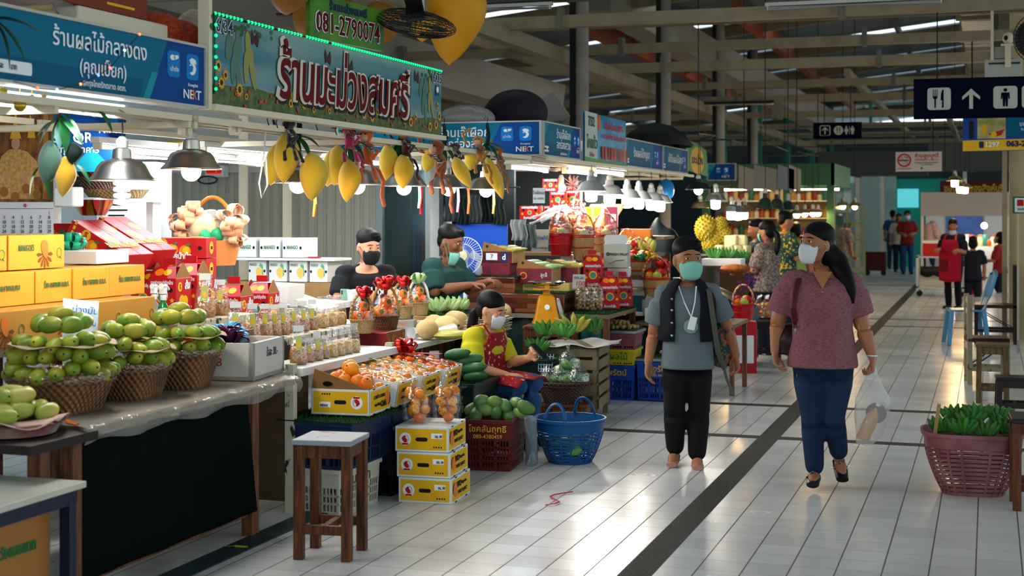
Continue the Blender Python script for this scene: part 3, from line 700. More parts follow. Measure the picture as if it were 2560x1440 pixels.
# ---- crates and tubs
def crate(name,label,loc,rz,L,D,Hh,m_,rows=3,cols=4,band=.35,group=None,lettering=(),lm=None,taper=.95,cat='crate',rim=.012):
 t=thing(name,label,cat,loc,rz,group);b=MB();T=.006
 for ax,ln,off in(('x',L,-D/2),('x',L,D/2),('y',D,-L/2),('y',D,L/2)):
  def put(u0,u1,z0,z1):
   k0=taper+(1-taper)*z0/Hh;k1=taper+(1-taper)*z1/Hh;vs=[]
   for(zz,kk)in((z0,k0),(z1,k1)):
    for s_ in(-1,1):
     for u in(u0,u1):
      o=off*kk+(T/2*s_)
      vs.append((u*kk,o,zz)if ax=='x' else(o,u*kk,zz))
   b.add(vs,[(0,1,3,2),(4,6,7,5),(0,4,5,1),(2,3,7,6),(0,2,6,4),(1,5,7,3)])
  h=ln/2;zb=Hh*(1-band);z0=Hh*.06
  put(-h,h,zb,Hh);put(-h,h,0,z0)
  bays=max(2,cols)if ax=='x' else max(2,int(cols*D/L+.5));rh=(zb-z0)/rows
  for r_ in range(1,rows):put(-h,h,z0+rh*r_-.006,z0+rh*r_+.006)
  bw=ln/bays
  for j in range(bays+1):
   u=-h+bw*j;put(max(-h,u-.012),min(h,u+.012),z0,zb)
  for j in range(bays):
   for q in range(1,4):u=-h+bw*j+.012+(bw-.024)*q/4;put(u-.003,u+.003,z0,zb)
 b.b2((-L/2*taper,-D/2*taper,0),(L/2*taper,D/2*taper,.008));b.obj('crate_body',m_,t,smooth=False)
 b=MB()
 for a in((-L/2-rim,-D/2-rim,L/2+rim,-D/2),(-L/2-rim,D/2,L/2+rim,D/2+rim),(-L/2-rim,-D/2,-L/2,D/2),(L/2,-D/2,L/2+rim,D/2)):b.b2((a[0],a[1],Hh-.022),(a[2],a[3],Hh))
 b.obj('rim',m_,t,smooth=False)
 for side,s_,size,x,z in lettering:
  k=taper+(1-taper)*z/Hh
  if side=='f':text(s_,size,lm or m_gold,(x,-D/2*k-.004,z),XA,ZA,t,bold=.01)
  else:text(s_,size,lm or m_gold,(L/2*k+.004,x,z),YA,ZA,t,bold=.01)
 return t
def slat_basket(name,label,loc,rz,rb,rt,h,m_,cat='basket',sq=None,ribs=18,rows=9,band=.28,handles=True,group=None):
 t=thing(name,label,cat,loc,rz,group);b=MB()
 prof=lambda f:rb+(rt-rb)*(1-(1-f)**1.7)
 kw=dict(sq=sq)if sq else{}
 b.lathe([(prof(1-band),h*(1-band)),(prof(1-band*.5),h*(1-band*.5)),(rt,h),(rt+.012,h),(rt+.012,h-.02),(rt-.001,h-.022)],40,cap=False,**kw)
 for i in range(rows):
  f=(1-band)*(i+.5)/rows;z=h*f;d=h*(1-band)/rows*.30
  b.lathe([(prof(f-.01),z-d),(prof(f+.01),z+d),(prof(f+.01)-.004,z+d),(prof(f-.01)-.004,z-d),(prof(f-.01),z-d)],40,cap=False,**kw)
 b.lathe([(0,.004),(rb,.004),(rb+.004,.0),(rb+.008,h*.05),(rb+.002,h*.05)],40,cap=False,**kw)
 for k in range(ribs):
  a=2*PI*k/ribs;P=[]
  for i in range(7):
   f=(1-band)*i/6;ca,sa=math.cos(a),math.sin(a);r=prof(f)+.002
   if sq:
    e=2/sq[0];x,y=math.copysign(abs(ca)**e,ca)*sq[1]*r,math.copysign(abs(sa)**e,sa)*sq[2]*r
   else:x,y=ca*r,sa*r
   P.append((x,y,h*f))
  b.tube(P,.0075,6,flat=.5)
 o=b.obj('basket_body',m_,t)
 if handles:
  for s_ in(-1,1):
   y=s_*rt*(sq[2]if sq else 1)*.98;P=[(rt*.33*math.cos(PI*i/12)*1.0,y*(.97-.12*math.sin(PI*i/12)),h-.02+.125*math.sin(PI*i/12))for i in range(13)]
   MB().tube(P,.011,8,flat=.8).obj('handle',m_,t)
 return t
# ---- bananas
def banana(b,o,d,up,l,r,bend=.35,n=8):
 """one banana from o, heading d, curling towards up"""
 o,d,up=Vector(o),Vector(d).normalized(),Vector(up);up=(up-d*up.dot(d)).normalized();P=[]
 for i in range(9):
  f=i/8;a=bend*f*2;P.append(o+d*l*f*(1-.12*bend*f)+up*l*bend*.5*f*f)
 return b.tube(P,[r*.35,r*.75,r*.98,r*1.05,r*1.05,r,r*.85,r*.5,r*.2],n)
def banana_bunch(name,label,loc,rot,m_,nb=7,rows=2,l=.13,r=.018,group=None,spread=1.5,s=1.0,cat='bananas'):
 t=thing(name,label,cat,loc,0,group);t.rotation_euler=rot;t.scale=(s,s,s)
 for q in range(rows):
  for i in range(nb):
   a=-spread/2+spread*i/(nb-1);d=Vector((math.sin(a),.25-.22*q,.75+.05*q));b=MB()
   banana(b,(math.sin(a)*.04,q*.03,-.01),d,(0,-1 if q==0 else-.8,.25),l*rnd.uniform(.9,1.08),r)
   b.obj('banana',m_,t)
 MB().tube([(-.03,.02,-.02),(0,.02,-.03),(.03,.02,-.02)],[.015,.022,.015],8).obj('stem',mat('banana stem','#6b6a35',.7),t)
 return t
# ================================================================ NEAREST STALL: counter, mango baskets, cartons
TZ=.75
m_skirt=mat('dark green cloth','#06100e',.95,spec=.05);m_ply=mat('worn plywood','#6d5a40',.6,var=.3,scale=4)
t=thing('display_counter','long counter with a dark cloth skirt and clear plastic over its top','counter',(-3.95,6.0,0))
MB().b2((-.14,-1.0,TZ-.04),(.47,.86,TZ)).obj('counter_top',m_ply,t,smooth=False)
b=MB();b.grid(lambda u,v:(.465+.005*math.sin(u*19)*(1-v)+.002*math.sin(u*47+1),-1.02+1.38*u+.10*(1-v)*u,.12+(TZ-.05-.12)*v),60,6);solid(b.obj('cloth_skirt',m_skirt,t),.004)
for x in(-.11,.43):
 for y in(-.95,.45):MB().b2((x-.03,y-.035,0),(x+.03,y+.035,TZ-.04)).obj('leg',m_wood,t)
MB().b2((-.11,.43,.10),(.42,.47,.16)).obj('foot_rail',m_wood,t);MB().b2((.40,-.95,.10),(.44,.45,.15)).obj('foot_rail',m_wood,t)
b=MB()
def f(u,v):
 a=v*1.0;y=-1.04+1.92*u;wv=.006*math.sin(u*40+v*7)+.004*math.sin(u*93)
 if v<.6:return(-.13+.62*v/.6,y,TZ+.004+abs(wv)*.6)
 k=(v-.6)/.4;return(.49+.016*math.sin(k*PI)+wv,y,TZ+.004-.075*k+.012*math.sin(u*23)*k)
b.grid(f,60,14).obj('plastic_cover',film('counter film',.22,'#cfcabd',.12,1.0,14),t)
# side table in front of the lens and the low dark table behind it
t=thing('low_table','blue steel framed table with a scuffed pale top, cut off by the lower left corner','table',(-3.66,4.1,0))
MB().b2((-.45,-1.2,.575),(.41,.58,.60)).obj('table_top',mat('scuffed pale laminate','#b9b6a6',.35,var=.15,scale=6),t,bevel=.003)
b=MB();b.b2((-.43,-1.15,.52),(.39,.55,.574));b.obj('apron_frame',mat('navy painted steel','#131a33',.5),t)
for x in(-.41,.37):
 for y in(-1.13,.52):MB().b2((x-.022,y-.022,0),(x+.022,y+.022,.54)).obj('leg',_M['navy painted steel'],t)
def greenbox(t,L,D,Hh):
 flat(t,'print_panel',[(-L/2,.02),(L/2,.02),(L/2,Hh*.50),(-L/2,Hh*.50)],m_green2,-D/2-.002)
 textY('ระวังของแตก',.06,m_grnp,(.02,-D/2-.002,Hh*.78),t,bold=.03,w=.24);textY('ร้านโชคมารวย',.085,m_ora,(0,-D/2-.004,Hh*.38),t,bold=.03,w=.32);flat(t,'mango_print',mango_poly(.03,.05,.09,.06,.8),m_ora,-D/2-.004)
carton('cardboard_box','brown cardboard box with a green printed panel under the blue framed table',(-3.52,4.38,0),PI/2,.46,.32,.50,mat('tan cardboard','#a06a35',.75,var=.1,scale=3),deco=greenbox)
t=thing('low_table','dark low shelf table carrying the tray of mangoes at the left edge','table',(-3.83,4.62,0));MB().b2((-.38,-.06,.705),(.42,.37,.74)).obj('table_top',mat('dark table wood','#1e140d',.5),t)
for x in(-.34,.32):
 for y in(.12,.33):MB().b2((x-.03,y-.03,0),(x+.03,y+.03,.705)).obj('leg',m_wood,t)
# ---- the three heaped baskets
def heap(c,layers,z0,label,group,kind='mango',top=5,dz=.062):
 for i,(r,n)in enumerate(layers):
  for k in range(n):
   a=2*PI*(k+.5*(i%2))/n+.1*i
   if cam_side(c,a)<-.35:continue
   d=Vector((math.cos(a),math.sin(a),-.10+rnd.uniform(-.12,.12)))
   p=Vector((c[0],c[1],z0+i*dz))+d*r+Vector((rnd.uniform(-.006,.006),rnd.uniform(-.006,.006),rnd.uniform(-.006,.008)))
   dd=Vector((math.cos(a+rnd.uniform(-.3,.3)),math.sin(a+rnd.uniform(-.3,.3)),rnd.uniform(-.25,.2)))
   fruit(kind,'mango',p,aim(dd,rnd.uniform(0,6)),label,'mango',group,rnd.uniform(.94,1.08))
 z=z0+len(layers)*dz-.004
 for k in range(top):
  a=2*PI*k/top+.4;r=layers[-1][0]*.62;p=Vector((c[0]+math.cos(a)*r,c[1]+math.sin(a)*r,z+rnd.uniform(-.004,.008)))
  fruit(kind,'mango',p,aim((math.cos(a+1.4),math.sin(a+1.4),rnd.uniform(-.1,.15)),rnd.uniform(0,6)),label,'mango',group,rnd.uniform(.98,1.1))
 fruit(kind,'mango',(c[0],c[1],z+.04),aim((.5,.8,.1)),label,'mango',group,1.05)
BK=[((-3.83,5.33),.14,.225,.165,[(.196,18),(.180,16),(.155,14)],'nearest and fullest of the three wicker baskets',7),
 ((-3.80,5.80),.125,.19,.165,[(.162,15),(.142,13)],'middle of the three wicker baskets',6),
 ((-3.80,6.24),.135,.205,.19,[(.178,16),(.155,14)],'wicker basket beside the white foam box',7)]
for i,(c,rb,rt,h,lay,l,top)in enumerate(BK):
 sq_basket('wicker_basket','brown wicker basket heaped with green mangoes, '+l.replace('wicker basket beside','beside'),(c[0],c[1],TZ+.008),.15*i-.1,rb,rt,h,m_wick,group='mango baskets')
 MB().lathe([(0,h-.02),(rt-.016,h-.02)],24,(c[0],c[1],TZ+.008),cap=False)if False else None
 heap(c,lay,TZ+h+.040,'green and yellow mango heaped in the '+l,'mangoes in the '+l,top=top)
 b=MB();r=lay[-2][0]+.055;n=40
 b.grid(lambda u,v:(c[0]+(r-.05+.05*v)*math.cos(2*PI*u),c[1]+(r-.05+.05*v)*math.sin(2*PI*u),TZ+h+.040+(len(lay)-1.48)*.062+.008*math.sin(u*37+v*2)*v),n,3)
 tag(solid(b.obj('paper_sheet',mat('crumpled brown paper','#a78f72',.8)),.0012),'crumpled paper between the mangoes in the '+l,'paper')
# tray of paler mangoes at the left edge
t=thing('enamel_tray','round red and white enamel tray under the pale mangoes at the left edge','tray',(-3.68,4.80,.742));MB().lathe([(0,.004),(.17,.004),(.195,.045),(.21,.05),(.195,.053),(.165,.01),(0,.01)],36).obj('tray_body',mat('enamel','#b9b0a4',.3,col2='#7a1d22',scale=6),t)
for i in range(17):
 r=[.0,.07,.14][min(2,(i+4)//6)]if i<13 else .05;a=i*2.4;z=.838+(.055 if i>=13 else 0)-(.012 if r>.1 else 0)
 if i==0:r,z=0,.85
 p=Vector((-3.68+r*math.cos(a),4.80+r*math.sin(a),z));fruit('mangol','mango',p,aim((math.cos(a+1.2),math.sin(a+1.2),.1),i),'pale green mango in the round tray at the left edge','mango','pale mangoes in the tray',1.05)
b=MB();b.grid(lambda u,v:(-3.68+(.11+.11*v)*math.cos(2*PI*u),4.80+(.11+.11*v)*math.sin(2*PI*u),.80+.02*math.sin(u*26)*v),40,4);tag(solid(b.obj('paper_sheet',mat('pale wrapping paper','#c9a593',.8)),.0012),'torn pinkish paper lining the tray of pale mangoes','paper')
t=thing('knife','knife with an orange handle lying at the tray','knife',(-3.50,4.98,.752),2.6);MB().tube([(0,0,.006),(.10,0,.008)],[.008,.011],8).obj('handle',mat('orange handle','#c9691a',.4),t);MB().b2((-.12,-.012,.004),(0,.012,.006)).obj('blade',m_steel,t)
# hidden risers under the carton wall
t=thing('riser_bench','wooden riser behind the mango baskets carrying the yellow cartons','bench',(-4.45,5.75,0));MB().b2((-.45,-1.35,.98),(.33,1.0,1.02)).obj('bench_top',m_ply,t)
for x in(-.4,.28):
 for y in(-1.3,.95):MB().b2((x-.025,y-.025,0),(x+.025,y+.025,.98)).obj('leg',m_wood,t)
# ---- yellow cartons
def deco_mango(t,L,D,Hh):
 textY('MANGOES',.042,m_green2,(-L*.20,-D/2-.002,Hh*.62),t,bold=.015,w=.115)
 b=MB()
 for i in range(7):a=PI+PI*i/6;b.prism([(L*.13+.0*math.cos(a),Hh*.42),(L*.13+.05*math.cos(a-.15),Hh*.42+.06*math.sin(a-.15)),(L*.13+.065*math.cos(a),Hh*.42+.075*math.sin(a)),(L*.13+.05*math.cos(a+.2),Hh*.42+.06*math.sin(a+.2))],(0,-D/2-.001-.0002*i,0),XA,ZA,.0008)
 b.obj('leaf_print',mat('brown leaf print','#7d4218',.6),t,smooth=False);flat(t,'mango_print',mango_poly(L*.13,Hh*.58,.045,.026,.2),m_ora,-D/2-.0035);qmark(t,L,D,Hh)
def qmark(t,L,D,Hh):
 b=MB();R=[Vector((L*.40+.018*math.cos(2*PI*i/24),-D/2-.001,Hh*.45+.024*math.sin(2*PI*i/24)))for i in range(24)];b.tube(R,.0022,5,closed=True,flat=.6);b.bar((L*.40,-D/2-.001,Hh*.45-.016),(L*.40+.016,-D/2-.001,Hh*.45-.03),.004,.002);b.obj('quality_mark',m_green2,t)
def deco_shop(s_='ร้าน กลางดง อ.ต.ก.',w=.2,k=.55,c=None):return lambda t,L,D,Hh:textY(s_,.04,c or m_green2,(0.02,-D/2-.002,Hh*k),t,bold=.02,w=min(w,L*.72))
m_ycb=mat('tan yellow carton','#bd8430',.65,var=.08,scale=3)
def yrow(X,z,edges,Hh,D,decos,labels,m_,jit=.01):
 for i in range(len(edges)-1):
  a,c=onX(edges[i],700,X).y,onX(edges[i+1],700,X).y
  carton('mango_carton',labels[i],(X-D/2+rnd.uniform(-jit,0),(a+c)/2,z),PI/2+rnd.uniform(-.02,.02),(c-a)-.006,D,Hh,m_,'yellow mango cartons',deco=decos[i])
yrow(-4.12,1.02,[-90,70,216,307,392],.16,.40,[deco_mango,deco_mango,qmark,qmark],['yellow carton at the left end of the bottom row, printed with a mango','yellow carton lettered MANGOES in the bottom row, behind the nearest mango heap','yellow carton of the bottom row behind the white price paper','yellow carton at the right end of the bottom row, beside the spray bottles'],m_ycb)
yrow(-4.30,1.183,[-60,90,184,275,365],.155,.38,[deco_shop('คมาหมบ',.16),deco_shop(),deco_shop(),deco_shop()],['yellow carton at the left end of the middle row with large green Thai letters','second yellow carton from the left in the middle row','third yellow carton from the left in the middle row','yellow carton at the right end of the middle row, below the tilted red box'],m_ycart)
yrow(-4.40,1.343,[-110,22,162],.165,.34,[qmark,deco_mango],['yellow carton of the top row cut by the left edge of the photo','yellow carton lettered MANGOES on top of the carton wall, under the calendar'],m_ycart)
t=thing('price_paper','white handwritten price paper stuck between the mango heaps','paper',(-3.98,5.68,1.02),1.0);b=MB();b.grid(lambda u,v:(-.085+.17*u,.012*math.sin(u*3),.20*v),8,4);solid(b.obj('sheet',m_let,t),.001);textY('มะม่วงมัน',.045,m_sky,(0,.006,.15),t,italic=.1);textY('กรอบหวาน',.03,m_sky,(.01,.006,.09),t);t.rotation_euler=(-.25,.12,.95)
# ---- spray bottles on the riser end
for u,v,m_,l,sc_ in((408,778,mat('green bottle','#0f8a4a',.15,trans=.3),'green spray bottle with a white trigger head',1),(385,770,film('clear bottle',.35,'#a8c8cf',.1,0),'clear spray bottle behind the green one',.95)):
 p=onX(u,v,-4.15 if u>400 else-4.3);t=thing('spray_bottle',l,'spray bottle',(p.x,p.y,1.022),PI/2);b=MB();b.lathe([(0,0),(.033,0),(.035,.01),(.034,.07),(.026,.10),(.013,.125),(.013,.135),(0,.135)],16);b.obj('bottle',m_,t)
 b=MB();b.lathe([(.016,.132),(.017,.155),(.012,.16)],12);b.box((.0,0,.185),(.035,.026,.04));b.tube([(-.02,0,.205),(.02,0,.203),(.055,0,.185)],[.017,.014,.007],8);b.tube([(.02,0,.18),(.035,0,.165),(.037,0,.145)],.005,6);b.obj('trigger_head',m_let,t);t.scale=(sc_,)*3
# ---- foam box with ribbon bows
t=thing('foam_box','white foam box with handwriting on its sides, filled with shiny ribbon bows','box',(-3.79,6.76,TZ+.008),PI/2+.13);b=MB();L,D,Hh=.46,.40,.19
for a in((-L/2,-D/2,0,L/2,-D/2+.025,Hh),(-L/2,D/2-.025,0,L/2,D/2,Hh),(-L/2,-D/2,0,-L/2+.025,D/2,Hh),(L/2-.025,-D/2,0,L/2,D/2,Hh),(-L/2,-D/2,0,L/2,D/2,.02)):b.b2(a[:3],a[3:])
b.obj('foam_body',mat('white foam','#c9c4ba',.75,bump=.15,bscale=160),t,smooth=False);textY('ใจละ 30.-',.06,m_letb,(.04,-D/2-.001,.125),t,italic=.1,w=.16)
text('JIB',.06,m_redp,(-L/2-.001,0,.09),-YA,ZA,t,italic=.1)
def bow(name,label,p,m_,r=.07,n=12,group=None,s=1.0,seed=1):
 t=thing(name,label,'bow',p,0,group);q=random.Random(seed)
 for i in range(n):
  a=q.uniform(0,2*PI);e=q.uniform(.15,1.2);d=Vector((math.cos(a)*math.cos(e),math.sin(a)*math.cos(e),math.sin(e)));x,y,_=frame(d);wv=r*.22;P1=[];b=MB()
  def lp(u,v):f=u*2*PI;return d*(r*.52*(1-math.cos(f)))+y*(r*.24*math.sin(f))+x*((v-.5)*wv*2)
  b.grid(lp,12,1);solid(b.obj('loop',m_,t),.0008,0)
 MB().ell((0,0,0),r*.18,8,6).obj('knot',m_,t);t.scale=(s,)*3;return t
m_bowo=mat('orange ribbon','#d8501a',.25);m_bowp=mat('purple ribbon','#3b1038',.2,metal=.3);m_bowb=mat('blue ribbon','#3f9ad0',.3);m_bowr=mat('red ribbon','#c0150f',.35);m_bowg=mat('pale green ribbon','#a8cf8f',.4)
for i,(dx,dy,m_,l,r)in enumerate(((-.13,-.13,m_bowo,'shiny orange ribbon bow at the left end of the foam box',.10),(-.02,-.02,m_bowb,'sky blue ribbon bow standing in the foam box',.11),(.05,-.12,m_bowp,'dark purple ribbon bow at the front of the foam box',.10),(-.05,.12,m_bowp,'purple metallic ribbon bow at the far end of the foam box',.08),(-.10,-.02,m_bowo,'second orange ribbon bow lying behind the purple one',.09))):
 bow('ribbon_bow',l,(-3.79+dx,6.76+dy,TZ+.185),m_,r,14,'ribbon bows in the foam box',seed=i)
# ---- calendar, poster, shelf goods behind the cartons
p=onX(60,385,-5.0)
t=thing('framed_poster','poster of a seated figure in a golden robe and tall crown among gilded pillars','poster',(-5.2,6.83,1.676),.35);t.scale=(.72,1,.86)
flat(t,'print_ground',rrect(-.5,-.02,.28,.62,.002),mat('poster brown','#3a1f0e',.5,col2='#8a5a20',scale=7,stretch=(3,1,1)),0,.006)
mg=mat('gold robe print','#c8a060',.5,col2='#a07838',scale=40);ms=mat('poster skin','#b98a6a',.6)
flat(t,'robe_print',[(-.16,.02),(.14,.02),(.13,.16),(.18,.17),(.15,.27),(.08,.33),(.02,.345),(-.06,.345),(-.12,.30),(-.17,.18)],mg,-.002);flat(t,'face_print',disc(-.01,.385,.034,16,1.25),ms,-.004)
flat(t,'crown_print',[(-.055,.415),(.035,.415),(.025,.45),(.012,.47),(.0,.55),(-.01,.60),(-.02,.55),(-.032,.47),(-.045,.45)],m_gold,-.006)
for s_ in(-.075,.05):flat(t,'hand_print',disc(s_,.17,.022,12),ms,-.004)
for x in(-.36,-.27,.2):flat(t,'pillar_print',[(x,.02),(x+.045,.02),(x+.04,.6),(x+.005,.6)],mat('pillar print','#a5702a',.5),-.0015)
for x in(-.22,.10):flat(t,'tassel_print',[(x,.58),(x+.03,.5),(x+.04,.42),(x-.02,.42),(x-.01,.5)],m_gold,-.0017)
for i in range(9):flat(t,'altar_print',disc(-.44+i*.085,.06+.03*math.sin(i*2.3),.035,9),mat('altar gold print','#8f5a1c',.5),-.0025-.0002*i)
t=thing('calendar','wall calendar page with large grey dates leaning above the yellow cartons','calendar',(-5.0,6.77,1.495),.33);t.scale=(.62,1,.8)
flat(t,'page',rrect(-.42,.0,.13,.225,.002),mat('calendar paper','#c9cdd6',.6),-.03);textY('๑',.05,m_redp,(-.12,-.033,.205),t,bold=.02)
for r_,row in enumerate((['','','','','','','1'],['2','3','4','5','6','7','8'],['9','10','11','12','13','14','15'],['16','17','18','19','20','21','22'],['23','24','25','26','27','28','29'])):
 for c_,s_ in enumerate(row):
  if s_:textY(s_,.034,m_redp if(c_==0 or s_ in('1','3'))else m_letk,(-.385+c_*.08,-.0325,.15-r_*.032),t)
b=MB();b.b2((-.42,-.032,.178),(.13,-.0315,.181));b.obj('rule',m_letk,t)
t=thing('bank_poster','dark blue poster about paying by code, hanging behind the hanging mango leaves','poster',(-5.2,7.32,1.93),.3)
flat(t,'print_ground',[(-.2,-.06),(.32,-.08),(.34,.28),(-.2,.30)],m_navy,0,.004);flat(t,'print',[(-.2,-.06),(.1,-.07),(-.02,.29),(-.2,.3)],m_teal3,-.001);flat(t,'print',[(.0,-.065),(.28,-.078),(.13,.08)],m_teal2,-.0015)
textY('รับ QR',.085,m_let,(.02,-.003,.13),t,bold=.02);textY('ทุกธนาคาร',.055,m_let,(.06,-.003,.06),t,bold=.015);textY('NE T',.05,m_let,(.235,-.003,.175),t,bold=.02,w=.12);textY('X',.05,m_ora,(.243,-.004,.175),t,bold=.02);flat(t,'app_tile',rrect(.23,.215,.29,.275,.012),m_sky,-.003)
# hanging mango branch with leaves
def leaf(b,o,d,l,wd,droop=.3,up=Vector((0,0,1))):
 o,d=Vector(o),Vector(d).normalized();x,y,_=frame(d,up)
 def fn(u,v):wv=wd*math.sin(PI*min(1,u*.97+.02))**.8*(1-.25*u);return o+d*l*u+x*(v-.5)*wv+y*(-droop*l*u*u+abs(v-.5)*wv*.35)
 b.grid(fn,8,2)
m_leaf=mat('dark mango leaf','#123d1c',.4,col2='#1f5a2a',scale=8);m_leafb=mat('grey green leaf','#5d8a80',.5);m_plg=mat('green plush mango','#3d5a48',.8,sheen=.4,bump=.2,bscale=120);m_ply2=mat('yellow plush mango','#d39a1c',.8,sheen=.5,bump=.2,bscale=120,col2='#c0a82a',scale=5,thresh=(.5,.75));m_plk=mat('near black green plush','#101f18',.8)
def hang_mango(t,p,d,l,r,m_):
 b=MB();R=[];d=Vector(d).normalized();x,y,_=frame(d);n=18
 for i in range(13):
  f=i/12;q=r*math.sin(PI*f)**.7*(1.12-.32*f)if 0<i<12 else .002;c=Vector(p)+d*l*f+x*(.16*r*math.sin(f*PI*1.3))
  R.append([c+x*math.cos(2*PI*k/n)*q+y*math.sin(2*PI*k/n)*q*.82 for k in range(n)])
 return b.rings(R).obj('plush_mango',m_,t)
p=onX(152,300,-3.95)
t=thing('mango_branch','hanging branch with green, dark and yellow mangoes and long leaves, before the poster','hanging decoration',(p.x,p.y,p.z))
hang_mango(t,(-.06,0,-.09),(-.06,0,-1),.205,.058,m_plg);hang_mango(t,(.0,.03,-.16),(-.03,0,-1),.185,.052,m_ply2);hang_mango(t,(.05,.02,-.10),(.03,0,-1),.10,.042,m_plk)
MB().tube([(0,0,.13),(-.005,0,.05),(-.02,0,-.08)],[.007,.008,.006],7).obj('stem',m_wood,t)
for i,(d,l,wd,m_)in enumerate((((-1,-.1,-.25),.13,.045,m_leafb),((-.8,-.3,-.65),.15,.05,m_leafb),((1,0,.1),.18,.06,m_leaf),((.9,-.3,-.35),.17,.055,m_leaf),((.5,-.3,-.9),.17,.06,m_leaf),((.75,.2,-.7),.19,.06,m_leaf),((.15,-.4,-.9),.13,.05,m_leafb),((-.5,-.2,-1),.16,.045,m_leaf))):
 b=MB();leaf(b,(0,0,-.0+.02*(i%3)),d,l,wd);b.obj('leaf',m_,t)
for d,o in(((-.55,-.2,-.8),(-.09,-.02,-.20)),((-.05,-.2,-1),(-.05,-.01,-.22)),((.8,0,-.5),(.06,0,-.19))):b=MB();leaf(b,o,d,.14,.042);b.obj('leaf',m_leaf,t)
p=onX(268,265,-3.7);t=thing('leaf_sprig','sprig of two dark leaves at the lower edge of the blue sign','hanging decoration',p);
for d in((.9,.1,-.6),(1,.5,.1)):b=MB();leaf(b,(-.08,0,0),d,.15,.06);b.obj('leaf',m_leaf,t)
p=onX(-5,60,-3.5);t=thing('leaf_sprig','large dark leaves hanging over the left end of the blue sign','hanging decoration',p)
for i,d in enumerate(((.7,.3,-.6),(.2,.1,-1),(.9,.2,.0),(.5,.3,-.9))):b=MB();leaf(b,(-.02,0,.02),d,.19,.07);b.obj('leaf',m_leaf,t)
# garland of baubles along the tube
for u,v,c,l,r in((8,230,'#b8932a','small gold bauble at the left end of the garland',.018),(50,264,'#b8932a','large gold bauble hanging from the garland',.026),(80,244,'#b01828','red bauble on the garland',.014)):
 p=onX(u,v,-3.72);t=thing('bauble',l,'bauble',p);MB().ell((0,0,0),r,14,9).obj('ball',mat('bauble '+c,c,.15,metal=.7),t);MB().tube([(0,0,r),(0,0,r+.05)],.002,5).obj('string',m_gold,t)
p=onX(111,243,-3.72);t=thing('star_ornament','gold star ornament on the garland','star',p,PI/2);flat(t,'star',[(.022*(1 if i%2==0 else .42)*math.sin(2*PI*i/10),.022*(1 if i%2==0 else .42)*math.cos(2*PI*i/10))for i in range(10)],mat('gold glitter','#a9853a',.3,metal=.6),0,.005)
P=[onX(u,v,-3.66)for u,v in((-20,205),(40,222),(90,226),(150,212),(195,190),(225,172),(262,128),(300,88))]
t=thing('fairy_lights','thin string of fairy lights drooping across the blue sign','string lights',P[0]);P=[q-P[0]+Vector((.10,0,0))for q in P];MB().tube(P,.0018,5).obj('wire',m_cord,t)
for q,c in zip(P[1:],('#ff4020','#60a0ff','#ff6030','#4060ff','#ff5040','#a0c0ff','#ff5030')):MB().ell(q,.006,8,5).obj('light',emat('fairy '+c,c,8),t)
# ---- back of the nearest stall
mb=MB();mb.b2((-7.3,12.0,0),(-5.15,12.06,2.75))
Yw=12.0
mb=MB()
for i in range(26):
 x=-7.6+i*.092;mb.b2((x,Yw-.0,0),(x+.052,Yw+.03,1.99));mb.b2((x+.052,Yw+.015,0),(x+.092,Yw+.03,1.99))
tag(mb.obj('wall_partition',mat('beige ribbed sheet','#9c9a8c',.4,metal=.15),smooth=False),kind='structure')
mb=MB();mb.b2((-7.6,Yw-.02,1.99),(-5.1,Yw+.04,2.16));mb.b2((-7.6,Yw-.01,2.16),(-5.1,Yw+.03,2.9));tag(mb.obj('trim_lintel',mat('pale lintel','#a8a89f',.6)),kind='structure')
mb=MB();mb.b2((-7.7,5.0,0),(-7.6,12.0,2.9));tag(mb.obj('wall_back',mat('pale blue grey wall','#9fb0b4',.7)),kind='structure')
# glass door with hanging ties beyond the partition
x0,x1=onY(942,500,Yw).x,onY(1078,500,Yw).x
t=thing('glass_door','aluminium framed glass door between the ribbed wall and the pale post','door',(x0,Yw,0));W=x1-x0;b=MB()
for a in((0,-.02,0,.06,.04,2.1),(W-.05,-.02,0,W,.04,2.1),(.06,-.02,1.99,W-.05,.04,2.1),(.06,-.02,.80,W-.05,.04,.9),(.06,-.02,0,W-.05,.04,.1)):b.b2(a[:3],a[3:])
b.obj('door_frame',mat('aluminium frame','#9aa2a0',.35,metal=.7),t);MB().b2((.06,.005,.9),(W-.05,.012,1.99)).obj('pane',film('door glass',.12,'#9fc0c0',.03,0),t)
MB().b2((0.05,.5,.5),(W,.52,2.1)).obj('dark_backing',mat('dark interior','#101a1c',.8),t)
for i,c in enumerate(('#132a4d','#0d2038','#16345e','#223048','#12406a','#182c50','#4a2430','#1d3f66','#0f1f3a')):
 x=.09+i*.042;b=MB();b.grid(lambda u,v:(x+.034*u,.22+.01*math.sin(u*6),1.0+v*.62),4,3);o=tag(solid(b.obj('garment',mat('cloth '+c,c,.8)),.004),['navy','black blue','blue','slate','teal blue','dark blue','maroon','bright blue','midnight blue'][i]+' garment hanging behind the glass door','garment','garments behind the glass door');o.location=(x0,Yw,0)
MB().tube([(0,0,0),(W,0,0)],.008,8).obj('hanger_rail',m_steel,t,loc=(0,.23,1.63))
mb=MB();mb.b2((x1,Yw-.03,0),(x1+.16,Yw+.1,2.1));tag(mb.obj('trim_post',mat('pale post','#b5b5ad',.6,var=.15)),kind='structure')
p=onY(550,400,11.5)
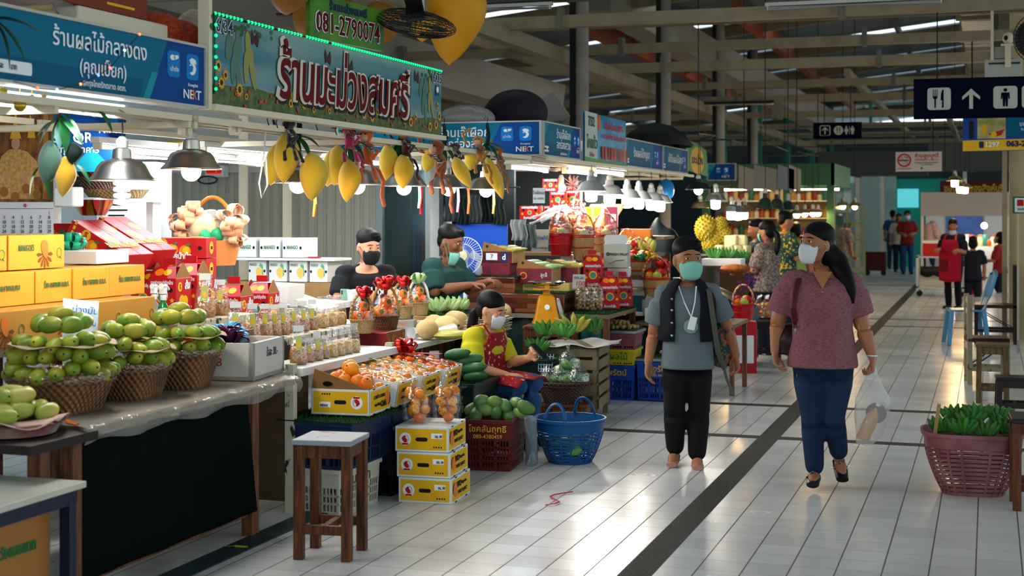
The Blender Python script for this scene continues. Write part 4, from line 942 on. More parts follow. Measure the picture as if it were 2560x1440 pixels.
for u,v,w_,h_,c,l,scr in((545,372,.085,.10,'#c8cfd0','grey wall meter above the red display on the ribbed wall','#9cc6d0'),(535,428,.10,.055,'#c2c4c0','white box with a lit red numeral display on the ribbed wall','#d01818')):
 p=onY(u,v,11.88);t=thing('wall_meter',l,'meter',p);MB().box((0,.05,0),(w_*2,.10,h_*2)).obj('case',mat('meter case','#c2c6c4',.5),t,bevel=.008);flat(t,'display',rrect(-w_*.75,-h_*.5,w_*.75,h_*.6,.004),emat('display '+scr,scr,.9),-.002)
 if scr=='#d01818':textY('8888 88',.05,m_letk,(0,-.004,0),t)
t=thing('cable_coil','coil of dark blue cable hanging under the red display','cable',onY(522,450,11.86));MB().tube([(.10*math.cos(a*.5),-.02+.004*math.sin(a*3),.035*math.sin(a*.5))for a in range(60)],.008,6).obj('coil',mat('blue cable','#12303f',.5),t)
t=thing('notice_board','yellow notice with a green ring hanging on the back wall between the lamps','sign',onY(440,378,11.97));flat(t,'board',rrect(-.11,-.16,.11,.1,.005),m_ylw,0,.01);MB().tube([(.07*math.cos(2*PI*i/24),-.004,-.03+.07*math.sin(2*PI*i/24))for i in range(24)],.012,6,closed=True,flat=.2).obj('ring',m_grnp,t);flat(t,'strip',rrect(-.13,-.19,.13,-.15,.004),m_let,-.001)
# refrigerator cabinet with a price list, wicker trays on a shelf
t=thing('white_cabinet','tall white cabinet with a taped list behind the bare spiral bulb','cabinet',(-5.62,8.65,0),.3);MB().box((0,0,.98),(.42,.4,1.96)).obj('cabinet_body',mat('cabinet white','#b8c4c8',.5),t,bevel=.01);flat(t,'paper_list',rrect(-.16,1.45,.14,1.95,.003),m_let,-.205,.002)
for i in range(11):MB().b2((-.12,-.209,1.52+i*.036),(.0+.03*math.sin(i*3),-.2085,1.53+i*.036)).obj('list_line',m_letk,t)
flat(t,'leaf_border',rrect(-.16,1.89,.14,1.95,.003),m_grnp,-.2075)
t=thing('tray_shelf','white shelf behind the hanging mangoes holding wicker trays and a steel bowl','shelf',(-5.35,7.78,1.70),.3);MB().b2((-.3,-.16,-.02),(.42,.16,0)).obj('shelf_board',m_white,t);
for x in(-.26,.38):MB().b2((x-.02,-.1,-1.7),(x+.02,.1,-.02)).obj('leg',m_white,t)
for i,(dx,z,r,h,m_,l)in enumerate(((.14,.0,.2,.05,m_wickl,'pale wicker tray, lowest of the stack on the shelf'),(.0,.055,.16,.075,m_wickd,'dark patterned wicker tray in the middle of the stack'),(.06,.135,.18,.06,m_wick,'brown wicker tray on top of the stack'),(-.02,.2,.12,.10,m_wick,'open wicker basket above the trays'))):
 t=thing('wicker_tray',l,'tray',(-5.35+dx*.95,7.78+dx*.3,1.70+z+.004));MB().lathe([(0,.002),(r*.8,.002),(r,h),(r+.01,h+.006),(r*.97,h),(r*.78,.01),(0,.01)],32).obj('tray_body',m_,t)
t=thing('steel_bowl','shiny steel bowl full of plastic bags above the red boxes','bowl',onX(232,530,-4.9));t.location.z-=.02;MB().lathe([(0,0),(.07,0),(.125,.085),(.13,.09),(.12,.085),(.065,.008),(0,.008)],28).obj('bowl_body',m_chrome,t)
b=MB();b.ell((0,0,.075),(.10,.09,.03),16,8);b.obj('plastic_bags',m_film2,t)
b=MB();b.box((0,0,.05),(.13,.1,.11));t=thing('tissue_pack','pack of white tissue leaning behind the cartons','tissue',onX(172,515,-4.85));b.obj('pack',m_let,t,bevel=.01)
# top of the nearest stall
zt=2.425
carton('cardboard_box','dark orange printed fruit carton on top of the blue sign',(-3.97,5.60,zt+.10),PI/2,.62,.4,.2,mat('dark orange carton','#7a3014',.6),deco=lambda t,L,D,Hh:(fruit_print(t,-.14,.12,.04,-D/2-.002,m_=m_ylw),[flat(t,'vent_hole',disc(x,.11,.018),m_blk,-D/2-.002)for x in(-.05,.10,.22)],MB().b2((-.02,-D/2-.003,.03),(.2,-D/2-.002,.042)).obj('stripe_print',m_ylw,t)))
t=thing('storage_tub','cream plastic tub with yellow clip handles under the orange carton','tub',(-3.97,5.72,zt),PI/2);MB().box((0,0,.05),(.72,.42,.095)).obj('tub_body',m_cream,t,bevel=.012);
for s_ in(-1,1):MB().tube([(s_*.37,-.1,.06),(s_*.40,-.1,.09),(s_*.40,.1,.09),(s_*.37,.1,.06)],.012,7).obj('handle',m_ylw,t)
t=thing('mesh_sack','slumped orange red net sack of produce behind the sign','sack',onX(372,95,-3.95));t.location.z=zt;b=MB();b.ell((0,0,.09),(.20,.11,.10),24,12);b.ell((.10,.10,.07),(.13,.10,.09),20,10);remesh(b,'sack',mat('red net','#8a2a12',.7,col2='#b8481f',scale=60,bump=.6,bscale=60),.02,t)
t=thing('plastic_sack','clear plastic sack of baskets standing beside the banner frame','sack',onX(490,80,-4.2));t.location.z=zt;b=MB();b.ell((0,0,.16),(.13,.13,.17),20,12);b.obj('bag',film('sack film',.4,'#a89a80',.2,1,16),t);MB().lathe([(0,0),(.09,0),(.11,.08),(0,.09)],20).obj('basket_inside',m_wick,t)
t=thing('plastic_sack','crumpled clear plastic sheet on the left end of the blue sign top','sack',onX(30,5,-4.0));t.location.z=zt;b=MB();b.ell((0,0,.07),(.25,.35,.09),24,12);b.obj('bag',film('sheet film',.3,'#a0a49c',.15,1,18),t)
# ================================================================ RED BOXES, DRIED FRUIT, GIFT BASKETS, THE MEN'S TABLE
m_rust=mat('chipped white paint','#c2bba6',.6,col2='#2c2016',scale=16,thresh=(.56,.6),stretch=(1,1,.5));m_foam=mat('foam board','#d9d9d4',.7)
t=thing('display_rack','chipped white rack of stepped ledges for the bags of dried fruit','rack',(-3.55,6.98,0))
for y in(0,1.35):
 MB().b2((-.05,y,0),(0,y+.045,.80)).obj('post',m_rust,t);MB().b2((-.75,y,0),(-.70,y+.045,1.0)).obj('post',m_rust,t)
MB().b2((-.70,.005,.06),(-.05,.03,.74)).obj('end_panel',mat('brown board','#4a3a26',.7,var=.3),t);MB().b2((-.70,.0,.70),(-.05,.04,.76)).obj('rail',m_rust,t)
for x0,x1,y0,y1,z in((-.26,.03,.05,1.38,.775),(-.66,-.27,-.02,1.40,.90),(-1.05,-.55,-.12,.62,1.025)):
 MB().b2((x0,y0,z-.045),(x1,y1,z)).obj('ledge',m_foam if z<.8 else m_rust,t,bevel=.004)
 if z>.8:MB().b2((x0+.05,y0+.03,.3),(x0+.08,y1-.05,z-.045)).obj('ledge_back',m_ply,t)
MB().b2((-.68,.0,.88),(-.26,.04,.98)).obj('crate_end',m_ply,t)
m_dried=mat('dried mango strips','#c4842a',.5,col2='#8f561a',scale=28,bump=1,bscale=45);m_driedy=mat('pale dried strips','#e2b650',.5,col2='#c08a34',scale=40,bump=1,bscale=70);m_driedb=mat('dark dried strips','#8a5220',.5,col2='#b5762a',scale=35,bump=1,bscale=60)
def dried_bag(m_,label_=True):
 t=thing('dried_fruit_bag','','bag');b=MB();R=[]
 for z,a,c in((.0,.043,.032),(.02,.048,.037),(.06,.047,.036),(.085,.042,.032),(.095,.03,.02)):
  R.append([Vector((math.copysign(abs(math.cos(q))**.6,math.cos(q))*a*(1+.05*math.sin(q*5+z*90)),math.copysign(abs(math.sin(q))**.6,math.sin(q))*c,z+.004*math.sin(q*3)))for q in[2*PI*k/24 for k in range(24)]])
 b.rings(R).obj('filling',m_,t);b=MB();R=[]
 for z,a,c in((-.001,.046,.034),(.03,.052,.041),(.09,.048,.036),(.13,.043,.016),(.165,.036,.004),(.185,.033,.0025),(.215,.036,.002)):
  R.append([Vector((math.copysign(abs(math.cos(q))**.6,math.cos(q))*a*(1+.06*math.sin(q*4+z*60)),math.copysign(abs(math.sin(q))**.6,math.sin(q))*c+.3*max(0,z-.09)*.25,z))for q in[2*PI*k/24 for k in range(24)]])
 b.rings(R,cap=False).obj('clear_bag',m_bagf,t)
 if label_:
  o=Vector((.0,-.033,.10));y=Vector((0,.25,1)).normalized();b=MB();b.prism([(-.017,-.02),(.017,-.02),(.017,.055),(-.017,.055)],o,XA,y,.001);s=b.obj('sticker',mat('sticker green','#a8b46a',.5),t,smooth=False)
  b=MB();b.prism(mango_poly(0,.012,.018,.011,.2),o+Vector((0,-.0015,0)),XA,y,.0005);b.obj('sticker_mango',m_ylw,s,smooth=False)
  b=MB();b.prism([(-.028,.085),(.028,.085),(.028,.118),(-.028,.118)],o+Vector((0,.002,0)),XA,y,.001);b.obj('bag_header',mat('clear header','#c9ccc8',.2),t,smooth=False)
 return t
DB=[dried_bag(m_dried),dried_bag(m_driedy,False),dried_bag(m_driedb)]
ROWS=[(-3.63,.777,[(746,0),(772,2),(792,2),(811,2),(829,1),(847,1),(865,1),(884,1)],'bag of dried fruit in the lowest row',[1,.62,.75,.62,.8,.8,.8,.8]),
  (-3.93,.902,[(589,0),(630,0),(662,0),(686,0),(708,0),(733,0),(757,2),(780,2),(806,1),(829,1),(850,1)],'bag of dried mango in the middle row',[1.05,.95,.9,.85,.85,.85,.85,.85,.9,.9,.85]),(-4.20,1.027,[(513,0),(551,2)],'bag of dried mango on the top ledge before the red boxes',[1.15,.95])]
used=set()
for X,z,L,l,ss in ROWS:
 for k,(u,i)in enumerate(L):
  p=onX(u,800,X);nm=l+', '+('nearest the camera' if k==0 else 'last of its row by the fruit baskets' if k==len(L)-1 else['','second','third','fourth','fifth','sixth','seventh','eighth','ninth','tenth'][k]+' from the left')
  if X<-4.1:nm=['tall bag of dried mango at the left end of the top ledge','smaller bag of dried mango on the top ledge, second from the left'][k]
  kw=dict(loc=(p.x,p.y,z),rot=(0,0,.55+rnd.uniform(-.15,.15)),label=nm,group=l+'s',scale=(ss[k],ss[k],ss[k]))
  if i not in used:
   used.add(i);o=DB[i];o.location=kw['loc'];o.rotation_euler=kw['rot'];o['label']=nm;o['group']=l+'s';o.scale=kw['scale']
  else:dup(DB[i],**kw)
# ---- red gift cartons
def red_deco(t,L,D,Hh,big=True):
 y=-D/2-.0015
 textY('ของฝากคุณค่าดีทุกบ้าน',.03,m_let,(0,y,Hh*.88),t,bold=.02,w=L*.8);textY('ส้มสายน้ำผึ้ง',.03,m_let,(0,y,Hh*.10),t,bold=.02,w=L*.6)
 for s_ in(-1,1):flat(t,'vent_hole',disc(s_*L*.30,Hh*.68,.014,12),m_blk,y);flat(t,'star_print',[(s_*L*.36+.016*(1 if i%2==0 else .45)*math.sin(2*PI*i/10),Hh*.4+.016*(1 if i%2==0 else .45)*math.cos(2*PI*i/10))for i in range(10)],m_ylw,y)
 flat(t,'seal_print',disc(0,Hh*.5,Hh*.17,20),m_ylw,y);flat(t,'seal_print',disc(0,Hh*.5,Hh*.13,20),mat('seal teal print','#3d7a74',.5),y-.0006)
 x=L/2+.0015
 b=MB();b.prism(disc(0,0,.04,14),(x,-D*.12,Hh*.35),YA,ZA,.001).prism(disc(.045,.0,.035,14),(x+.0005,-D*.12,Hh*.35),YA,ZA,.001);b.obj('fruit_print',m_ylw,t,smooth=False)
 b=MB();b.prism(disc(0,0,.028,16),(x,-D*.25,Hh*.76),YA,ZA,.001);b.obj('sun_print',m_ylw,t,smooth=False);text('S',.04,m_redp,(x+.001,-D*.25,Hh*.76),YA,ZA,t,bold=.02);text('ส้ม',.06,m_let,(x,D*.2,Hh*.78),YA,ZA,t,bold=.04,italic=.2)
def red_gift(label,loc,rz=0,L=.17,D=.21,Hh=.21,group='red handled gift cartons'):
 t=carton('gift_carton',label,loc,rz,L,D,Hh,m_rcart,group,deco=red_deco,seam=False)
 rf=.085
 for s_ in(-1,1):
  b=MB();P=[(-L/2,0),(L/2,0),(L/2-.03,rf/.9),(-L/2+.03,rf/.9)];y=Vector((0,-s_*(D*.42),rf)).normalized()
  b.prism(P,(0,s_*D/2,Hh),XA if s_<0 else-XA,y,.004);o=b.obj('lid_flap',m_rcart,t,smooth=False)
  if s_<0:
   for dx,m_,r in((-.03,m_orp,.028),(.02,m_ylw,.025)):b=MB();b.prism(disc(dx,.048,r,14),Vector((0,s_*D/2,Hh))+XA.cross(y)*.0012,XA,y,.0008);b.obj('fruit_print',m_,t,smooth=False)
 for s_ in(-1,1):b=MB();b.prism([(-D/2,0),(D/2,0),(.012,rf),(-.012,rf)],(s_*(L/2-.004),0,Hh),YA*(1 if s_>0 else-1),ZA,.003);b.obj('end_flap',m_kraft if s_>0 else m_rdark,t,smooth=False)
 MB().b2((-L*.22,-.006,Hh+rf*.86),(L*.22,.006,Hh+rf+.03)).obj('handle',m_rcart,t);return t
for u,v,X,z,l,k in((585,0,-4.33,.905,'red gift carton with a house shaped lid standing behind the dried mango bags',1),(655,0,-4.42,.905,'red gift carton partly hidden at the right of the front handled one',.95),(425,0,-4.50,1.03,'red handled gift carton behind the green spray bottle',1.0),(478,0,-4.62,1.03,'red handled gift carton second from the left, below the red flat box',1.0),(376,0,-4.62,1.03,'red gift carton squeezed in right behind the yellow carton wall',.9)):
 p=onX(u,700,X);o=red_gift(l,(p.x,p.y,z),.12);o.scale=(k,)*3
t=thing('back_table','long back table under the red and white cartons','table',(-4.95,7.8,0));MB().b2((-.43,-1.02,.98),(.30,.7,1.02)).obj('table_top',m_white,t)
for x in(-.39,.26):
 for y in(-.97,.65):MB().b2((x-.025,y-.025,0),(x+.025,y+.025,.98)).obj('leg',m_wood,t)
def orange_deco(t,L,D,Hh):
 y=-D/2-.0015;fruit_print(t,-L*.05,Hh*.42,Hh*.30,y);fruit_print(t,L*.16,Hh*.35,Hh*.30,y-.002,m_=m_orp)
 flat(t,'sun_print',[(-L*.2+(.034 if i%2 else .026)*math.cos(2*PI*i/32),Hh*.74+(.034 if i%2 else .026)*math.sin(2*PI*i/32))for i in range(32)],m_ylw,y);textY('S',.05,m_redp,(-L*.2,y-.002,Hh*.74),t,bold=.03);textY('ส้มสายน้ำผึ้ง',.05,m_let,(L*.02,y-.004,Hh*.10),t,bold=.03,w=L*.5)
 for i,c in enumerate('宝小姐妹'[:4]):flat(t,'gold_print',rrect(-L*.44,Hh*.16+i*.03,-L*.40,Hh*.16+i*.03+.022,.004),m_ylw,y)
 flat(t,'vent_hole',disc(L*.40,Hh*.5,.014,12),m_blk,y)
 b=MB()
 for dx,dy,r in((.02,-.06,.06),(.09,.05,.05),(-.08,.07,.045)):b.prism(disc(dx,dy,r,18),(0,0,Hh+.0012+.0003*dx),XA,YA,.0008)
 b.obj('fruit_print',m_orp,t,smooth=False);text('ส้มสายน้ำผึ้ง',.06,m_ylw,(.1,-.04,Hh+.002),YA,-XA,t,bold=.03)
for u,v,X,l,r in((262,608,-4.70,'red tangerine carton tipped forward, nearest the yellow cartons',.50),(325,598,-4.78,'red tangerine carton tipped forward beside the other tipped one',.50)):
 p=onX(u,v,X);t=carton('tangerine_carton',l,(p.x,p.y,p.z-.07),0,.40,.27,.12,m_rcart,'tipped red cartons',deco=orange_deco);t.rotation_euler=(0,r,0)
for dz,l in((0,'red flat carton under another, left of the orange wrapped gift basket'),(.135,'red flat carton with oranges lying on top, left of the orange wrapped gift basket')):
 p=onX(452,600,-4.95);t=carton('tangerine_carton',l,(p.x,p.y,1.19+dz),.25,.40,.24,.13,m_rcart,'flat red cartons',deco=orange_deco)
 b=MB();b.prism(disc(0,0,.045,18,.9),(.2015,0,.065),YA,ZA,.001);b.obj('seal_print',m_ylw,t,smooth=False);b=MB();b.b2((.2025,-.02,.055),(.204,.02,.075));b.obj('hand_hole',m_blk,t)
carton('gift_carton','dark red flat carton lying under the flat red cartons',(p.x,p.y,1.025),.25,.42,.26,.16,m_rcart,deco=red_deco)
t=carton('tangerine_carton','red carton standing upright behind the tipped ones at the left',onX(172,590,-4.95)-Vector((0,0,.1)),.1,.3,.2,.17,m_rcart,deco=orange_deco)
t=thing('ribbon_heap_box','white foam tray with green ribbon bows behind the yellow cartons','box',onX(215,640,-4.62));t.location.z=1.345;MB().box((0,0,.035),(.34,.3,.07)).obj('tray_body',m_foam,t,bevel=.005)
bow('ribbon_bow','shiny green ribbon bow beside the top yellow carton',t.location+Vector((-.08,-.02,.08)),mat('green ribbon','#1f9a78',.3),.09,14,seed=5)
# ---- orange tulle gift basket
p=onX(532,655,-5.0);t=thing('gift_basket','large gift basket wrapped in orange tulle with bows and a cane handle','basket',(p.x,p.y,1.27));t.location.z=1.26
MB().lathe([(0,0),(.15,0),(.19,.17),(.18,.17),(.14,.01)],32).obj('basket_body',mat('orange mesh cloth','#d98a4a',.7,bump=.3,bscale=90),t);MB().tube([(.17*math.cos(PI*i/16),0,.17+.29*math.sin(PI*i/16))for i in range(17)],.014,8).obj('handle',mat('orange cane','#b5661c',.5),t)
b=MB();b.ell((-.02,0,.2),(.16,.15,.18),24,14);b.obj('clear_wrap',film('tulle film',.22,'#f0e2d0',.15,1,22),t)
for dx,dy,z,r,c in((-.07,-.06,.24,.06,'#d9b860'),(.03,-.08,.26,.055,'#d8c68a'),(.09,-.1,.2,.045,'#1f8a55'),(.02,-.13,.19,.045,'#2a9a62'),(-.05,-.02,.3,.05,'#e0cf9a')):MB().ell((dx,dy,z),(r,r,r*1.2),14,10).obj('wrapped_fruit',mat('wrapped fruit '+c,c,.4),t)
m_tul=mat('peach tulle','#e8a878',.8,sheen=.5)
for k,(dx,z,r)in enumerate(((-.18,.30,.12),(.17,.30,.12),(-.12,.36,.09),(-.2,.2,.09),(.2,.2,.08))):
 b=MB();q=random.Random(k)
 for i in range(12):
  a,e=q.uniform(0,2*PI),q.uniform(-1.2,1.2);d=Vector((math.cos(a)*math.cos(e),math.sin(a)*math.cos(e)-.3,math.sin(e))).normalized();x,y,_=frame(d);b.grid(lambda u,v:Vector((dx,-.04,z))+d*(r*.5*(1-math.cos(u*6.28)))+y*(r*.3*math.sin(u*6.28))+x*((v-.5)*r*.6),10,1)
 o=solid(b.obj('tulle_bow',m_tul,t),.0015,0);o['kind']='stuff'
# ---- white mango cartons
def white_deco(t,L,D,Hh):
 textY('MANGO',.042,m_green2,(0,-D/2-.0015,Hh*.52),t,bold=.02,w=L*.55)
 for s_ in(-1,1):flat(t,'vent_hole',disc(s_*L*.40,Hh*.5,.010,10,1.3),m_blk,-D/2-.0015)
def white_deco2(t,L,D,Hh):
 textY('MANGO',.03,m_green2,(-L*.22,-D/2-.0015,Hh*.80),t,w=L*.4)
 flat(t,'mango_print',mango_poly(L*.12,Hh*.42,.042,.03,.1),mat('pale orange print','#e0b85a',.5),-D/2-.0015);b=MB();leafp=[(L*.12,Hh*.75),(L*.2,Hh*.88),(L*.32,Hh*.78),(L*.36,Hh*.35),(L*.30,Hh*.25),(L*.3,Hh*.6)];flat(t,'leaf_print',leafp,mat('pale green print','#5aa07a',.5),-D/2-.003)
 for s_ in(-1,1):flat(t,'vent_hole',disc(s_*L*.42,Hh*.5,.009,10,1.3),m_blk,-D/2-.0015)
Yb=10.35
def at(u,z,Y=Yb):q=onY(u,500,Y);return(q.x,q.y,z)
wn=['left','middle','right']
for i in range(3):carton('white_carton','white carton lettered MANGO, %s one of the upper row on the plank'%wn[i],at(634+i*58+rnd.uniform(-1,1),1.26),rnd.uniform(-.02,.02),.178,.26,.155,m_wcart,'white mango cartons',deco=white_deco)
wl=['first from the left','second from the left','third from the left','at the right end']
for i in range(4):carton('white_carton','white carton with a mango print in the lower row, '+wl[i],at(662+i*51,1.07),rnd.uniform(-.02,.02),.155,.26,.165,m_wcart,'printed white mango cartons',deco=white_deco2)
a,b_=at(612,1.238),at(858,1.238);t=thing('plank','thin white plank between the two rows of white cartons','plank',a);MB().b2((0,-.16,0),(b_[0]-a[0],.16,.018)).obj('board',m_white,t)
t=thing('red_packet','small red packet lying on the plank','packet',at(800,1.2565));MB().box((0,-.1,.006),(.09,.05,.012)).obj('packet',m_rcart,t)
a=at(560,1.0);t=thing('white_worktable','white topped worktable in front of the seated young man','table',(-5.1,9.75,0));MB().b2((-.26,-.95,.93),(.70,.0,.97)).obj('table_top',m_white,t)
for x in(-.21,.65):
 for y in(-.9,-.05):MB().b2((x-.025,y-.025,0),(x+.025,y+.025,.93)).obj('leg',m_wood,t)
t=thing('carton_stand','worn wooden stand under the white mango cartons','stand',(-5.15,10.35,0));MB().b2((-.62,-.17,.95),(.42,.17,1.066)).obj('stand_top',mat('worn board','#8a6a40',.7,var=.3),t)
for x in(-.57,.37):MB().b2((x-.03,-.15,0),(x+.03,.15,.95)).obj('leg',m_wood,t)
for u,v,X,sz,ry,rz_,l in((745,735,-4.5,(.5,.32,.03),.30,.1,'white foam lid sloping down from the white cartons'),(800,790,-4.3,(.42,.36,.035),.16,.0,'white foam slab lying above the dried fruit bags'),(690,720,-4.6,(.3,.3,.12),.05,.1,'white foam block behind the red gift carton')):
 p=onX(u,v,X);t=thing('foam_slab',l,'foam slab',(p.x,p.y,p.z-.03));MB().box((0,0,0),sz).obj('foam_body',m_foam,t,bevel=.004);t.rotation_euler=(0,ry,rz_)
t=thing('phone','mint green phone leaning on the worktable before the young man','phone',at(862,.972,9.66));MB().box((0,0,.04),(.07,.01,.085)).obj('case',mat('mint phone','#6f9a82',.4),t,bevel=.004)
for x,z in((-.02,.065),(-.02,.05)):MB().ell((x,-.006,z),(.007,.003,.007),10,6).obj('lens',m_blk,t)
t=thing('jar','white plastic tub beside the mint phone','tub',at(885,.972,9.6));MB().lathe([(0,0),(.045,0),(.05,.06),(.052,.062),(.052,.08),(0,.082)],24).obj('tub_body',m_white,t)
# ---- fruit gift baskets with bows
def gift(label,p,r,h,m_,fm,bowm,n=7,kind='persim',bn='ribbon_bow',hand=None,oval=1.0):
 t=thing('fruit_gift_basket',label,'basket',p,.3,'fruit gift baskets');MB().lathe([(0,0),(r*.8,0),(r,h),(r*.94,h),(r*.75,.008),(0,.008)],28).obj('basket_body',m_,t);MB().tube([(r*math.cos(2*PI*i/24),r*math.sin(2*PI*i/24),h)for i in range(24)],.006,6,closed=True).obj('rim',m_,t)
 MB().tube([(r*.95*math.cos(PI*i/14)*1.0,0,h+r*2.1*math.sin(PI*i/14))for i in range(15)],.009,8).obj('handle',hand or m_,t)
 b=MB();b.lathe([(r*1.0,h),(r*.95,h+r*.5),(r*.6,h+r*1.25),(r*.18,h+r*1.75),(r*.10,h+r*1.9),(r*.3,h+r*2.15)],24,cap=False);b.obj('clear_wrap',m_film,t)
 for i in range(n):
  a=i*2.4;q=r*.55 if i<5 else r*.22;z=h+.025 if i<5 else h+.085
  loc=t.location+Vector((q*math.cos(a),q*math.sin(a),z));fruit(kind,'persimmon',loc,aim((math.cos(a)*.7+.3,math.sin(a)*.7-.4,.3),i),'glossy orange persimmon in the '+label,'persimmon','persimmons in the '+label,r/.1)
 bow('ribbon_bow',('pale green' if bowm==m_bowg else 'red')+' ribbon bow on the '+label,t.location+Vector((r*.2,-r*.3,h+r*1.9)),bowm,r*.9,14,seed=n+int(r*999))
p=onX(943,885,-3.80);t=thing('red_tin_box','printed red box under the nearest two fruit gift baskets','box',(p.x,p.y,.73),PI/2+.1);MB().box((0,0,.06),(.42,.26,.12)).obj('box_body',mat('red printed tin','#8f1414',.35,col2='#4a1a10',scale=14),t,bevel=.01)
for i in range(5):flat(t,'fruit_print',disc(-.15+i*.075,.05+.02*math.sin(i*2),.03,12),mat('dull orange print','#a8541c',.5),-.132)
p=onX(905,842,-3.78);gift('coarse straw basket nearest the dried fruit',(p.x,p.y,.852),.078,.085,m_wickl,None,m_bowr,6,hand=m_wickl)
p=onX(962,842,-3.78);gift('oval striped basket on the red box',(p.x,p.y,.852),.098,.085,m_wick,None,m_bowr,7,hand=mat('cane','#b5854a',.5))
p=onX(1005,806,-3.95);gift('silver wicker basket on the grey box',(p.x,p.y,.865),.078,.09,m_wickl,None,m_bowr,6)
p=onX(1046,806,-3.98);gift('silver wicker basket with a pale green bow',(p.x,p.y,.865),.08,.09,m_wickl,None,m_bowg,6,hand=m_white)
t=thing('fruit_table','low table carrying gift baskets, melons and the tray of green bananas','table',(-4.0,9.45,0));MB().b2((-.35,-1.02,.69),(.32,1.2,.725)).obj('table_top',m_white,t)
for x in(-.3,.27):
 for y in(-.97,1.15):MB().b2((x-.025,y-.025,0),(x+.025,y+.025,.69)).obj('leg',m_wood,t)
p=onX(1016,850,-3.9);t=thing('grey_carton','small grey carton under the silver wicker basket','box',(p.x,p.y,.727),.2);MB().box((0,0,.067),(.13,.12,.134)).obj('carton_body',mat('grey carton','#8f928e',.6),t,bevel=.003);textY('FRESH',.03,m_ora,(-.02,-.0615,.11),t)
p=onX(1056,845,-3.88);t=thing('wrapped_tray','film wrapped tray of pale yellow pieces beside the grey carton','tray',(p.x,p.y,.727),.2);MB().box((0,0,.055),(.15,.11,.11)).obj('tray_body',m_film2,t,bevel=.01);MB().box((0,-.03,.05),(.11,.055,.055)).obj('contents',m_driedy,t)
# tray of pale green bananas
p=onX(1105,790,-4.02);t=thing('wooden_tray','wooden box tray lined with turf under the pale green bananas','tray',(p.x,p.y,.727),.15);MB().box((0,0,.05),(.36,.42,.10)).obj('tray_body',mat('pale wood','#a8824a',.6,var=.2),t,bevel=.004)
q=t.location;grass('turf_mat','turf on the wooden tray of pale green bananas',(q.x-.17,q.y-.2,q.z+.102),(q.x+.17,q.y+.2,q.z+.102),900)
for i,(dx,dy,a)in enumerate(((-.10,-.10,.2),(.0,-.12,-.2),(.06,-.02,.1),(-.06,.02,.3),(.10,.10,-.3),(-.0,.12,.1))):
 banana_bunch('banana_bunch',['short bunch at the left of the pale green bananas on the turf tray','front bunch of pale green bananas on the turf tray','bunch at the middle of the turf tray','bunch at the back left of the turf tray','bunch at the right end of the turf tray','bunch at the back of the turf tray'][i],(q.x+dx,q.y+dy,q.z+.14),(.1,0,a),m_banp,5,2,.11,.021,'pale green bananas on the turf tray')
for i,(u,v)in enumerate(((1085,822),(1118,812),(1140,800),(1068,808),(1232,792),(1250,782))):
 p=onX(u,v,-3.85+.12*(i%2)-.1*(i>3));fruit('melon','melon',(p.x,p.y,.80),(PI/2,0,.4+i),['cream melon beside the seated woman’s hair','cream melon in the middle of the row','cream melon behind the ponytail','cream melon nearest the wrapped tray','cream melon behind the mask of the seated woman','cream melon farthest back by the paper stack'][i],'melon','cream melons',.95)
t=thing('paper_stack','stack of creased brown wrapping paper before the seated woman','paper',onX(1222,835,-3.55));t.location.z=.74;b=MB()
for i in range(9):b.box((.01*math.sin(i*2),.01*math.cos(i*3),.012*i),(.26,.30,.004),.12*math.sin(i*1.7))
b.obj('sheets',mat('wrapping paper','#bcae94',.8),t)
t=thing('plastic_roll','roll of milky plastic bags lying on the fruit table','plastic roll',onX(1085,862,-3.72));t.location.z=.775;MB().tube([(-.1,-.18,0),(.06,.22,0)],.045,14).obj('roll',m_film2,t)
t=thing('yellow_bag','crumpled pale yellow plastic bag by the back of the seated woman','bag',onX(1122,880,-3.6));t.location.z=.76;b=MB();b.ell((0,0,.0),(.12,.16,.035),18,8);b.obj('bag',mat('yellow plastic','#b9b45a',.4,bump=.5,bscale=18),t)
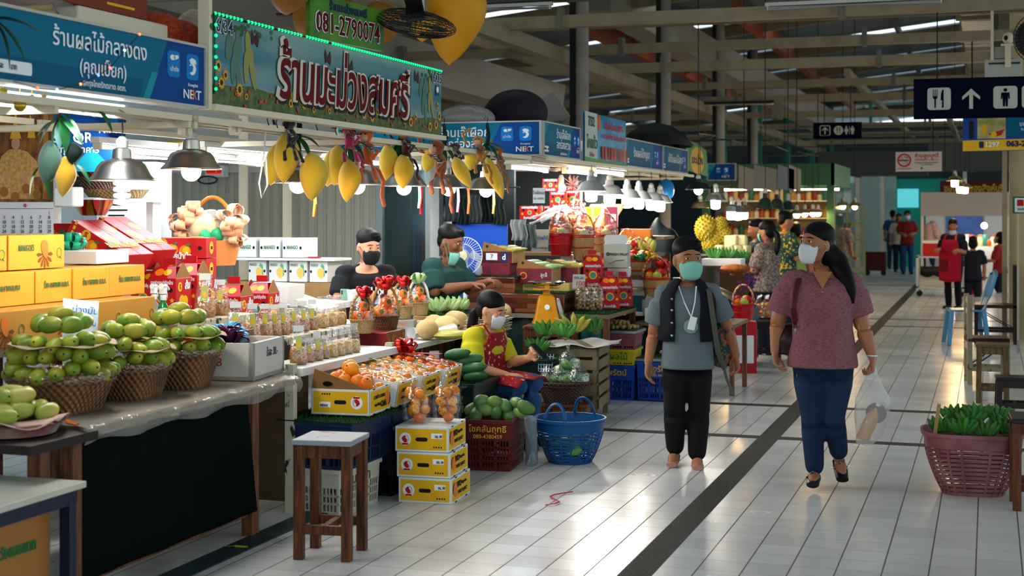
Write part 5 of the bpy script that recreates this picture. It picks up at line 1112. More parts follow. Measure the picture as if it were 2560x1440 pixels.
# ================================================================ TANGERINE CARTONS, CRATES, STOOLS, LOW BASKETS
m_bluec=mat('blue crate plastic','#123f9a',.4);m_dkblue=mat('dark blue crate plastic','#0c2446',.45);m_maroon=mat('maroon crate plastic','#5c1a17',.45);m_whitec=mat('off white crate plastic','#b9b6a4',.5);m_ycr=mat('yellow crate plastic','#b9a818',.4);m_pinkc=mat('dusty pink crate plastic','#7a4048',.5);m_basb=mat('teal blue basket plastic','#0d4a80',.35)
def wo_front(t,L,D,Hh,up=1):
 y=-D/2-.0012;flat(t,'print_panel',rrect(-L/2+.012,.012,L/2-.012,Hh-.012,.004),m_wo,y)
 c=Hh/2;lx=-.095*up;flat(t,'hand_hole',rrect(-.035,c-.011,.035,c+.011,.0109),m_blk,y-.001)
 lg=flat(t,'logo_disc',disc(lx,c,.034,22,1.05),m_let,y-.001);b=MB()
 b.prism([(lx+up*a,c+up*q)for a,q in((-.016,-.008),(-.02,.006),(-.008,.018),(.004,.02),(.002,.008),(.012,-.004),(.01,-.018),(-.004,-.02))],(0,y-.002,0),XA,ZA,.0008);b.tube([(lx+up*(.020*math.cos(q)),y-.0025,c+up*(.024*math.sin(q)))for q in[i*.3-.9 for i in range(8)]],.002,5,flat=.4);b.b2((lx-.018,y-.003,c-up*.027-.005),(lx+.018,y-.002,c-up*.027+.005));b.obj('rooster_mark',m_redp,lg,smooth=False)
 x=.088*up;sl=flat(t,'size_label',rrect(x-.032,c-.012+up*.018,x+.032,c+.012+up*.018+.006,.001),m_let,y-.001)
 (text('XL' if up>0 else 'XXL',.018,m_letk,(x,y-.002,c+up*.018),XA*up,ZA*up,t,bold=.02));b=MB()
 for i in range(6):b.b2((x+up*.016+i*up*.0025,y-.0022,c+up*.012),(x+up*.016+i*up*.0025+.0014,y-.0018,c+up*.026))
 b.obj('barcode',m_letk,sl,smooth=False)
 for i in range(4):flat(t,'care_mark',rrect(x-.02+i*.014,c-up*.042-.004,x-.012+i*.014,c-up*.042+.005,.001),m_letb,y-.001)
def wo_side(t,L,D,Hh,up=1):
 x=L/2+.0012;b=MB();b.prism(rrect(-D/2+.012,.012,D/2-.012,Hh-.012,.004),(x,0,0),YA,ZA,.001);b.obj('print_panel',m_wo,t,smooth=False)
 c=Hh/2;fy=-.11*up;b=MB();b.prism(disc(fy,c,.036,20,1.15),(x+.001,0,0),YA,ZA,.0008);b.obj('fruit_print',m_ora,t,smooth=False);b=MB();b.prism(disc(fy-up*.02,c+up*.008,.032,18,1.1),(x+.0004,0,0),YA,ZA,.0008);b.obj('leaf_print',m_letk,t,smooth=False)
 text('WO',.045,m_letk,(x+.0005,-.045*up,c+up*.022),YA*up,ZA*up,t,bold=.04);text('Tangerine',.026,m_letk,(x+.0005,.045*up,c+up*.024),YA*up,ZA*up,t,bold=.02);text('SWEET & JUICY',.026,m_letk,(x+.0005,.02*up,c-up*.022),YA*up,ZA*up,t,bold=.02)
 b=MB()
 for s_ in(-1,1):b.b2((x-.001,s_*.1-.014,Hh-.006),(x+.0015,s_*.1+.014,Hh+.0006));b.b2((x-.001,s_*.1-.014,0),(x+.0015,s_*.1+.014,.006))
 b.obj('corner_clip',m_blk,t,smooth=False)
for i in range(3):
 carton('tangerine_carton',['bottom','middle','top'][i]+' yellow and white tangerine carton of the stack on the tiled floor',(-3.0+.012*(1-i)*(-1)**i,7.63,i*.142),.06+.012*i,.31,.36,.14,m_wcart,'stacked tangerine cartons',deco=lambda t,L,D,Hh:(wo_front(t,L,D,Hh),wo_side(t,L,D,Hh)))
def open_box(label,loc,rz,L,D,Hh,ry=0):
 t=thing('tangerine_carton',label,'box',loc,rz,'open tangerine cartons');b=MB();w_=.005
 for a in((-L/2,-D/2,0,L/2,-D/2+w_,Hh),(-L/2,D/2-w_,0,L/2,D/2,Hh),(-L/2,-D/2,0,-L/2+w_,D/2,Hh),(L/2-w_,-D/2,0,L/2,D/2,Hh),(-L/2,-D/2,0,L/2,D/2,w_)):b.b2(a[:3],a[3:])
 b.obj('carton_body',m_wcart,t,smooth=False);wo_side(t,L,D,Hh,-1);t.rotation_euler=(0,ry,rz);return t
Z0=.515;BX=[(7.31,'nearest open tangerine carton with a raised brown flap, its fruit loose'),(7.67,'second open tangerine carton, pale fruit under film'),(8.05,'third open tangerine carton, green leaves under its film'),(8.42,'farthest open tangerine carton with a red bow and red film')]
def scatter(t,n,kind,name,label,group,L,D,z,s=1.0,seed=1,rows=None):
 q=random.Random(seed);k=0;nx=rows or 6;bpy.context.view_layer.update();M=Matrix.LocRotScale(t.location,t.rotation_euler,None)
 for i in range(nx):
  for j in range(4):
   p=M@Vector((-L/2+L*(i+.5)/nx+q.uniform(-.006,.006),-D/2+D*(j+.5)/4+q.uniform(-.006,.006),z+q.uniform(-.006,.010)))
   fruit(kind,name,p,(q.uniform(-.7,.5),q.uniform(-.3,.8),q.uniform(0,6)),label,'tangerine',group,s*q.uniform(.94,1.06))
for i,(y,l)in enumerate(BX):
 L,D=(.34,.33)if i==0 else(.46,.345);ry=0 if i==0 else .16
 t=open_box(l,(-3.20-L/2+.01,y+.0,Z0+(L/2*math.sin(ry)if i else 0)),.06,L,D,.14,ry)
 if i==0:
  flat_=MB();y0=-D/2;b=MB();b.prism([(-L/2,0),(L/2,0),(-L/2+.03,.115)],(0,y0+.002,.14),XA,Vector((0,-.25,1)).normalized(),.004);b.obj('raised_flap',m_kraft,t,smooth=False);b=MB();b.prism(disc(-.07,.03,.028,14,.5),(0,y0-.004,.14),XA,Vector((0,-.25,1)).normalized(),.003);b.obj('flap_hole',m_blk,t,smooth=False);wo_front(t,L,D,.14,-1)
  scatter(t,0,'tang','tangerine','bright orange tangerine filling the nearest open carton','tangerines in the nearest carton',L-.03,D-.02,.115,.95,2,4)
  M=Matrix.LocRotScale(t.location,t.rotation_euler,None)
  for k,(x,yy,z)in enumerate(((-.06,-.07,.185),(.0,-.10,.18),(.07,-.09,.175),(.03,-.03,.18),(-.03,.0,.19),(.10,-.02,.17),(-.07,.03,.185),(.0,.05,.185),(.06,.06,.175),(.02,-.05,.24),(-.02,.02,.245),(.12,-.10,.165))):fruit('tang','tangerine',M@Vector((x+.0,yy,z)),(.6*math.sin(k*2)-.5,.5*math.cos(k*3)+.4,k),'big loose tangerine heaped on the nearest open carton','tangerine','tangerines heaped on the nearest carton',1.12)
 else:
  scatter(t,0,['','lychee','tangb','persim'][i],'tangerine',['','small pale tangerine under film in the second open carton','yellowish tangerine among leaves in the third open carton','red orange tangerine under red film in the farthest open carton'][i],'tangerines in carton row, %s'%['','second','third','farthest'][i],L-.03,D-.02,.125,[0,1.1,1.05,.86][i],i,6)
  b=MB();b.grid(lambda u,v:(-L/2+L*u,-D/2+D*v,.143+.022*math.sin(PI*u)*math.sin(PI*v)+.005*math.sin(u*19+v*7)),22,14).obj('film_cover',film('carton film',.08,'#ffffff' if i<3 else '#e08070',.08,1,20)if i<3 else film('red film',.35,'#a01010',.1,.8,20),t)
  if i==2:
   for k in range(5):b=MB();leaf(b,(-.16+.08*k,-.12+.06*(k%4),.17),(1,.6*math.sin(k*2),.1),.09,.035,.2);b.obj('leaf',mat('fresh leaf','#5a9a3a',.5),t)
bow('ribbon_bow','large red ribbon bow on the farthest open tangerine carton',(-3.50,8.42,.745),m_bowr,.085,16,seed=9)
b=MB();b.b2((-3.48,8.36,.735),(-3.24,8.40,.738));tag(b.obj('ribbon_band',m_bowr),'flat red ribbon band across the farthest tangerine carton','ribbon')
grass('turf_mat','green turf under the row of open tangerine cartons',(-3.66,6.98,.495),(-3.17,8.66,.495),5200)
for i,y in enumerate((7.27,7.83,8.38)):crate('plastic_crate',['dark blue crate holding up the nearest end of the turf','dark blue crate in the middle under the turf','dark blue crate at the far end under the turf'][i],(-3.43,y,.245),PI/2,.54,.42,.25,m_dkblue,2,4,.4,'crates under the tangerines')
for i,y in enumerate((7.83,8.38)):crate('plastic_crate',['lower dark crate behind the carton stack','lower dark crate behind the maroon crate'][i],(-3.43,y,0),PI/2,.54,.42,.243,mat('black blue crate','#0a121c',.5),2,4,.4,'crates under the tangerines')
crate('plastic_crate','off white slotted crate with green Thai letters behind the tall stool',(-3.44,7.24,0),PI/2-.1,.44,.34,.24,m_whitec,3,4,.42,lettering=(('f','ามโถถา',.08,0,.17),('e','แห',.08,-.05,.17)),lm=mat('olive lettering','#4a5a2a',.6))
# tall stool with the scuffed top
def stool(name,label,loc,rz,w_,d,h,m_,splay=.0,topm=None,rail=.25,leg=.045,rungs=True,cat='stool'):
 t=thing(name,label,cat,loc,rz);MB().box((0,0,h-.0125),(w_,d,.025)).obj('seat',topm or m_,t,bevel=.004);b=MB()
 for sy in(-1,1):b.box((0,sy*(d/2-leg*.5-.005),h-.055),(w_-leg-.02,.022,.06))
 b.obj('apron',m_,t,smooth=False);b=MB()
 for sx in(-1,1):b.box((sx*(w_/2-leg*.5-.005),0,h-.055),(.022,d-leg-.02,.06))
 b.obj('apron',m_,t,smooth=False)
 for sx in(-1,1):
  for sy in(-1,1):b=MB();x,y=sx*(w_/2-leg/2-.006),sy*(d/2-leg/2-.006);b.bar((x*(1+splay),y*(1+splay),0),(x,y,h-.025),leg,leg,YA);b.obj('leg',m_,t,smooth=False,bevel=.003)
 if rungs:
  k=1+splay*(1-rail)
  for sy in(-1,1):MB().box((0,sy*(d/2-leg/2-.006)*k,h*rail),((w_-leg)*k,.024,.042)).obj('rung',m_,t,smooth=False)
  MB().box((0,0,h*rail*1.0),(.03,(d-leg)*k,.035)).obj('rung',m_,t,smooth=False)
 return t
m_stool=mat('worn brown wood','#3a1f0e',.5,col2='#6e3d1a',scale=4,stretch=(14,14,1.5));m_stoolt=mat('scuffed painted seat','#8d9094',.5,col2='#5a2a18',scale=7,thresh=(.55,.62))
stool('wooden_stool','tall brown wooden stool with a scuffed grey top in the aisle',(-2.955,6.20,0),.12,.29,.29,.56,m_stool,0,m_stoolt)
# bags of tangerines on the stack
def fruit_bag(label,p,w_,d,h,kind,n,s,group,fr,seed=1,top=.10,cat='bag',name='fruit_bag'):
 t=thing(name,label,cat,p,.2,group);b=MB();R=[]
 for z,k in((0,.75),(.01,.95),(h*.5,1.08),(h*.85,.95),(h,.7),(h+top*.4,.32),(h+top*.6,.2),(h+top,.45)):
  R.append([Vector((math.copysign(abs(math.cos(q))**.75,math.cos(q))*w_/2*k*(1+.04*math.sin(q*6+z*50)),math.copysign(abs(math.sin(q))**.75,math.sin(q))*d/2*k,z+(.02*math.sin(q*2)if z>h else 0)))for q in[2*PI*i/28 for i in range(28)]])
 b.rings(R,cap=False).obj('clear_bag',m_film,t);q=random.Random(seed);r=.034*s if kind=='tangb' else .0145*s;pts=[];k=0
 for k in range(4000):
  z=q.uniform(r,h-r*.5);a=q.uniform(0,2*PI);rr=math.sqrt(q.random());x,y=math.cos(a)*(w_/2-r)*rr,math.sin(a)*(d/2-r)*rr
  if all((x-X)**2+(y-Y)**2+(z-Z)**2>=(1.68*r)**2 for X,Y,Z in pts):pts.append((x,y,z))
  if len(pts)>=n:break
 for x,y,z in pts:fruit(kind,'tangerine' if kind=='tangb' else 'longan',t.location+Vector((x,y,z)),(q.uniform(0,6),q.uniform(0,6),0),fr,'tangerine' if kind=='tangb' else 'longan','fruit in the '+label,s)
 return t
fruit_bag('clear bag of tangerines at the left on the carton stack',(-3.075,7.58,.428),.16,.16,.19,'tangb',17,.9,'bags on the carton stack','shiny tangerine in the left bag on the carton stack',3)
fruit_bag('clear bag of tangerines at the right on the carton stack',(-2.925,7.66,.428),.16,.16,.20,'tangb',17,.9,'bags on the carton stack','shiny tangerine in the right bag on the carton stack',4)
# maroon crate of green mangoes
crate('plastic_crate','maroon slotted crate of green mangoes with gold Thai letters and a number',(-3.0,8.72,0),.12,.30,.46,.32,m_maroon,4,3,.40,lettering=(('f','โชคลันฤทธิ์',.055,0,.262),('f','080-4380459',.035,0,.215)),taper=.93)
for k,(u,v,X)in enumerate(((1190,1035,-3.1),(1213,1022,-3.05),(1240,1032,-2.98),(1272,1036,-2.92),(1205,1000,-3.1),(1240,1005,-3.05),(1262,1012,-3.0),(1292,1006,-2.95),(1315,1018,-2.9),(1180,1020,-3.15),(1300,1030,-2.88))):
 p=onY(u,v,8.62+.03*(k%4)+.04*(k>3));fruit('mangog','mango',(p.x,p.y,p.z-.005),aim((math.sin(k*1.7),.6,.5*math.cos(k*2)),k),'large green mango heaped in the maroon crate','mango','mangoes in the maroon crate',1.0)
t=thing('plastic_bags','clear plastic bags hanging between the maroon crate and the blue basket','bag',(-2.76,8.72,.02));b=MB();b.grid(lambda u,v:(.03*math.sin(u*9+v*4)+.02*v,-.12+.2*u,.30*v+.02*math.sin(u*7)),14,10);solid(b.obj('bag',film('grey film',.5,'#7a8a92',.2,1,20),t),.002)
# blue basket, dark basket on its low stool
slat_basket('plastic_basket','teal blue slotted plastic basket with two handles on the tiles',(-2.58,8.99,0),-.2,.135,.225,.29,m_basb,rows=10)
for k in range(12):
 a=k*2.4;r=.04+.012*k*.9;fruit('mangog','mango',(-2.58+r*math.cos(a),8.99+r*math.sin(a),.10+.10*(k%2)),aim((math.cos(a+1),math.sin(a+1),.2),k),'green mango inside the teal blue basket','mango','mangoes in the teal blue basket',.95)
stool('low_stool','low brown wooden stool under the dark basket of bagged fruit',(-3.02,10.45,0),.1,.36,.34,.19,m_stool,rungs=False)
t=sq_basket('dark_basket','dark round basket of bagged green fruit on the low stool',(-3.04,10.42,.192),.2,.14,.215,.16,m_wickd,wrap=False)
for k in range(26):
 i=k if k<15 else k-15;a=i*2.4;r=(.05+.008*i)if k<15 else .02+.008*i;z=.36+(.0 if k<9 else .015)if k<15 else .43+(.05 if k>22 else 0)
 fruit('guava','guava',(-3.04+r*math.cos(a),10.42+r*math.sin(a),z),aim((math.cos(a),math.sin(a),.3),k),'green fruit in a clear bag in the dark basket','guava','fruit in the dark basket',.9)
for k,(dx,dy,dz,s_)in enumerate(((-.11,-.03,.35,.09),(.12,-.05,.35,.095),(.0,-.08,.36,.09),(.02,.05,.44,.10))):
 t=thing('clear_bag',['clear bag at the left in the dark basket','clear bag at the right in the dark basket','clear bag at the front of the dark basket','knotted clear bag on top of the dark basket'][k],'bag',(-3.04+dx,10.42+dy,dz+.03),0,'clear bags in the dark basket');b=MB();b.lathe([(s_*.5,-s_*.8),(s_,-.2*s_),(s_*.95,.3*s_),(s_*.5,s_*.85),(s_*.12,s_*1.05),(s_*.12,s_*1.25),(s_*.2,s_*1.45)],20,cap=False);b.obj('bag',m_bagf,t)
t=thing('plastic_strainer','white and blue grid scoop standing in the dark basket','scoop',(-3.17,10.36,.42));b=MB()
for i in range(6):b.bar((-.05+.02*i,0,0),(-.06+.024*i,.03,.13),.005)
for j in range(4):b.bar((-.055,.01*j,.03*j+.02),(.058,.01*j,.03*j+.02),.005)
b.obj('grid',mat('pale blue plastic','#9fb4cf',.4),t)
# small litter on the tiles
t=thing('rubber_bands','tangled red band lying on the white tiles','band',onZ(1390,1247,.004));MB().tube([(.05*math.sin(a*.9),.05*a-.2,.004+.002*math.sin(a))for a in range(9)],.006,6,flat=.5).obj('band',m_redp,t)
t=thing('green_stalk','yellow green stalk lying on the dark drain cover','stalk',onZ(588,1367,.012),.3);MB().tube([(-.06,0,0),(0,.004,.002),(.06,0,0)],[.004,.006,.004],6).obj('stalk',mat('stalk','#9a9a2a',.6),t)
# papayas and crate below the seated woman's side
crate('plastic_crate','dark crate carrying the long dark green fruit beside the seated woman',(-3.36,9.05,.30),PI/2,.5,.36,.2,mat('green black crate','#0c1f18',.5),2,4,.4)
crate('plastic_crate','dark crate under the one with the long green fruit',(-3.36,9.05,0),PI/2,.5,.36,.295,_M['green black crate'],2,4,.4)
for k,(u,v)in enumerate(((1150,885),(1180,900),(1165,915),(1192,920),(1148,935),(1172,938),(1196,940),(1155,905))):
 p=onY(u,v,9.0+.04*(k%3));fruit('papaya','papaya',(p.x-.02,p.y,p.z),aim((.9,.3*math.sin(k*2),.15),k),'long dark green fruit stacked beside the seated woman','papaya','dark green fruit beside the seated woman',.85)
# ================================================================ STALL OF BANANAS, RED GIFT BOXES AND WICKER BASKETS
def plank_mat():
 m_=bpy.data.materials.new('wood print vinyl');m_.use_nodes=True;nt=m_.node_tree;N=nt.nodes;L=nt.links;p=N['Principled BSDF'];p.inputs['Roughness'].default_value=.18
 tc=N.new('ShaderNodeTexCoord');mp=N.new('ShaderNodeMapping');L.new(tc.outputs['Object'],mp.inputs[0]);mp.inputs['Rotation'].default_value=(PI/2,0,0)
 bt=N.new('ShaderNodeTexBrick');L.new(mp.outputs[0],bt.inputs[0]);bt.inputs['Scale'].default_value=1;bt.inputs['Brick Width'].default_value=.22;bt.inputs['Row Height'].default_value=.042;bt.inputs['Mortar Size'].default_value=.0012
 bt.inputs['Color1'].default_value=lin('#3c160f');bt.inputs['Color2'].default_value=lin('#7d4a2c');bt.inputs['Mortar'].default_value=lin('#220c08');L.new(bt.outputs[0],p.inputs['Base Color']);return m_
m_vinyl=plank_mat();m_hex=weave_mat('open cane weave','#b58a4a','#dcb878',46,34);m_kraftl=mat('light cardboard','#b08a58',.75)
a,c,e=onY(1168,700,11.72),onY(1286,700,11.72),onY(1412,700,11.72)
t=thing('display_counter','stepped counter in dark wood print vinyl, facing the side passage','counter',(a.x,11.72,0));W1,W2=c.x-a.x,e.x-a.x
MB().b2((0,0,.78),(W1,.5,1.06)).obj('upper_step',m_vinyl,t,bevel=.008);MB().b2((0,-.02,.76),(W2,.9,.925)).obj('lower_step',m_vinyl,t,bevel=.008)
MB().b2((-.1,-.06,.72),(W2,.95,.755)).obj('table_top',mat('grey worn plank','#6f675a',.7,var=.3),t)
for x in(-.05,W2-.05):
 for y in(0,.88):MB().b2((x-.03,y-.03,0),(x+.03,y+.03,.72)).obj('leg',m_wood,t)
b=MB();b.grid(lambda u,v:(-.1+(W2+.09)*u,-.03+.02*math.sin(u*26),.02+.70*v),30,3);solid(b.obj('cloth_skirt',mat('teal black cloth','#08201f',.8),t),.004)
grass('turf_mat','turf strip on the upper step of the wood print counter',(c.x-.62,11.74,1.062),(c.x+.02,12.2,1.062),1500)
grass('turf_mat','turf on the lower step under the banana cartons',(c.x+.01,11.71,.927),(e.x,12.6,.927),1800)
t=thing('turf_block','turf covered block stepping down to the right of the vinyl counter','display step',(e.x+.26,12.15,0));MB().b2((-.22,.06,.755),(.02,.45,.93)).obj('step',mat('turf cloth','#123f1c',.9,bump=.6,bscale=200),t);MB().b2((-.22,-.42,.72),(.12,.6,.755)).obj('board',m_ply,t);b=MB();b.grid(lambda u,v:(-.2+.30*u,-.40+.03*math.sin(u*14)+.03*v,.04+.68*v),20,3);solid(b.obj('cloth_skirt',mat('teal cloth','#0e4a48',.7),t),.004)
for x in(-.18,.09):
 for y in(-.38,.55):MB().b2((x-.025,y-.025,0),(x+.025,y+.025,.72)).obj('leg',m_wood,t)
grass('turf_mat','turf on the step under the bags of longans',(e.x+.04,11.74,.757),(e.x+.37,12.7,.757),1800)
grass('turf_mat','turf on top of the block beside the scale dial',(e.x+.04,12.22,.932),(e.x+.28,12.58,.932),700)
# cartons of pale bananas
m_wine=mat('wine red carton','#5c1424',.5,col2='#7a2030',scale=12)
def flapbox(label,p,L,D,Hh,m_,rz=0,flap=.09,deco=None,fruitn=(3,5),bm=m_banp,ry=0):
 t=thing('banana_carton',label,'box',p,rz,'cartons of pale bananas');MB().box((0,0,Hh/2),(L,D,Hh)).obj('carton_body',m_,t,smooth=False);b=MB();b.prism([(-L/2,0),(L/2,0),(-L/2+.02,flap)],(0,-D/2+.004,Hh),XA,ZA,.004);b.obj('raised_flap',m_kraft,t,smooth=False)
 b=MB();b.prism(disc(-L*.32,flap*.5,.013,12),(0,-D/2+.0025,Hh),XA,ZA,.001);b.obj('flap_hole',m_blk,t,smooth=False);MB().b2((L/2,-D/2,0),(L/2+.003,D/2,Hh)).obj('side_print',m_kraftl,t)
 if deco:deco(t,L,D,Hh)
 for i in range(fruitn[0]):
  for j in range(fruitn[1]):
   b=MB();x=-L/2+L*(i+.2)/fruitn[0];y=-D/2+D*(j+.5)/fruitn[1];z=Hh+flap*.55*(1-(i+.5)/fruitn[0])+.01;banana(b,(x,y,z),(1,.15*math.sin(i*3+j),-.15),(0,0,1),L/fruitn[0]*1.25,.02,.3);o=b.obj('pale_banana',bm,None);o.location=Vector(p);o.rotation_euler=(0,0,rz);tag(o,'pale banana laid in the '+label,'banana','bananas in the '+label)
 return t
def dB(t,L,D,Hh):flat(t,'seal_print',disc(-L*.3,Hh*.5,.032,8),m_gold,-D/2-.001);flat(t,'seal_print',disc(-L*.3,Hh*.5,.024,16),m_rdark,-D/2-.002);textY('ลูเจ้',.045,m_let,(L*.28,-D/2-.001,Hh*.55),t)
def dA(t,L,D,Hh):flat(t,'white_label',rrect(-L*.35,Hh*.25,L*.02,Hh*.85,.002),m_let,-D/2-.001);flat(t,'blue_label',rrect(L*.12,Hh*.02,L*.36,Hh*.98,.002),m_letb,-D/2-.001);textY('d',.07,m_let,(L*.24,-D/2-.003,Hh*.5),t,bold=.02);textY('7',.05,m_letk,(-L*.16,-D/2-.003,Hh*.55),t)
q=onY(1252,690,11.95);MB().box((0,0,.055),(.27,.36,.105)).obj('carton_body',m_wine,thing('wine_carton','wine red carton under the dark labelled banana carton','box',(q.x,11.98,1.07)),bevel=.004)
flapbox('dark labelled carton on the upper step',(q.x+.01,11.99,1.178),.28,.36,.10,mat('dark fruit print carton','#1c0d12',.4,col2='#6a1420',scale=14),0,.085,dA,(3,6),m_bany)
q=onY(1347,712,12.0);t=thing('white_carton','pale yellow carton under the wine red banana carton','box',(q.x+.08,12.1,.935));MB().box((0,0,.035),(.42,.3,.07)).obj('carton_body',mat('pale yellow carton','#c9b060',.6),t);textY('BANANA',.03,m_green2,(-.13,-.152,.035),t)
flapbox('wine red carton with a gold seal',(q.x,12.02,1.007),.32,.32,.125,m_wine,0,.095,dB,(3,5),m_banp)
q=onY(1408,690,12.25);flapbox('kraft sided carton right of the wine red one',(q.x,12.3,1.007),.30,.34,.125,m_wine,.1,.08,None,(3,5),m_bany)
def card(label,p,w_,h_,lines,tilt=-.2,rz=0,m_=None,post=True):
 t=thing('price_card',label,'sign',p,0,'price cards');t.rotation_euler=(tilt,0,rz);flat(t,'card',rrect(-w_/2,0,w_/2,h_,.003),m_ or m_let,0,.002)
 for s_,sz,x,z,m2 in lines:textY(s_,sz,m2,(x,-.002,z),t,italic=.1)
 return t
card('grey price card reading 100 before the red cartons',onY(1446,722,11.95),.115,.125,[('กก.ละ',.04,0,.095,m_letb),('100',.06,.012,.045,m_redp)],-.15,-.1,mat('grey card','#9a9c98',.6))
card('large cream handwritten card before the red wrapped basket',onY(1349,628,12.5),.16,.20,[('บุฟเฟ่ต์',.05,.0,.12,m_sky),('1 แถม ครึ่งลูก',.03,0,.03,m_letb)],-.15,0,mat('cream card','#cfc4ae',.6))
card('small hanging card with blue Thai lettering above the red boxes',onY(1347,508,12.2),.11,.135,[('น้ำผึ้งแท้',.04,0,.09,m_letb),('ใส 100%',.03,0,.04,m_grnp)],0,0)
card('narrow card in front of the lower red handled cartons',onY(1562,752,12.9),.06,.13,[('ส้มผล',.03,0,.09,m_letb),('45',.04,0,.05,m_redp)],-.1,.2)
# longans in bags, in tray; small yellow fruit
for k,(u,l)in enumerate(((1452,'left'),(1474,'middle'),(1494,'right'))):
 p=onY(u,785,11.90+.03*k);fruit_bag('%s bag of longans on the turf step'%l,(p.x,p.y,.775),.10,.09,.20,'longan',70,1.0,'bags of longans on the turf','brown longan packed in the %s bag on the turf step'%l,k,.02)
def tray_stack(x,y,items):
 z=0
 for(m_,L,D,Hh,rows,band,lett,l,lm)in items:crate('plastic_crate',l,(x,y,z),.06,L,D,Hh,m_,rows,4,band,'stacked market crates',lettering=lett,lm=lm);z+=Hh+.003
 return z
p=onZ(1540,1000,0);x0,y0=p.x-.05,p.y+.17
z=tray_stack(x0,y0,[(m_bluec,.38,.36,.30,3,.42,(('f','พรัตน์',.07,.05,.235),),'blue slotted crate under the yellow one, with gold Thai letters',m_gold),(m_ycr,.40,.36,.135,1,.85,(('f','หนิงผลไม้',.075,0,.07),),'yellow crate with dark green Thai letters between pink and blue crates',m_grnp),(m_pinkc,.42,.37,.13,1,.8,(('f','ปี๊ใหม่ พ.บ.',.05,-.02,.06),),'dusty pink crate near the top of the stack below the longans',m_let)])
t=thing('metal_tray','grey tray of loose longans on top of the pink crate','tray',(x0,y0,z));MB().box((0,0,.012),(.46,.40,.024)).obj('tray_body',mat('galvanised tray','#8f9192',.4,metal=.5),t,bevel=.004);MB().box((0,0,.027),(.44,.38,.006)).obj('leaf_lining',mat('banana leaf lining','#12301a',.5),t);zl=z+.03
for k in range(70):
 a=k*2.399;r=.155*math.sqrt((k%44)/44);h=0 if k<44 else 1
 if h:r=.09*math.sqrt((k-44)/26)
 fruit('longan','longan',(x0+.02+r*1.15*math.cos(a),y0+r*math.sin(a),zl+.015+.026*h+.02*(1-r/.16)),(k,k*.7,0),'brown longan heaped loose on the grey tray','longan','longans on the grey tray',1.35)
p=onZ(1640,1002,0);x1,y1=p.x+.02,p.y+.2;z=tray_stack(x1,y1,[(m_bluec,.40,.36,.33,4,.42,(('f','รุ่งรัตน์',.07,0,.27),('f','T081-8449701',.03,0,.215)),'blue slotted crate with gold Thai letters and a phone number, beside the walker',m_gold)])
t=thing('metal_tray','grey tray with a few longans on the crate beside the walker','tray',(x1,y1,z));MB().box((0,0,.012),(.42,.38,.024)).obj('tray_body',_M['galvanised tray'],t,bevel=.004);MB().box((0,0,.027),(.40,.36,.006)).obj('leaf_lining',_M['banana leaf lining'],t)
for k in range(14):fruit('longan','longan',(x1+.06+.09*math.cos(k*2.4)*(k/14),y1+.1*math.sin(k*2.4)*(k/14),z+.05+.02*(k%3==0)),(k,0,0),'longan in the low tray beside the walker','longan','longans in the low tray',1.3)
t=thing('crate_shelf','white boxes and boards carrying the small yellow fruit','shelf',(x0+.38,y0+.75,0));MB().b2((-.3,-.35,.60),(.6,.4,.63)).obj('shelf_board',m_ply,t)
for x in(-.27,.57):
 for y in(-.32,.37):MB().b2((x-.02,y-.02,0),(x+.02,y+.02,.60)).obj('leg',m_wood,t)
for k,(dx,dy,l,n,m2)in enumerate(((-.05,.55,'white and red carton of small yellow fruit, nearer one',30,m_wcart),(.22,.85,'purple sided carton of small yellow fruit, farther one',18,mat('purple carton','#5a2a5a',.5)))):
 p=Vector((x0+.36+dx,y0+.1+dy,.635));t=thing('fruit_carton',l,'box',p,.15,'cartons of small yellow fruit');MB().box((0,0,.06),(.36,.3,.12)).obj('carton_body',m2,t,smooth=False);b=MB();b.prism([(-.18,0),(.18,0),(-.16,.11)],(0,-.146,.12),XA,ZA,.004).prism([(-.15,0),(.15,0),(.13,.07),(-.15,.11)],(-.178,0,.12),-YA,ZA,.004);b.obj('raised_flap',mat('grey carton liner','#8d8d8a',.7),t,smooth=False);b=MB();b.prism(rrect(-.12,.02,.12,.10,.01),(.1815,0,0),YA,ZA,.001);b.obj('side_print',m_ora,t,smooth=False)
 for i in range(n):a=i*2.4;r=.13*math.sqrt(i/n);fruit('mprang','marian_plum',p+Vector((r*math.cos(a)*1.1,r*math.sin(a),.14+.03*(1-r/.13))),(1.3,i,i*2),'small yellow fruit in the '+l.split(',')[0]+(', nearer carton' if k==0 else ', farther carton'),'marian plum',l,1.1)
# yellow scale on its stool
p=onZ(1372,815,.70);p=onX(1366,812,-3.42);stool('wooden_stool','worn wooden stool under the yellow scale',(p.x,p.y,0),.1,.34,.3,.70,m_stool,leg=.045)
t=thing('market_scale','yellow market scale with a round dial and steel pan','scale',(p.x,p.y,.702),.35);b=MB();b.lathe([(.16,0),(.165,.02),(.15,.03),(.135,.06),(.10,.20),(.085,.235),(.05,.25)],4,a0=PI/4);b.obj('housing',mat('yellow enamel','#d4900c',.3),t,bevel=.012,smooth=False)
b=MB();b.lathe([(0,0),(.085,0),(.09,.012),(.085,.03),(0,.032)],28,(.095,0,.125),Matrix.Rotation(PI/2-.25,3,'Y'));b.obj('dial',mat('scale dial','#a9aca8',.2),t);MB().lathe([(0,0),(.02,0),(.022,.002),(0,.003)],14,(0,-.112,.15),Matrix.Rotation(PI/2-.3,3,'X')).obj('badge',m_let,t)
b=MB();b.tube([(.127,0,.125),(.135,0,.19)],.003,5);b.obj('needle',m_redp,t);b=MB();b.lathe([(.03,.25),(.03,.285),(.11,.29),(.11,.30),(.0,.302)],20);b.b2((-.02,-.11,.29),(.02,-.10,.345));b.obj('pan_support',_M['yellow enamel'],t)
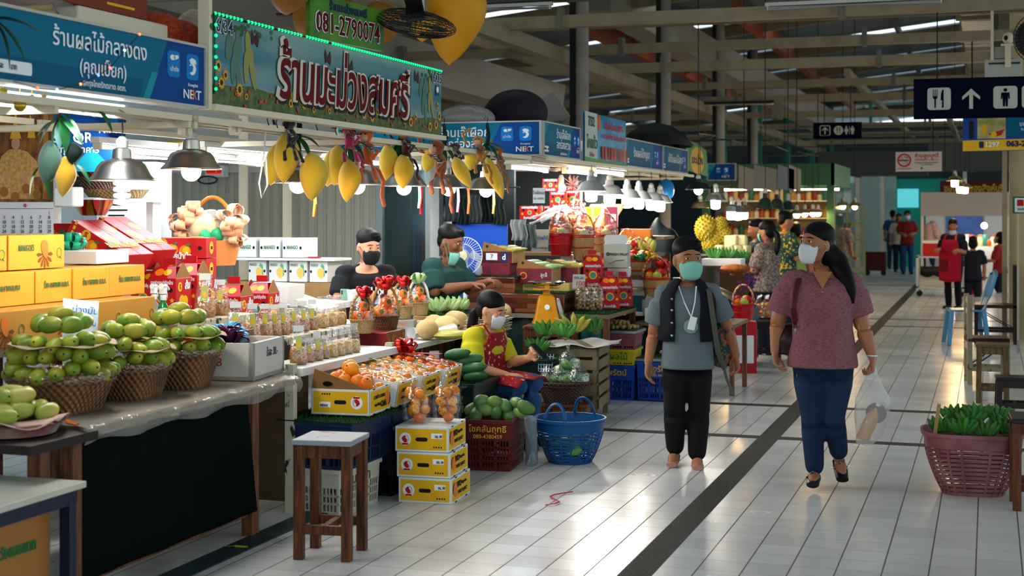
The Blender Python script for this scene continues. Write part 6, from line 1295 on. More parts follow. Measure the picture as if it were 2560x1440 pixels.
MB().lathe([(0,.315),(.10,.318),(.15,.345),(.155,.35),(.15,.353),(.1,.325),(0,.322)],32).obj('pan',m_chrome,t)
# crates and bananas beside the seated woman's knees
t=thing('wood_crate','weathered wooden crate beside the seated woman carrying bananas on paper','crate',(-3.12,11.0,0),.1);b=MB()
for i in range(5):b.b2((-.24,-.28,.10+i*.10),(.24,-.262,.175+i*.10));b.b2((.222,-.28,.10+i*.10),(.24,.28,.175+i*.10));b.b2((-.24,-.28,.10+i*.1),(-.222,.28,.175+i*.1));b.b2((-.24,.262,.1+i*.1),(.24,.28,.175+i*.1))
for x in(-.23,.19):
 for y in(-.275,.235):b.b2((x,y,0),(x+.04,y+.04,.58))
b.b2((-.24,-.28,.56),(.24,.28,.58));b.obj('crate_body',mat('weathered wood','#6f6348',.8,var=.3,scale=6),t,smooth=False)
b=MB();b.grid(lambda u,v:(-.33+.66*u,-.33+.66*v,.588+.012*math.sin(u*14+v*5)),16,12);solid(b.obj('paper_sheet',mat('grey white paper','#b8b5ac',.7),t),.002)
for i,(dx,dy,rz_,m_,nb,l)in enumerate(((-.18,-.12,.3,m_ban,6,'green banana hand at the left of the wooden crate'),(-.02,-.16,-.1,m_ban,6,'green banana hand at the front of the wooden crate'),(.0,.06,.2,m_bany,5,'yellowing banana hand lying on the paper'),(.15,.10,-.4,m_ban,5,'long green plantain hand at the right of the paper'))):banana_bunch('banana_bunch',l,(-3.14+dx,11.0+dy,.655 if i<2 else .67),(.2+.5*(i>1),0,rz_),m_,nb,2,.13+.06*(i>1),.022,'bananas on the wooden crate')
crate('plastic_crate','dark green crate in front of the wooden crate, beside the phone',(-3.27,10.55,.26),.1,.40,.36,.24,_M['green black crate'],2,4,.5);crate('plastic_crate','pale slotted crate below the dark green crate',(-3.27,10.55,0),.1,.40,.36,.255,m_whitec,2,4,.5)
grass('turf_mat','turf on the dark green crate under the phone',(-3.47,10.37,.505),(-3.07,10.73,.505),1200)
banana_bunch('banana_bunch','bunch of green bananas on the turf behind the phone',(-3.30,10.6,.55),(.25,0,.2),m_ban,7,2,.12,.02)
# ---- red cartons, wicker gift baskets, fruit wall behind
t=thing('stepped_shelf','stepped shelf under the red cartons and wicker baskets','shelf',(-4.2,12.7,0));k=0
for y0_,z0_ in((0,.92),(.4,1.06),(.85,1.22),(1.3,1.38)):MB().b2((-.9,y0_,z0_-.03),(1.15,y0_+.5,z0_)).obj('shelf_board',m_ply,t)
for x in(-.85,1.1):
 for y in(.05,1.7):MB().b2((x-.025,y-.025,0),(x+.025,y+.025,.9+.3*(y>1))).obj('leg',m_wood,t)
def put(u,v,Y):return onY(u,v,Y)
for(u,v,Y,s_,l)in((1480,716,12.35,1.0,'red handled gift carton left of the white fresh fruit box'),(1510,712,12.75,.9,'red handled gift carton behind the left one'),(1522,770,12.3,1.0,'red handled gift carton low by the longan bags'),(1556,765,12.6,.95,'red handled gift carton behind the low one')):
 o=red_gift(l,put(u,v,Y),.35);o.scale=(s_,)*3
def hexb(label,p,r,h,m_=None,wrap=True,trim_=True,top=.2,kind=None,n=0,sq_=True,red=True):
 m_=m_ or m_hex;t=thing('wicker_basket',label,'basket',p,.3,'wicker gift baskets');MB().lathe([(0,0),(r*.85,0),(r,h),(r*.95,h),(r*.8,.01),(0,.01)],28).obj('basket_body',m_,t)
 for z,rr in((h,r),(h*.93,r*.995),(h*.5,r*.925)):MB().tube([(rr*1.01*math.cos(2*PI*i/24),rr*1.01*math.sin(2*PI*i/24),z)for i in range(24)],.006,6,closed=True).obj('rim',m_rcart if red else m_,t)
 for s_ in(-1,1):
  b=MB();P=[(r*math.cos(PI*i/14),s_*.012,h+top*math.sin(PI*i/14))for i in range(15)];b.tube(P,.008,6);b.obj('handle',mat('red striped cane','#b5241c',.5,col2='#d8b890',scale=45,thresh=(.48,.52)),t)
 if wrap:b=MB();b.lathe([(r,h),(r*.9,h+top*.4),(r*.4,h+top),(r*.1,h+top*1.25),(r*.25,h+top*1.5)],20,cap=False);b.obj('clear_wrap',m_bagf,t)
 for i in range(7):a=i*2.4;MB().ell((r*.5*math.cos(a),r*.5*math.sin(a),h+.02+.03*(i%2)),(.045,.04,.04),12,8).obj('fruit_inside',[m_tang,m_rcart,m_mangol,m_bany][i%4],t)
for u,v,Y,r,h,m_,wr,l in((1403,638,12.75,.11,.20,mat('red cellophane basket','#b01018',.3,bump=.3),True,'basket wrapped whole in red cellophane'),(1458,650,12.8,.105,.23,None,True,'tall cane basket with red bands beside the red cellophane one'),(1512,632,13.1,.12,.17,None,True,'cane basket with striped handle behind the fresh fruit box'),(1596,702,13.3,.125,.20,None,False,'cane basket with green and yellow bows on the white box'),(1640,745,13.2,.125,.19,None,False,'cane basket lowest at the right beside the walker'),(1440,590,13.4,.10,.15,None,True,'small cane basket high behind the tall one'),(1568,655,13.6,.10,.12,None,False,'small cane basket behind the fresh fruit box')):hexb(l,put(u,v,Y),r,h,m_,wr)
p=put(1625,760,13.3);t=thing('gift_stand','dark stand under the white cartons at the right of the gift stall','stand',(p.x,p.y,0));MB().b2((-.30,-.2,0),(.25,.3,.655)).obj('stand_body',m_dgrey,t)
bow('ribbon_bow','green ribbon bow on the cane basket with yellow bow',put(1600,650,13.2),mat('emerald ribbon','#0f7a4a',.3),.08,12,seed=21);bow('ribbon_bow','yellow ribbon bow beside the green one',put(1625,648,13.25),m_ylw,.08,12,seed=22);bow('ribbon_bow','red and green ribbon bow on the lowest cane basket',put(1655,668,13.25),m_bowr,.09,14,seed=23)
def ff(t,L,D,Hh):textY('FRESH FRUIT',.032,m_letk,(.03,-D/2-.001,Hh*.55),t,bold=.02);flat(t,'round_mark',disc(-.07,Hh*.56,.018),m_grnp,-D/2-.001);b=MB();b.tube([(-.06,-D/2-.002,Hh*.15),(0,-D/2-.002,Hh*.28),(.08,-D/2-.002,Hh*.32)],.003,5);b.obj('twig_print',m_letk,t);MB().prism(rrect(-L/2,0,L/2,.08,.03),(0,-D/2+.02,Hh),XA,ZA,.004).obj('lid_flap',m_wcart,t)
p=put(1543,668,12.7);carton('fresh_fruit_box','tall pale green white box lettered FRESH FRUIT',p,.1,.215,.2,.215,mat('pale box','#b9beaf',.6),deco=ff)
for u,v,Y,sz,l in((1548,692,12.75,(.19,.2,.085),'white carton directly under the fresh fruit box'),(1592,738,13.25,(.20,.2,.15),'white carton under the cane basket with bows'),(1640,782,13.3,(.24,.2,.13),'white carton under the lowest cane basket'),(1420,655,12.9,(.12,.15,.07),'small white carton beside the red cellophane basket')):p=put(u,v,Y);t=thing('white_carton',l,'box',p,.1);MB().box((0,0,sz[2]/2),sz).obj('carton_body',m_wcart,t,bevel=.004)
for u,v,Y,sz,l in((1380,478,13.6,(.16,.2,.12),'red carton at the top left of the red box pile'),(1398,520,13.5,(.16,.2,.16),'red carton with black holes hanging over the pile'),(1435,525,13.6,(.14,.2,.2),'tall red carton with gold flowers beside the bare bulb'),(1328,548,13.5,(.2,.2,.13),'red carton low at the left behind the white plastic rolls'),(1385,545,13.7,(.2,.2,.12),'red carton behind the white plastic rolls'),(1430,552,13.9,(.2,.2,.12),'red carton at the right behind the cane baskets')):
 p=put(u,v,Y);carton('gift_carton',l,p,.15,*sz,m_rcart,'red cartons piled at the back',deco=red_deco,seam=False)
p=put(1528,568,13.8);t=thing('magenta_box','tall magenta box with a white tag before the dark tarp','box',p,.2);MB().box((0,0,.1),(.13,.13,.2)).obj('box_body',mat('magenta card','#7d0f3c',.5),t);flat(t,'tag',rrect(.0,.06,.05,.13,.002),m_let,-.067)
t=thing('tinsel','red and white tinsel bunch above the red cartons','tinsel',put(1432,462,13.6));q=random.Random(4);b=MB()
for i in range(90):d=Vector((q.gauss(0,1),q.gauss(0,1)-.3,q.gauss(0,.8))).normalized();b.bar((0,0,0),d*q.uniform(.05,.11),.006,.002)
o=b.obj('strands',mat('tinsel red','#c0201c',.3,col2='#d8c8c0',scale=60),t,smooth=False);o['kind']='stuff'
for i,(u,v,L_)in enumerate(((1375,528,.34),(1390,538,.3),(1360,545,.28))):p=put(u,v,13.2+.06*i);t=thing('plastic_roll',['uppermost rolled bundle of white plastic before the red cartons','middle rolled bundle of white plastic','lowest rolled bundle of white plastic'][i],'plastic roll',p);MB().tube([(-L_/2,0,-.06),(0,0,0),(L_/2,0,.05)],[.02,.03,.022],10).obj('roll',m_film2,t)
t=thing('snack_rack','tilted display of yellow packets behind the cane baskets','display',put(1480,575,13.9));b=MB();b.grid(lambda u,v:(-.18+.1*v+(.36)*u,-.05+.3*v,.26*v),6,1);solid(b.obj('board',m_kraftl,t),.01)
for i in range(4):
 for j in range(2):MB().box((-.12+.09*i+.05*j,.0+.12*j,.08+.1*j),(.07,.02,.10)).obj('packet',m_gold,t,bevel=.004)
carton('orange_carton','flat orange carton behind the bows, before the dark tarp',put(1592,600,14.0),.1,.30,.2,.11,mat('orange card','#b5651c',.6))
for i in range(9):p=put(1575+i*7,608+4*(i%3),13.75);fruit('mangol','mango',(p.x,p.y,p.z),aim((.3,-.2,1)),'yellow mango standing among the ribbons before the orange carton','mango','mangoes among the ribbons',1.1)
b=MB();pa,pb=put(1540,640,14.2),put(1720,640,14.4)
def f(u,v):x=pa.x+(pb.x-pa.x)*u;h=.62*(1-abs(u-.42)**1.5*1.9);return(x,14.6+.3*v+.05*math.sin(u*8),.95+max(.05,h)*math.sin(v*PI*.5)*(.95+.05*math.sin(u*21)))
b.grid(f,30,10);tag(solid(b.obj('tarp',mat('black green tarp','#081214',.65,spec=.1),None),.005),'dark tarp draped in a peak behind the red gift cartons','tarp')
t=thing('blue_bag','bright blue plastic bag hanging behind the six grey lamps','bag',onD(1665,475,16.8));b=MB();b.ell((0,0,0),(.10,.07,.13),16,10);b.tube([(0,0,.1),(0,0,.5)],.005,5);b.obj('bag',mat('blue plastic bag','#1f7fc0',.3,bump=.8,bscale=14),t)
# seller's corner: fan, blue board, hanging tools
t=thing('table_fan','white table fan with a wire cage behind the man in green','fan',onY(1160,640,11.45));b=MB();Rm=Matrix.Rotation(PI/2-.1,3,'X')
for r in(.16,.10,.05):b.tube([Rm@Vector((r*math.cos(2*PI*i/32),r*math.sin(2*PI*i/32),.02 if r<.16 else-.01))for i in range(32)],.003,5,closed=True)
for i in range(40):a=2*PI*i/40;b.tube([Rm@Vector((.03*math.cos(a),.03*math.sin(a),.035)),Rm@Vector((.11*math.cos(a),.11*math.sin(a),.028)),Rm@Vector((.16*math.cos(a),.16*math.sin(a),-.01))],.0016,4)
b.obj('cage',m_let,t);MB().lathe([(0,.03),(.045,.03),(.045,.045),(0,.05)],20,M=Rm).obj('hub_cap',mat('cream hub','#c9bfa0',.5),t);b=MB()
for i in range(3):
 a=2*PI*i/3;b.prism([(.02*math.cos(a),.02*math.sin(a)),(.13*math.cos(a-.35),.13*math.sin(a-.35)),(.14*math.cos(a+.1),.14*math.sin(a+.1)),(.10*math.cos(a+.5),.10*math.sin(a+.5))],(0,0,0),XA,Rm@Vector((0,1,0)),.003)
b.obj('blades',mat('blue grey blade','#8fa3b5',.4),t,smooth=False);MB().b2((-.015,.02,-.45),(.015,.05,0)).obj('stand',m_let,t)
pa,pb=onY(1138,655,11.9),onY(1268,560,11.9);t=thing('blue_board','bright blue plastic board behind the fan','board',(pa.x,11.9,pa.z));MB().b2((0,0,-.3),(pb.x-pa.x,.02,pb.z-pa.z)).obj('sheet',mat('bright blue sheet','#0a4fc0',.5),t)
mb=MB();mb.b2((-7.5,12.15,0),(-5.0,12.2,2.1));mb.b2((-5.0,12.75,1.0),(-4.2,12.8,2.1));mb.b2((-4.95,15.0,0),(-3.9,15.1,2.1));tag(mb.obj('wall_booth',mat('dark booth wall','#1f2424',.8)),kind='structure')
for i,(u,v,c,w_,h_,l)in enumerate(((1130,520,'#3c4446',.14,.24,'grey bundle of plastic bags hanging left of the post'),(1160,525,'#20292b',.12,.26,'black bundle of bags on the hanging rail'),(1190,522,'#4a5456',.11,.24,'pale grey bundle of bags at the middle of the rail'),(1222,520,'#17201f',.12,.25,'dark green bundle of bags on the rail'),(1250,530,'#39413f',.11,.22,'grey bundle of bags at the right end of the rail'),(1300,575,'#a3a7a6',.14,.18,'white cloth hanging over the blue board edge'),(1325,590,'#5c6668',.14,.2,'grey bubble wrap roll standing beside the cream card'))):
 p=onY(u,v,11.86);b=MB();b.grid(lambda a,q:(p.x-w_/2+w_*a+.012*math.sin(q*6),11.84+.025*math.sin(a*17),p.z-h_/2+h_*q),14,4);tag(solid(b.obj('hanging_bags',mat('bag '+c,c,.45,bump=.3),None),.006),l,'bags','things hanging behind the two men')
pa=onY(1105,475,11.85);t=thing('hanging_rail','steel rail with hanging bundles behind the two men','rail',pa);MB().tube([(0,0,.02),(.72,0,.02)],.008,8).obj('rail',m_steel,t);MB().b2((-.02,-.02,-1.9),(.02,.02,.2)).obj('post',m_dgrey,t)
t=thing('plastic_bag','white carrier bag standing between fan and banana cartons','bag',onY(1203,690,11.85));b=MB();b.lathe([(.04,0),(.06,.03),(.055,.09),(.03,.13),(.045,.18)],16,cap=False);b.obj('bag',m_film2,t)
# goods heaped on the roof of the row
zt=2.325
for(u,v,X,r,m_,l,nm)in((1150,290,-4.4,(.27,.2,.13),film('sack film white',.55,'#a8a49c',.3,1,12),'puffed translucent white sack on the camera facing sign','plastic_sack'),(1290,280,-4.1,(.30,.25,.22),mat('purple black sack','#1d1722',.6,bump=.5,bscale=10),'big dark purple sack knotted at the left, on the sign','sack'),(1400,295,-4.2,(.12,.2,.13),film('grey clutter film',.5,'#5c6664',.3,1,14),'bundle of grey plastic behind the dark sack','plastic_sack')):
 p=onX(u,v,X);b=MB();b.ell((0,0,r[2]*.9),r,24,14)
 if 'purple' in l:b.ell((-.2,0,r[2]*.8),(.16,.15,.10),14,8);b.ell((.05,0,r[2]*1.15),(.17,.15,.14),14,8);b.ell((-.30,0,r[2]*.75),(.05,.05,.07),10,6)
 t=thing(nm,l,'sack',(p.x,max(p.y,Y3+.35),zt));remesh(b,'sack_body',m_,.025,t)
t=thing('foam_sheet','grey foam sheet leaning behind the dark sack','sheet',onX(1375,280,-4.3));MB().box((0,0,0),(.3,.04,.32),rot=Matrix.Rotation(-.6,3,'Y')).obj('sheet',mat('grey foam','#8a857c',.8),t)
p=onX(1640,335,-3.75);t=thing('umbrella','half folded black umbrella lying over the teal signs','umbrella',(p.x,p.y,2.42));b=MB();n=8;R=[]
for r,z in((.01,.26),(.22,.22),(.42,.12),(.56,-.02)):R.append([Vector((r*math.cos(2*PI*k/n)*.8,r*math.sin(2*PI*k/n)*1.3,z))for k in range(n)])
b.rings(R,cap=False);solid(b.obj('canopy',mat('black umbrella cloth','#101314',.7),t,ang=10),.004);MB().tube([(0,0,.2),(0,0,.34)],.007,6).obj('tip',m_blk,t);MB().tube([(0,0,-.02),(0,0,.25)],.006,6).obj('shaft',m_steel,t)
# ================================================================ PEOPLE
def skin_m(n,c,c2):return mat('skin '+n,c,.5,col2=c2,scale=6)
SK=skin_m('warm','#9a6444','#a9714e');SKL=skin_m('light','#c08a68','#c99474');SKD=skin_m('brown','#6f452e','#7d5036')
m_hair=mat('black hair','#070606',.55,spec=.15,bump=.15,bscale=60,stretch=(3,3,.6));m_eye=mat('eye white','#d8d2c8',.3);m_iris=mat('dark iris','#120b08',.2)
V3=Vector
def limb(b,P,R,n=14,flat=1.0):
 b.tube(P,R,n,flat=flat)
 b.ell(P[0],R[0],12,8);b.ell(P[-1],R[-1],12,8)
def loft(b,S,right=V3((1,0,0)),n=22):
 R=[]
 for i,(c,rx,ry)in enumerate(S):
  a=V3(S[max(0,i-1)][0]);q=V3(S[min(len(S)-1,i+1)][0]);d=(q-a).normalized();y=d.cross(right).normalized();x=y.cross(d).normalized()
  R.append([V3(c)+x*rx*math.copysign(abs(math.cos(2*PI*k/n))**.85,math.cos(2*PI*k/n))+y*ry*math.copysign(abs(math.sin(2*PI*k/n))**.85,math.sin(2*PI*k/n))for k in range(n)])
 b.rings(R)
def hand(b,w,d,pn,side,curl=.35,s=1.0,k=1.0):
 """palm, four bent fingers of unequal length and a thumb off the side of the palm; d = pointing way, pn = palm side"""
 w,d=V3(w),V3(d).normalized();pn=V3(pn);pn=(pn-d*pn.dot(d)).normalized();x=d.cross(pn)*side
 limb(b,[w-d*.01*s,w+d*.035*s,w+d*.078*s],[.024*s,.033*s,.036*s],12,.55)if False else None
 R=[]
 for f,rw,rt in((-.01,.022,.018),(.02,.030,.017),(.05,.039,.016),(.08,.040,.014),(.088,.036,.010)):
  R.append([w+d*f*s+x*rw*s*math.cos(2*PI*i/14)+pn*rt*s*math.sin(2*PI*i/14)for i in range(14)])
 b.rings(R)
 for j,(off,L)in enumerate(((.031,.068),(.0105,.076),(-.0105,.070),(-.031,.054))):
  p=w+d*.080*s+x*off*s;P=[p-d*.02*s,p];c=0;dd=d+x*off*2.6
  for q in(.42,.33,.27):
   c+=curl*(1+.12*j);p=p+(dd.normalized()*math.cos(c)+pn*math.sin(c))*L*q*s;P.append(p)
  b.tube(P,[.0088*s*k]*2+[.0086*s*k,.008*s*k,.0066*s*k],9);b.ell(P[-1],.0066*s*k,8,6)
 p=w+d*.018*s+x*.024*s;t=(d*.62+x*.75+pn*.25).normalized();P=[p,p+t*.032*s,p+t*.032*s+(t*.6+d*.5+pn*.3).normalized()*.03*s,p+t*.032*s+(t*.6+d*.5+pn*.3).normalized()*.03*s+(d*.8+pn*.4+t*.2).normalized()*.024*s]
 b.tube(P,[.013*s,.0105*s*k,.0092*s*k,.007*s*k],9);b.ell(P[-1],.007*s*k,8,6)
DEF=dict(pelvis=(0,0,.84),waist=(0,0,1.0),chest=(0,0,1.18),neck=(0,.005,1.32),head=(0,-.015,1.46),shl=(-.165,0,1.27),shr=(.165,0,1.27),ell=(-.21,.01,1.02),elr=(.21,.01,1.02),wrl=(-.22,-.05,.80),wrr=(.22,-.05,.80),
  hpl=(-.08,0,.82),hpr=(.08,0,.82),knl=(-.09,-.02,.45),knr=(.09,-.02,.45),anl=(-.09,.02,.07),anr=(.09,.02,.07),ftl=(-.10,-.13,.02),ftr=(.10,-.13,.02))
def human(label,loc,rz,J={},s=1.0,skin=SK,shirt=None,sleeve=.5,hem=-.08,pants=None,shoes=None,hair='short',mask=None,yaw=0,pitch=0,hs=1.0,vox=.007,bulk=1.0,hands=((.4,(0,0,-1),(.9,0,0)),(.4,(0,0,-1),(-.9,0,0))),inf=.016,chin=False,collar=0,group=None,cvox=.011,pinf=.014):
 j={k:V3(v)for k,v in{**DEF,**J}.items()};t=thing('person',label,'person',loc,rz,group);t.scale=(s,s,s)
 hm=Matrix.Rotation(yaw,3,'Z')@Matrix.Rotation(pitch,3,'X');hc=j['head']
 def H(x,y,z):return hc+hm@V3((x,y,z))*hs
 tors=lambda e:[(j['pelvis']-V3((0,0,.05)),.125*bulk+e,.095*bulk+e),(j['pelvis']+V3((0,0,.03)),.15*bulk+e,.115*bulk+e),(j['waist'],.132*bulk+e,.105*bulk+e),(j['chest'],.15*bulk+e,.112*bulk+e),(j['chest']*.4+(j['shl']+j['shr'])*.3,.145*bulk+e,.098*bulk+e),((j['shl']+j['shr'])*.5+V3((0,0,.025)),.10*bulk+e*.8,.062+e*.6),(j['neck'],.05+e*.4,.05+e*.4)]
 b=MB();loft(b,tors(0));limb(b,[j['neck']-V3((0,0,.03)),(j['neck']+hc)*.5,H(0,.012,-.05)],[.054,.048,.05])
 b.ell(hc,(.074*hs,.093*hs,.106*hs),24,16,hm);b.ell(H(0,-.022,-.055),(.056*hs,.062*hs,.056*hs),20,12,hm);b.ell(H(0,-.06,-.09),(.026*hs,.02*hs,.018*hs),12,8,hm)
 b.tube([H(0,-.088,.012),H(0,-.103,-.018),H(0,-.108,-.03),H(0,-.088,-.036)],[.010*hs,.013*hs,.016*hs,.012*hs],10);b.ell(H(0,-.085,-.062),(.026*hs,.012*hs,.010*hs),12,8,hm)
 for s_ in(-1,1):b.ell(H(s_*.077,.008,-.015),(.010*hs,.02*hs,.033*hs),10,8,hm);b.ell(H(s_*.036,-.068,-.018),(.026*hs,.022*hs,.026*hs),10,8,hm)
 for q,sd in(('l',-1),('r',1)):
  limb(b,[j['sh'+q]-V3((sd*.03,0,0)),j['sh'+q]*.75+j['el'+q]*.25,j['el'+q]],[.043*bulk,.046*bulk,.04*bulk]);limb(b,[j['el'+q],j['el'+q]*.7+j['wr'+q]*.3,j['wr'+q]],[.041*bulk,.041*bulk,.026])
  limb(b,[j['hp'+q],j['hp'+q]*.6+j['kn'+q]*.4,j['kn'+q]],[.074*bulk,.070*bulk,.05]);limb(b,[j['kn'+q],j['kn'+q]*.7+j['an'+q]*.3,j['an'+q]],[.052,.053,.036])
  f=j['ft'+q];a=j['an'+q];limb(b,[a+V3((0,.03,-.03)),(a+f)*.5-V3((0,0,.01)),f],[.034,.036,.024],flat=.8)
  cu,dr,pn=hands[0 if sd<0 else 1];hand(b,j['wr'+q],V3(dr),V3(pn),sd,cu,1.0 if vox<.012 else 1.1,1.0 if vox<.009 else 1.5)
 remesh(b,'body',skin,vox,t,2)
 if vox<.016:
  for s_ in(-1,1):
   e=MB();e.ell(H(s_*.031,-.083,.012),(.0125*hs,.008*hs,.0064*hs),12,8,hm);ey=e.obj('eye',m_eye,t);e=MB();e.ell(H(s_*.031,-.0895,.012),(.0060*hs,.003*hs,.0060*hs),10,6,hm);e.obj('iris',m_iris,ey)
   e=MB();e.tube([H(s_*.014,-.092,.035),H(s_*.033,-.090,.0375),H(s_*.052,-.076,.029)],[.0035,.0042,.002],6);e.obj('eyebrow',m_hair,t);e=MB();e.tube([H(s_*.017,-.0895,.017),H(s_*.031,-.0935,.0205),H(s_*.046,-.083,.016)],.0022,6);e.obj('eyelid',skin,t)
 b=MB()
 if hair=='short':b.ell(H(0,.024,.052),(.084*hs,.101*hs,.076*hs),22,14,hm);b.ell(H(0,.05,-.0),(.07*hs,.06*hs,.08*hs),18,10,hm);b.ell(H(.014,-.03,.095),(.055*hs,.05*hs,.026*hs),14,8,hm);b.ell(H(.03,-.058,.072),(.04*hs,.022*hs,.018*hs),12,8,hm)
 else:b.ell(H(0,.026,.046),(.085*hs,.105*hs,.083*hs),22,14,hm);b.ell(H(0,.045,-.02),(.077*hs,.065*hs,.08*hs),18,10,hm)
 if hair=='pony':b.ell(H(0,.115,.02),.028,12,8);limb(b,[H(0,.105,.02),hc+V3((0,.145,-.03)),hc+V3((0,.165,-.13)),hc+V3((.01,.15,-.24)),hc+V3((.02,.12,-.33))],[.026,.036,.04,.032,.008])
 if hair=='long':limb(b,[H(0,.035,.03),H(.01,.06,-.05),hc+V3((.125,.03,-.12)),hc+V3((.165,-.03,-.20)),hc+V3((.195,-.075,-.27)),hc+V3((.21,-.085,-.34))],[.085,.088,.078,.062,.042,.01],flat=.85)
 if hair=='bob':b.ell(H(0,.03,-.03),(.092*hs,.085*hs,.10*hs),18,12,hm)
 remesh(b,'hair',m_hair,max(.009,vox),t,3)
 if mask:
  dz=-.055 if chin else 0
  def mk(u,v):
   a=(u-.5)*2.1*(1-.30*(1-v)**1.5);z=-.116+.100*v+.016*(1-abs(u-.5)*2)*v;k=.064+.016*math.sin(v*PI)**.5-.012*(1-v)**2-(.016 if chin else 0)
   return H(math.sin(a)*(k+.006),-(k+.02+.017*math.exp(-((u-.5)*5)**2)*(.4+v*.6))*math.cos(a)-.012,z+dz+.002*math.sin(v*PI*6))
  b=MB();b.grid(mk,22,14);solid(b.obj('face_mask',mask,t),.002,1)
  for u in(0,1):
   for v in(.12,.9):b=MB();p=mk(u,v);sd=-1 if u==0 else 1;b.tube([p,H(sd*.079,-.02,-.02+(.02 if v>.5 else-.03)),H(sd*.083,.022,-.012)],.0016,5);b.obj('ear_loop',mask,t)
 if shirt:
  b=MB();e=inf;S=tors(e);S[0]=(j['pelvis']+V3((0,0,hem)),(.158*bulk+e*1.3),(.125*bulk+e*1.3));S[-1]=(j['neck']-V3((0,0,.035-collar)),.058+e*.5,.056+e*.5);loft(b,S)
  for q in 'lr':
   p,m_=j['sh'+q],j['el'+q];sd=-1 if q=='l' else 1;en=p.lerp(m_,min(1,sleeve*2)if sleeve<=.5 else 1);b.ell(p.lerp(m_,.08)-V3((sd*.012,0,0)),.053*bulk+e,16,10);P=[p-V3((sd*.045,0,.004)),p.lerp(en,.4),en];b.tube(P,[.05*bulk+e*.7,.058*bulk+e,.055*bulk+e*1.25],16);b.ell(P[0],.05*bulk+e*.7,14,8)
   if sleeve>.5:limb(b,[m_,m_.lerp(j['wr'+q],(sleeve-.5)*2)],[.05+e,.04+e])
  remesh(b,'shirt',shirt,cvox,t,3)
 if pants:
  b=MB();e=.008;loft(b,[(j['pelvis']-V3((0,0,.07)),.125*bulk+e,.10*bulk+e),(j['pelvis']+V3((0,0,.02)),.148*bulk+e,.114*bulk+e),(j['waist']-V3((0,0,.03)),.12*bulk+e,.10*bulk+e)]);e=pinf
  for q in 'lr':limb(b,[j['hp'+q],j['hp'+q]*.6+j['kn'+q]*.4,j['kn'+q]],[.082*bulk+.008,.074*bulk+e,.052+e]);limb(b,[j['kn'+q],j['kn'+q]*.7+j['an'+q]*.3,j['an'+q]+V3((0,0,.015))],[.054+e,.054+e,.044+e])
  remesh(b,'trousers',pants,cvox,t,3)
 if shoes:
  for q in 'lr':
   b=MB();f=j['ft'+q];a=j['an'+q];b.tube([a+V3((0,.05,-.04)),(a+f)*.5+V3((0,0,-.018)),f+V3((0,-.025,-.002))],[.040,.047,.036],14,flat=.75);b.ell(f+V3((0,-.025,-.002)),.036,12,8);b.ell(a+V3((0,.05,-.04)),.04,12,8);b.obj('shoe',shoes,t)
 t['j']=0;del t['j'];return t,j,H
m_mask=mat('white mask','#cfd2d6',.7);m_maskg=mat('mint mask','#7fc4b4',.7);m_maskb=mat('black mask','#0b0c10',.7);m_blackc=mat('black trousers','#0a0a0d',.85);m_gshirt=mat('grey blue t-shirt','#5f6b70',.9,var=.15,scale=5);m_vest=mat('navy black vest','#0c0f18',.85);m_denim=mat('dark blue denim','#10243f',.85,var=.35,scale=5);m_denim2=mat('blue jeans','#1d3f66',.85,var=.5,scale=4)
m_heather=mat('mauve heather knit','#6d3a42',.9,col2='#93636a',scale=16,stretch=(4,4,42),thresh=(.4,.62));m_fl=mat('pale shoe sole','#b9a58e',.6);m_sandal=mat('black sandal','#0d0d0e',.4)
# ---- walker with the vest
Jw=dict(pelvis=(0,0,.74),waist=(0,0,.90),chest=(0,-.01,1.04),neck=(0,0,1.17),head=(.0,-.02,1.325),shl=(-.155,0,1.11),shr=(.155,0,1.12),ell=(-.215,.03,.86),elr=(.25,.05,.90),wrl=(-.25,-.02,.66),wrr=(.31,.06,.70),hpl=(-.07,0,.70),hpr=(.07,0,.70),knl=(-.085,-.03,.38),knr=(.075,.0,.37),anl=(-.08,.05,.10),anr=(.06,-.02,.075),ftl=(-.10,-.09,.025),ftr=(.065,-.16,.022))
t,j,H=human('short haired shopper in a black vest, grey t-shirt and mint mask walking up the aisle',(-1.83,9.10,0),.2,Jw,1.0,SK,m_gshirt,.42,-.12,m_blackc,None,'short',m_maskg,.35,.12,1.10,.0055,.96,hands=((.35,(-.05,-.1,-1),(.9,-.3,0)),(.45,(.12,.1,-1),(-.9,-.2,0))),pinf=.016)
for q in 'lr':
 b=MB();f,a=j['ft'+q],j['an'+q];b.tube([a+V3((0,.05,-.055)),(a+f)*.5+V3((0,0,-.032)),f+V3((0,-.03,-.006))],[.034,.040,.034],14,flat=.5);b.obj('flat_shoe',mat('pink flat shoe','#b5806c',.6),t)
b=MB();S=[((0,0,.80),.176,.142),((0,0,.90),.165,.135),((0,-.0,1.04),.178,.142),((0,0,1.10),.168,.125),((0,.005,1.145),.125,.09),((0,.01,1.185),.075,.075)]
n=30;R=[]
for c,rx,ry in S:
 R.append([V3((c[0]+rx*math.sin(a),c[1]+ry*math.cos(a),c[2]))for a in[-PI+.48+(2*PI-.96)*k/(n-1)for k in range(n)]])
vs=[p for r in R for p in r];b.add(vs,[(i*n+k,i*n+k+1,(i+1)*n+k+1,(i+1)*n+k)for i in range(len(R)-1)for k in range(n-1)]);solid(b.obj('vest',m_vest,t,recalc=True),.014,1)
for z in(.84,.92,1.0,1.07):b=MB();b.ell((-.098,-.140+.015*(z>1.05),z),(.009,.006,.009),10,6);b.obj('vest_button',m_steel,t)
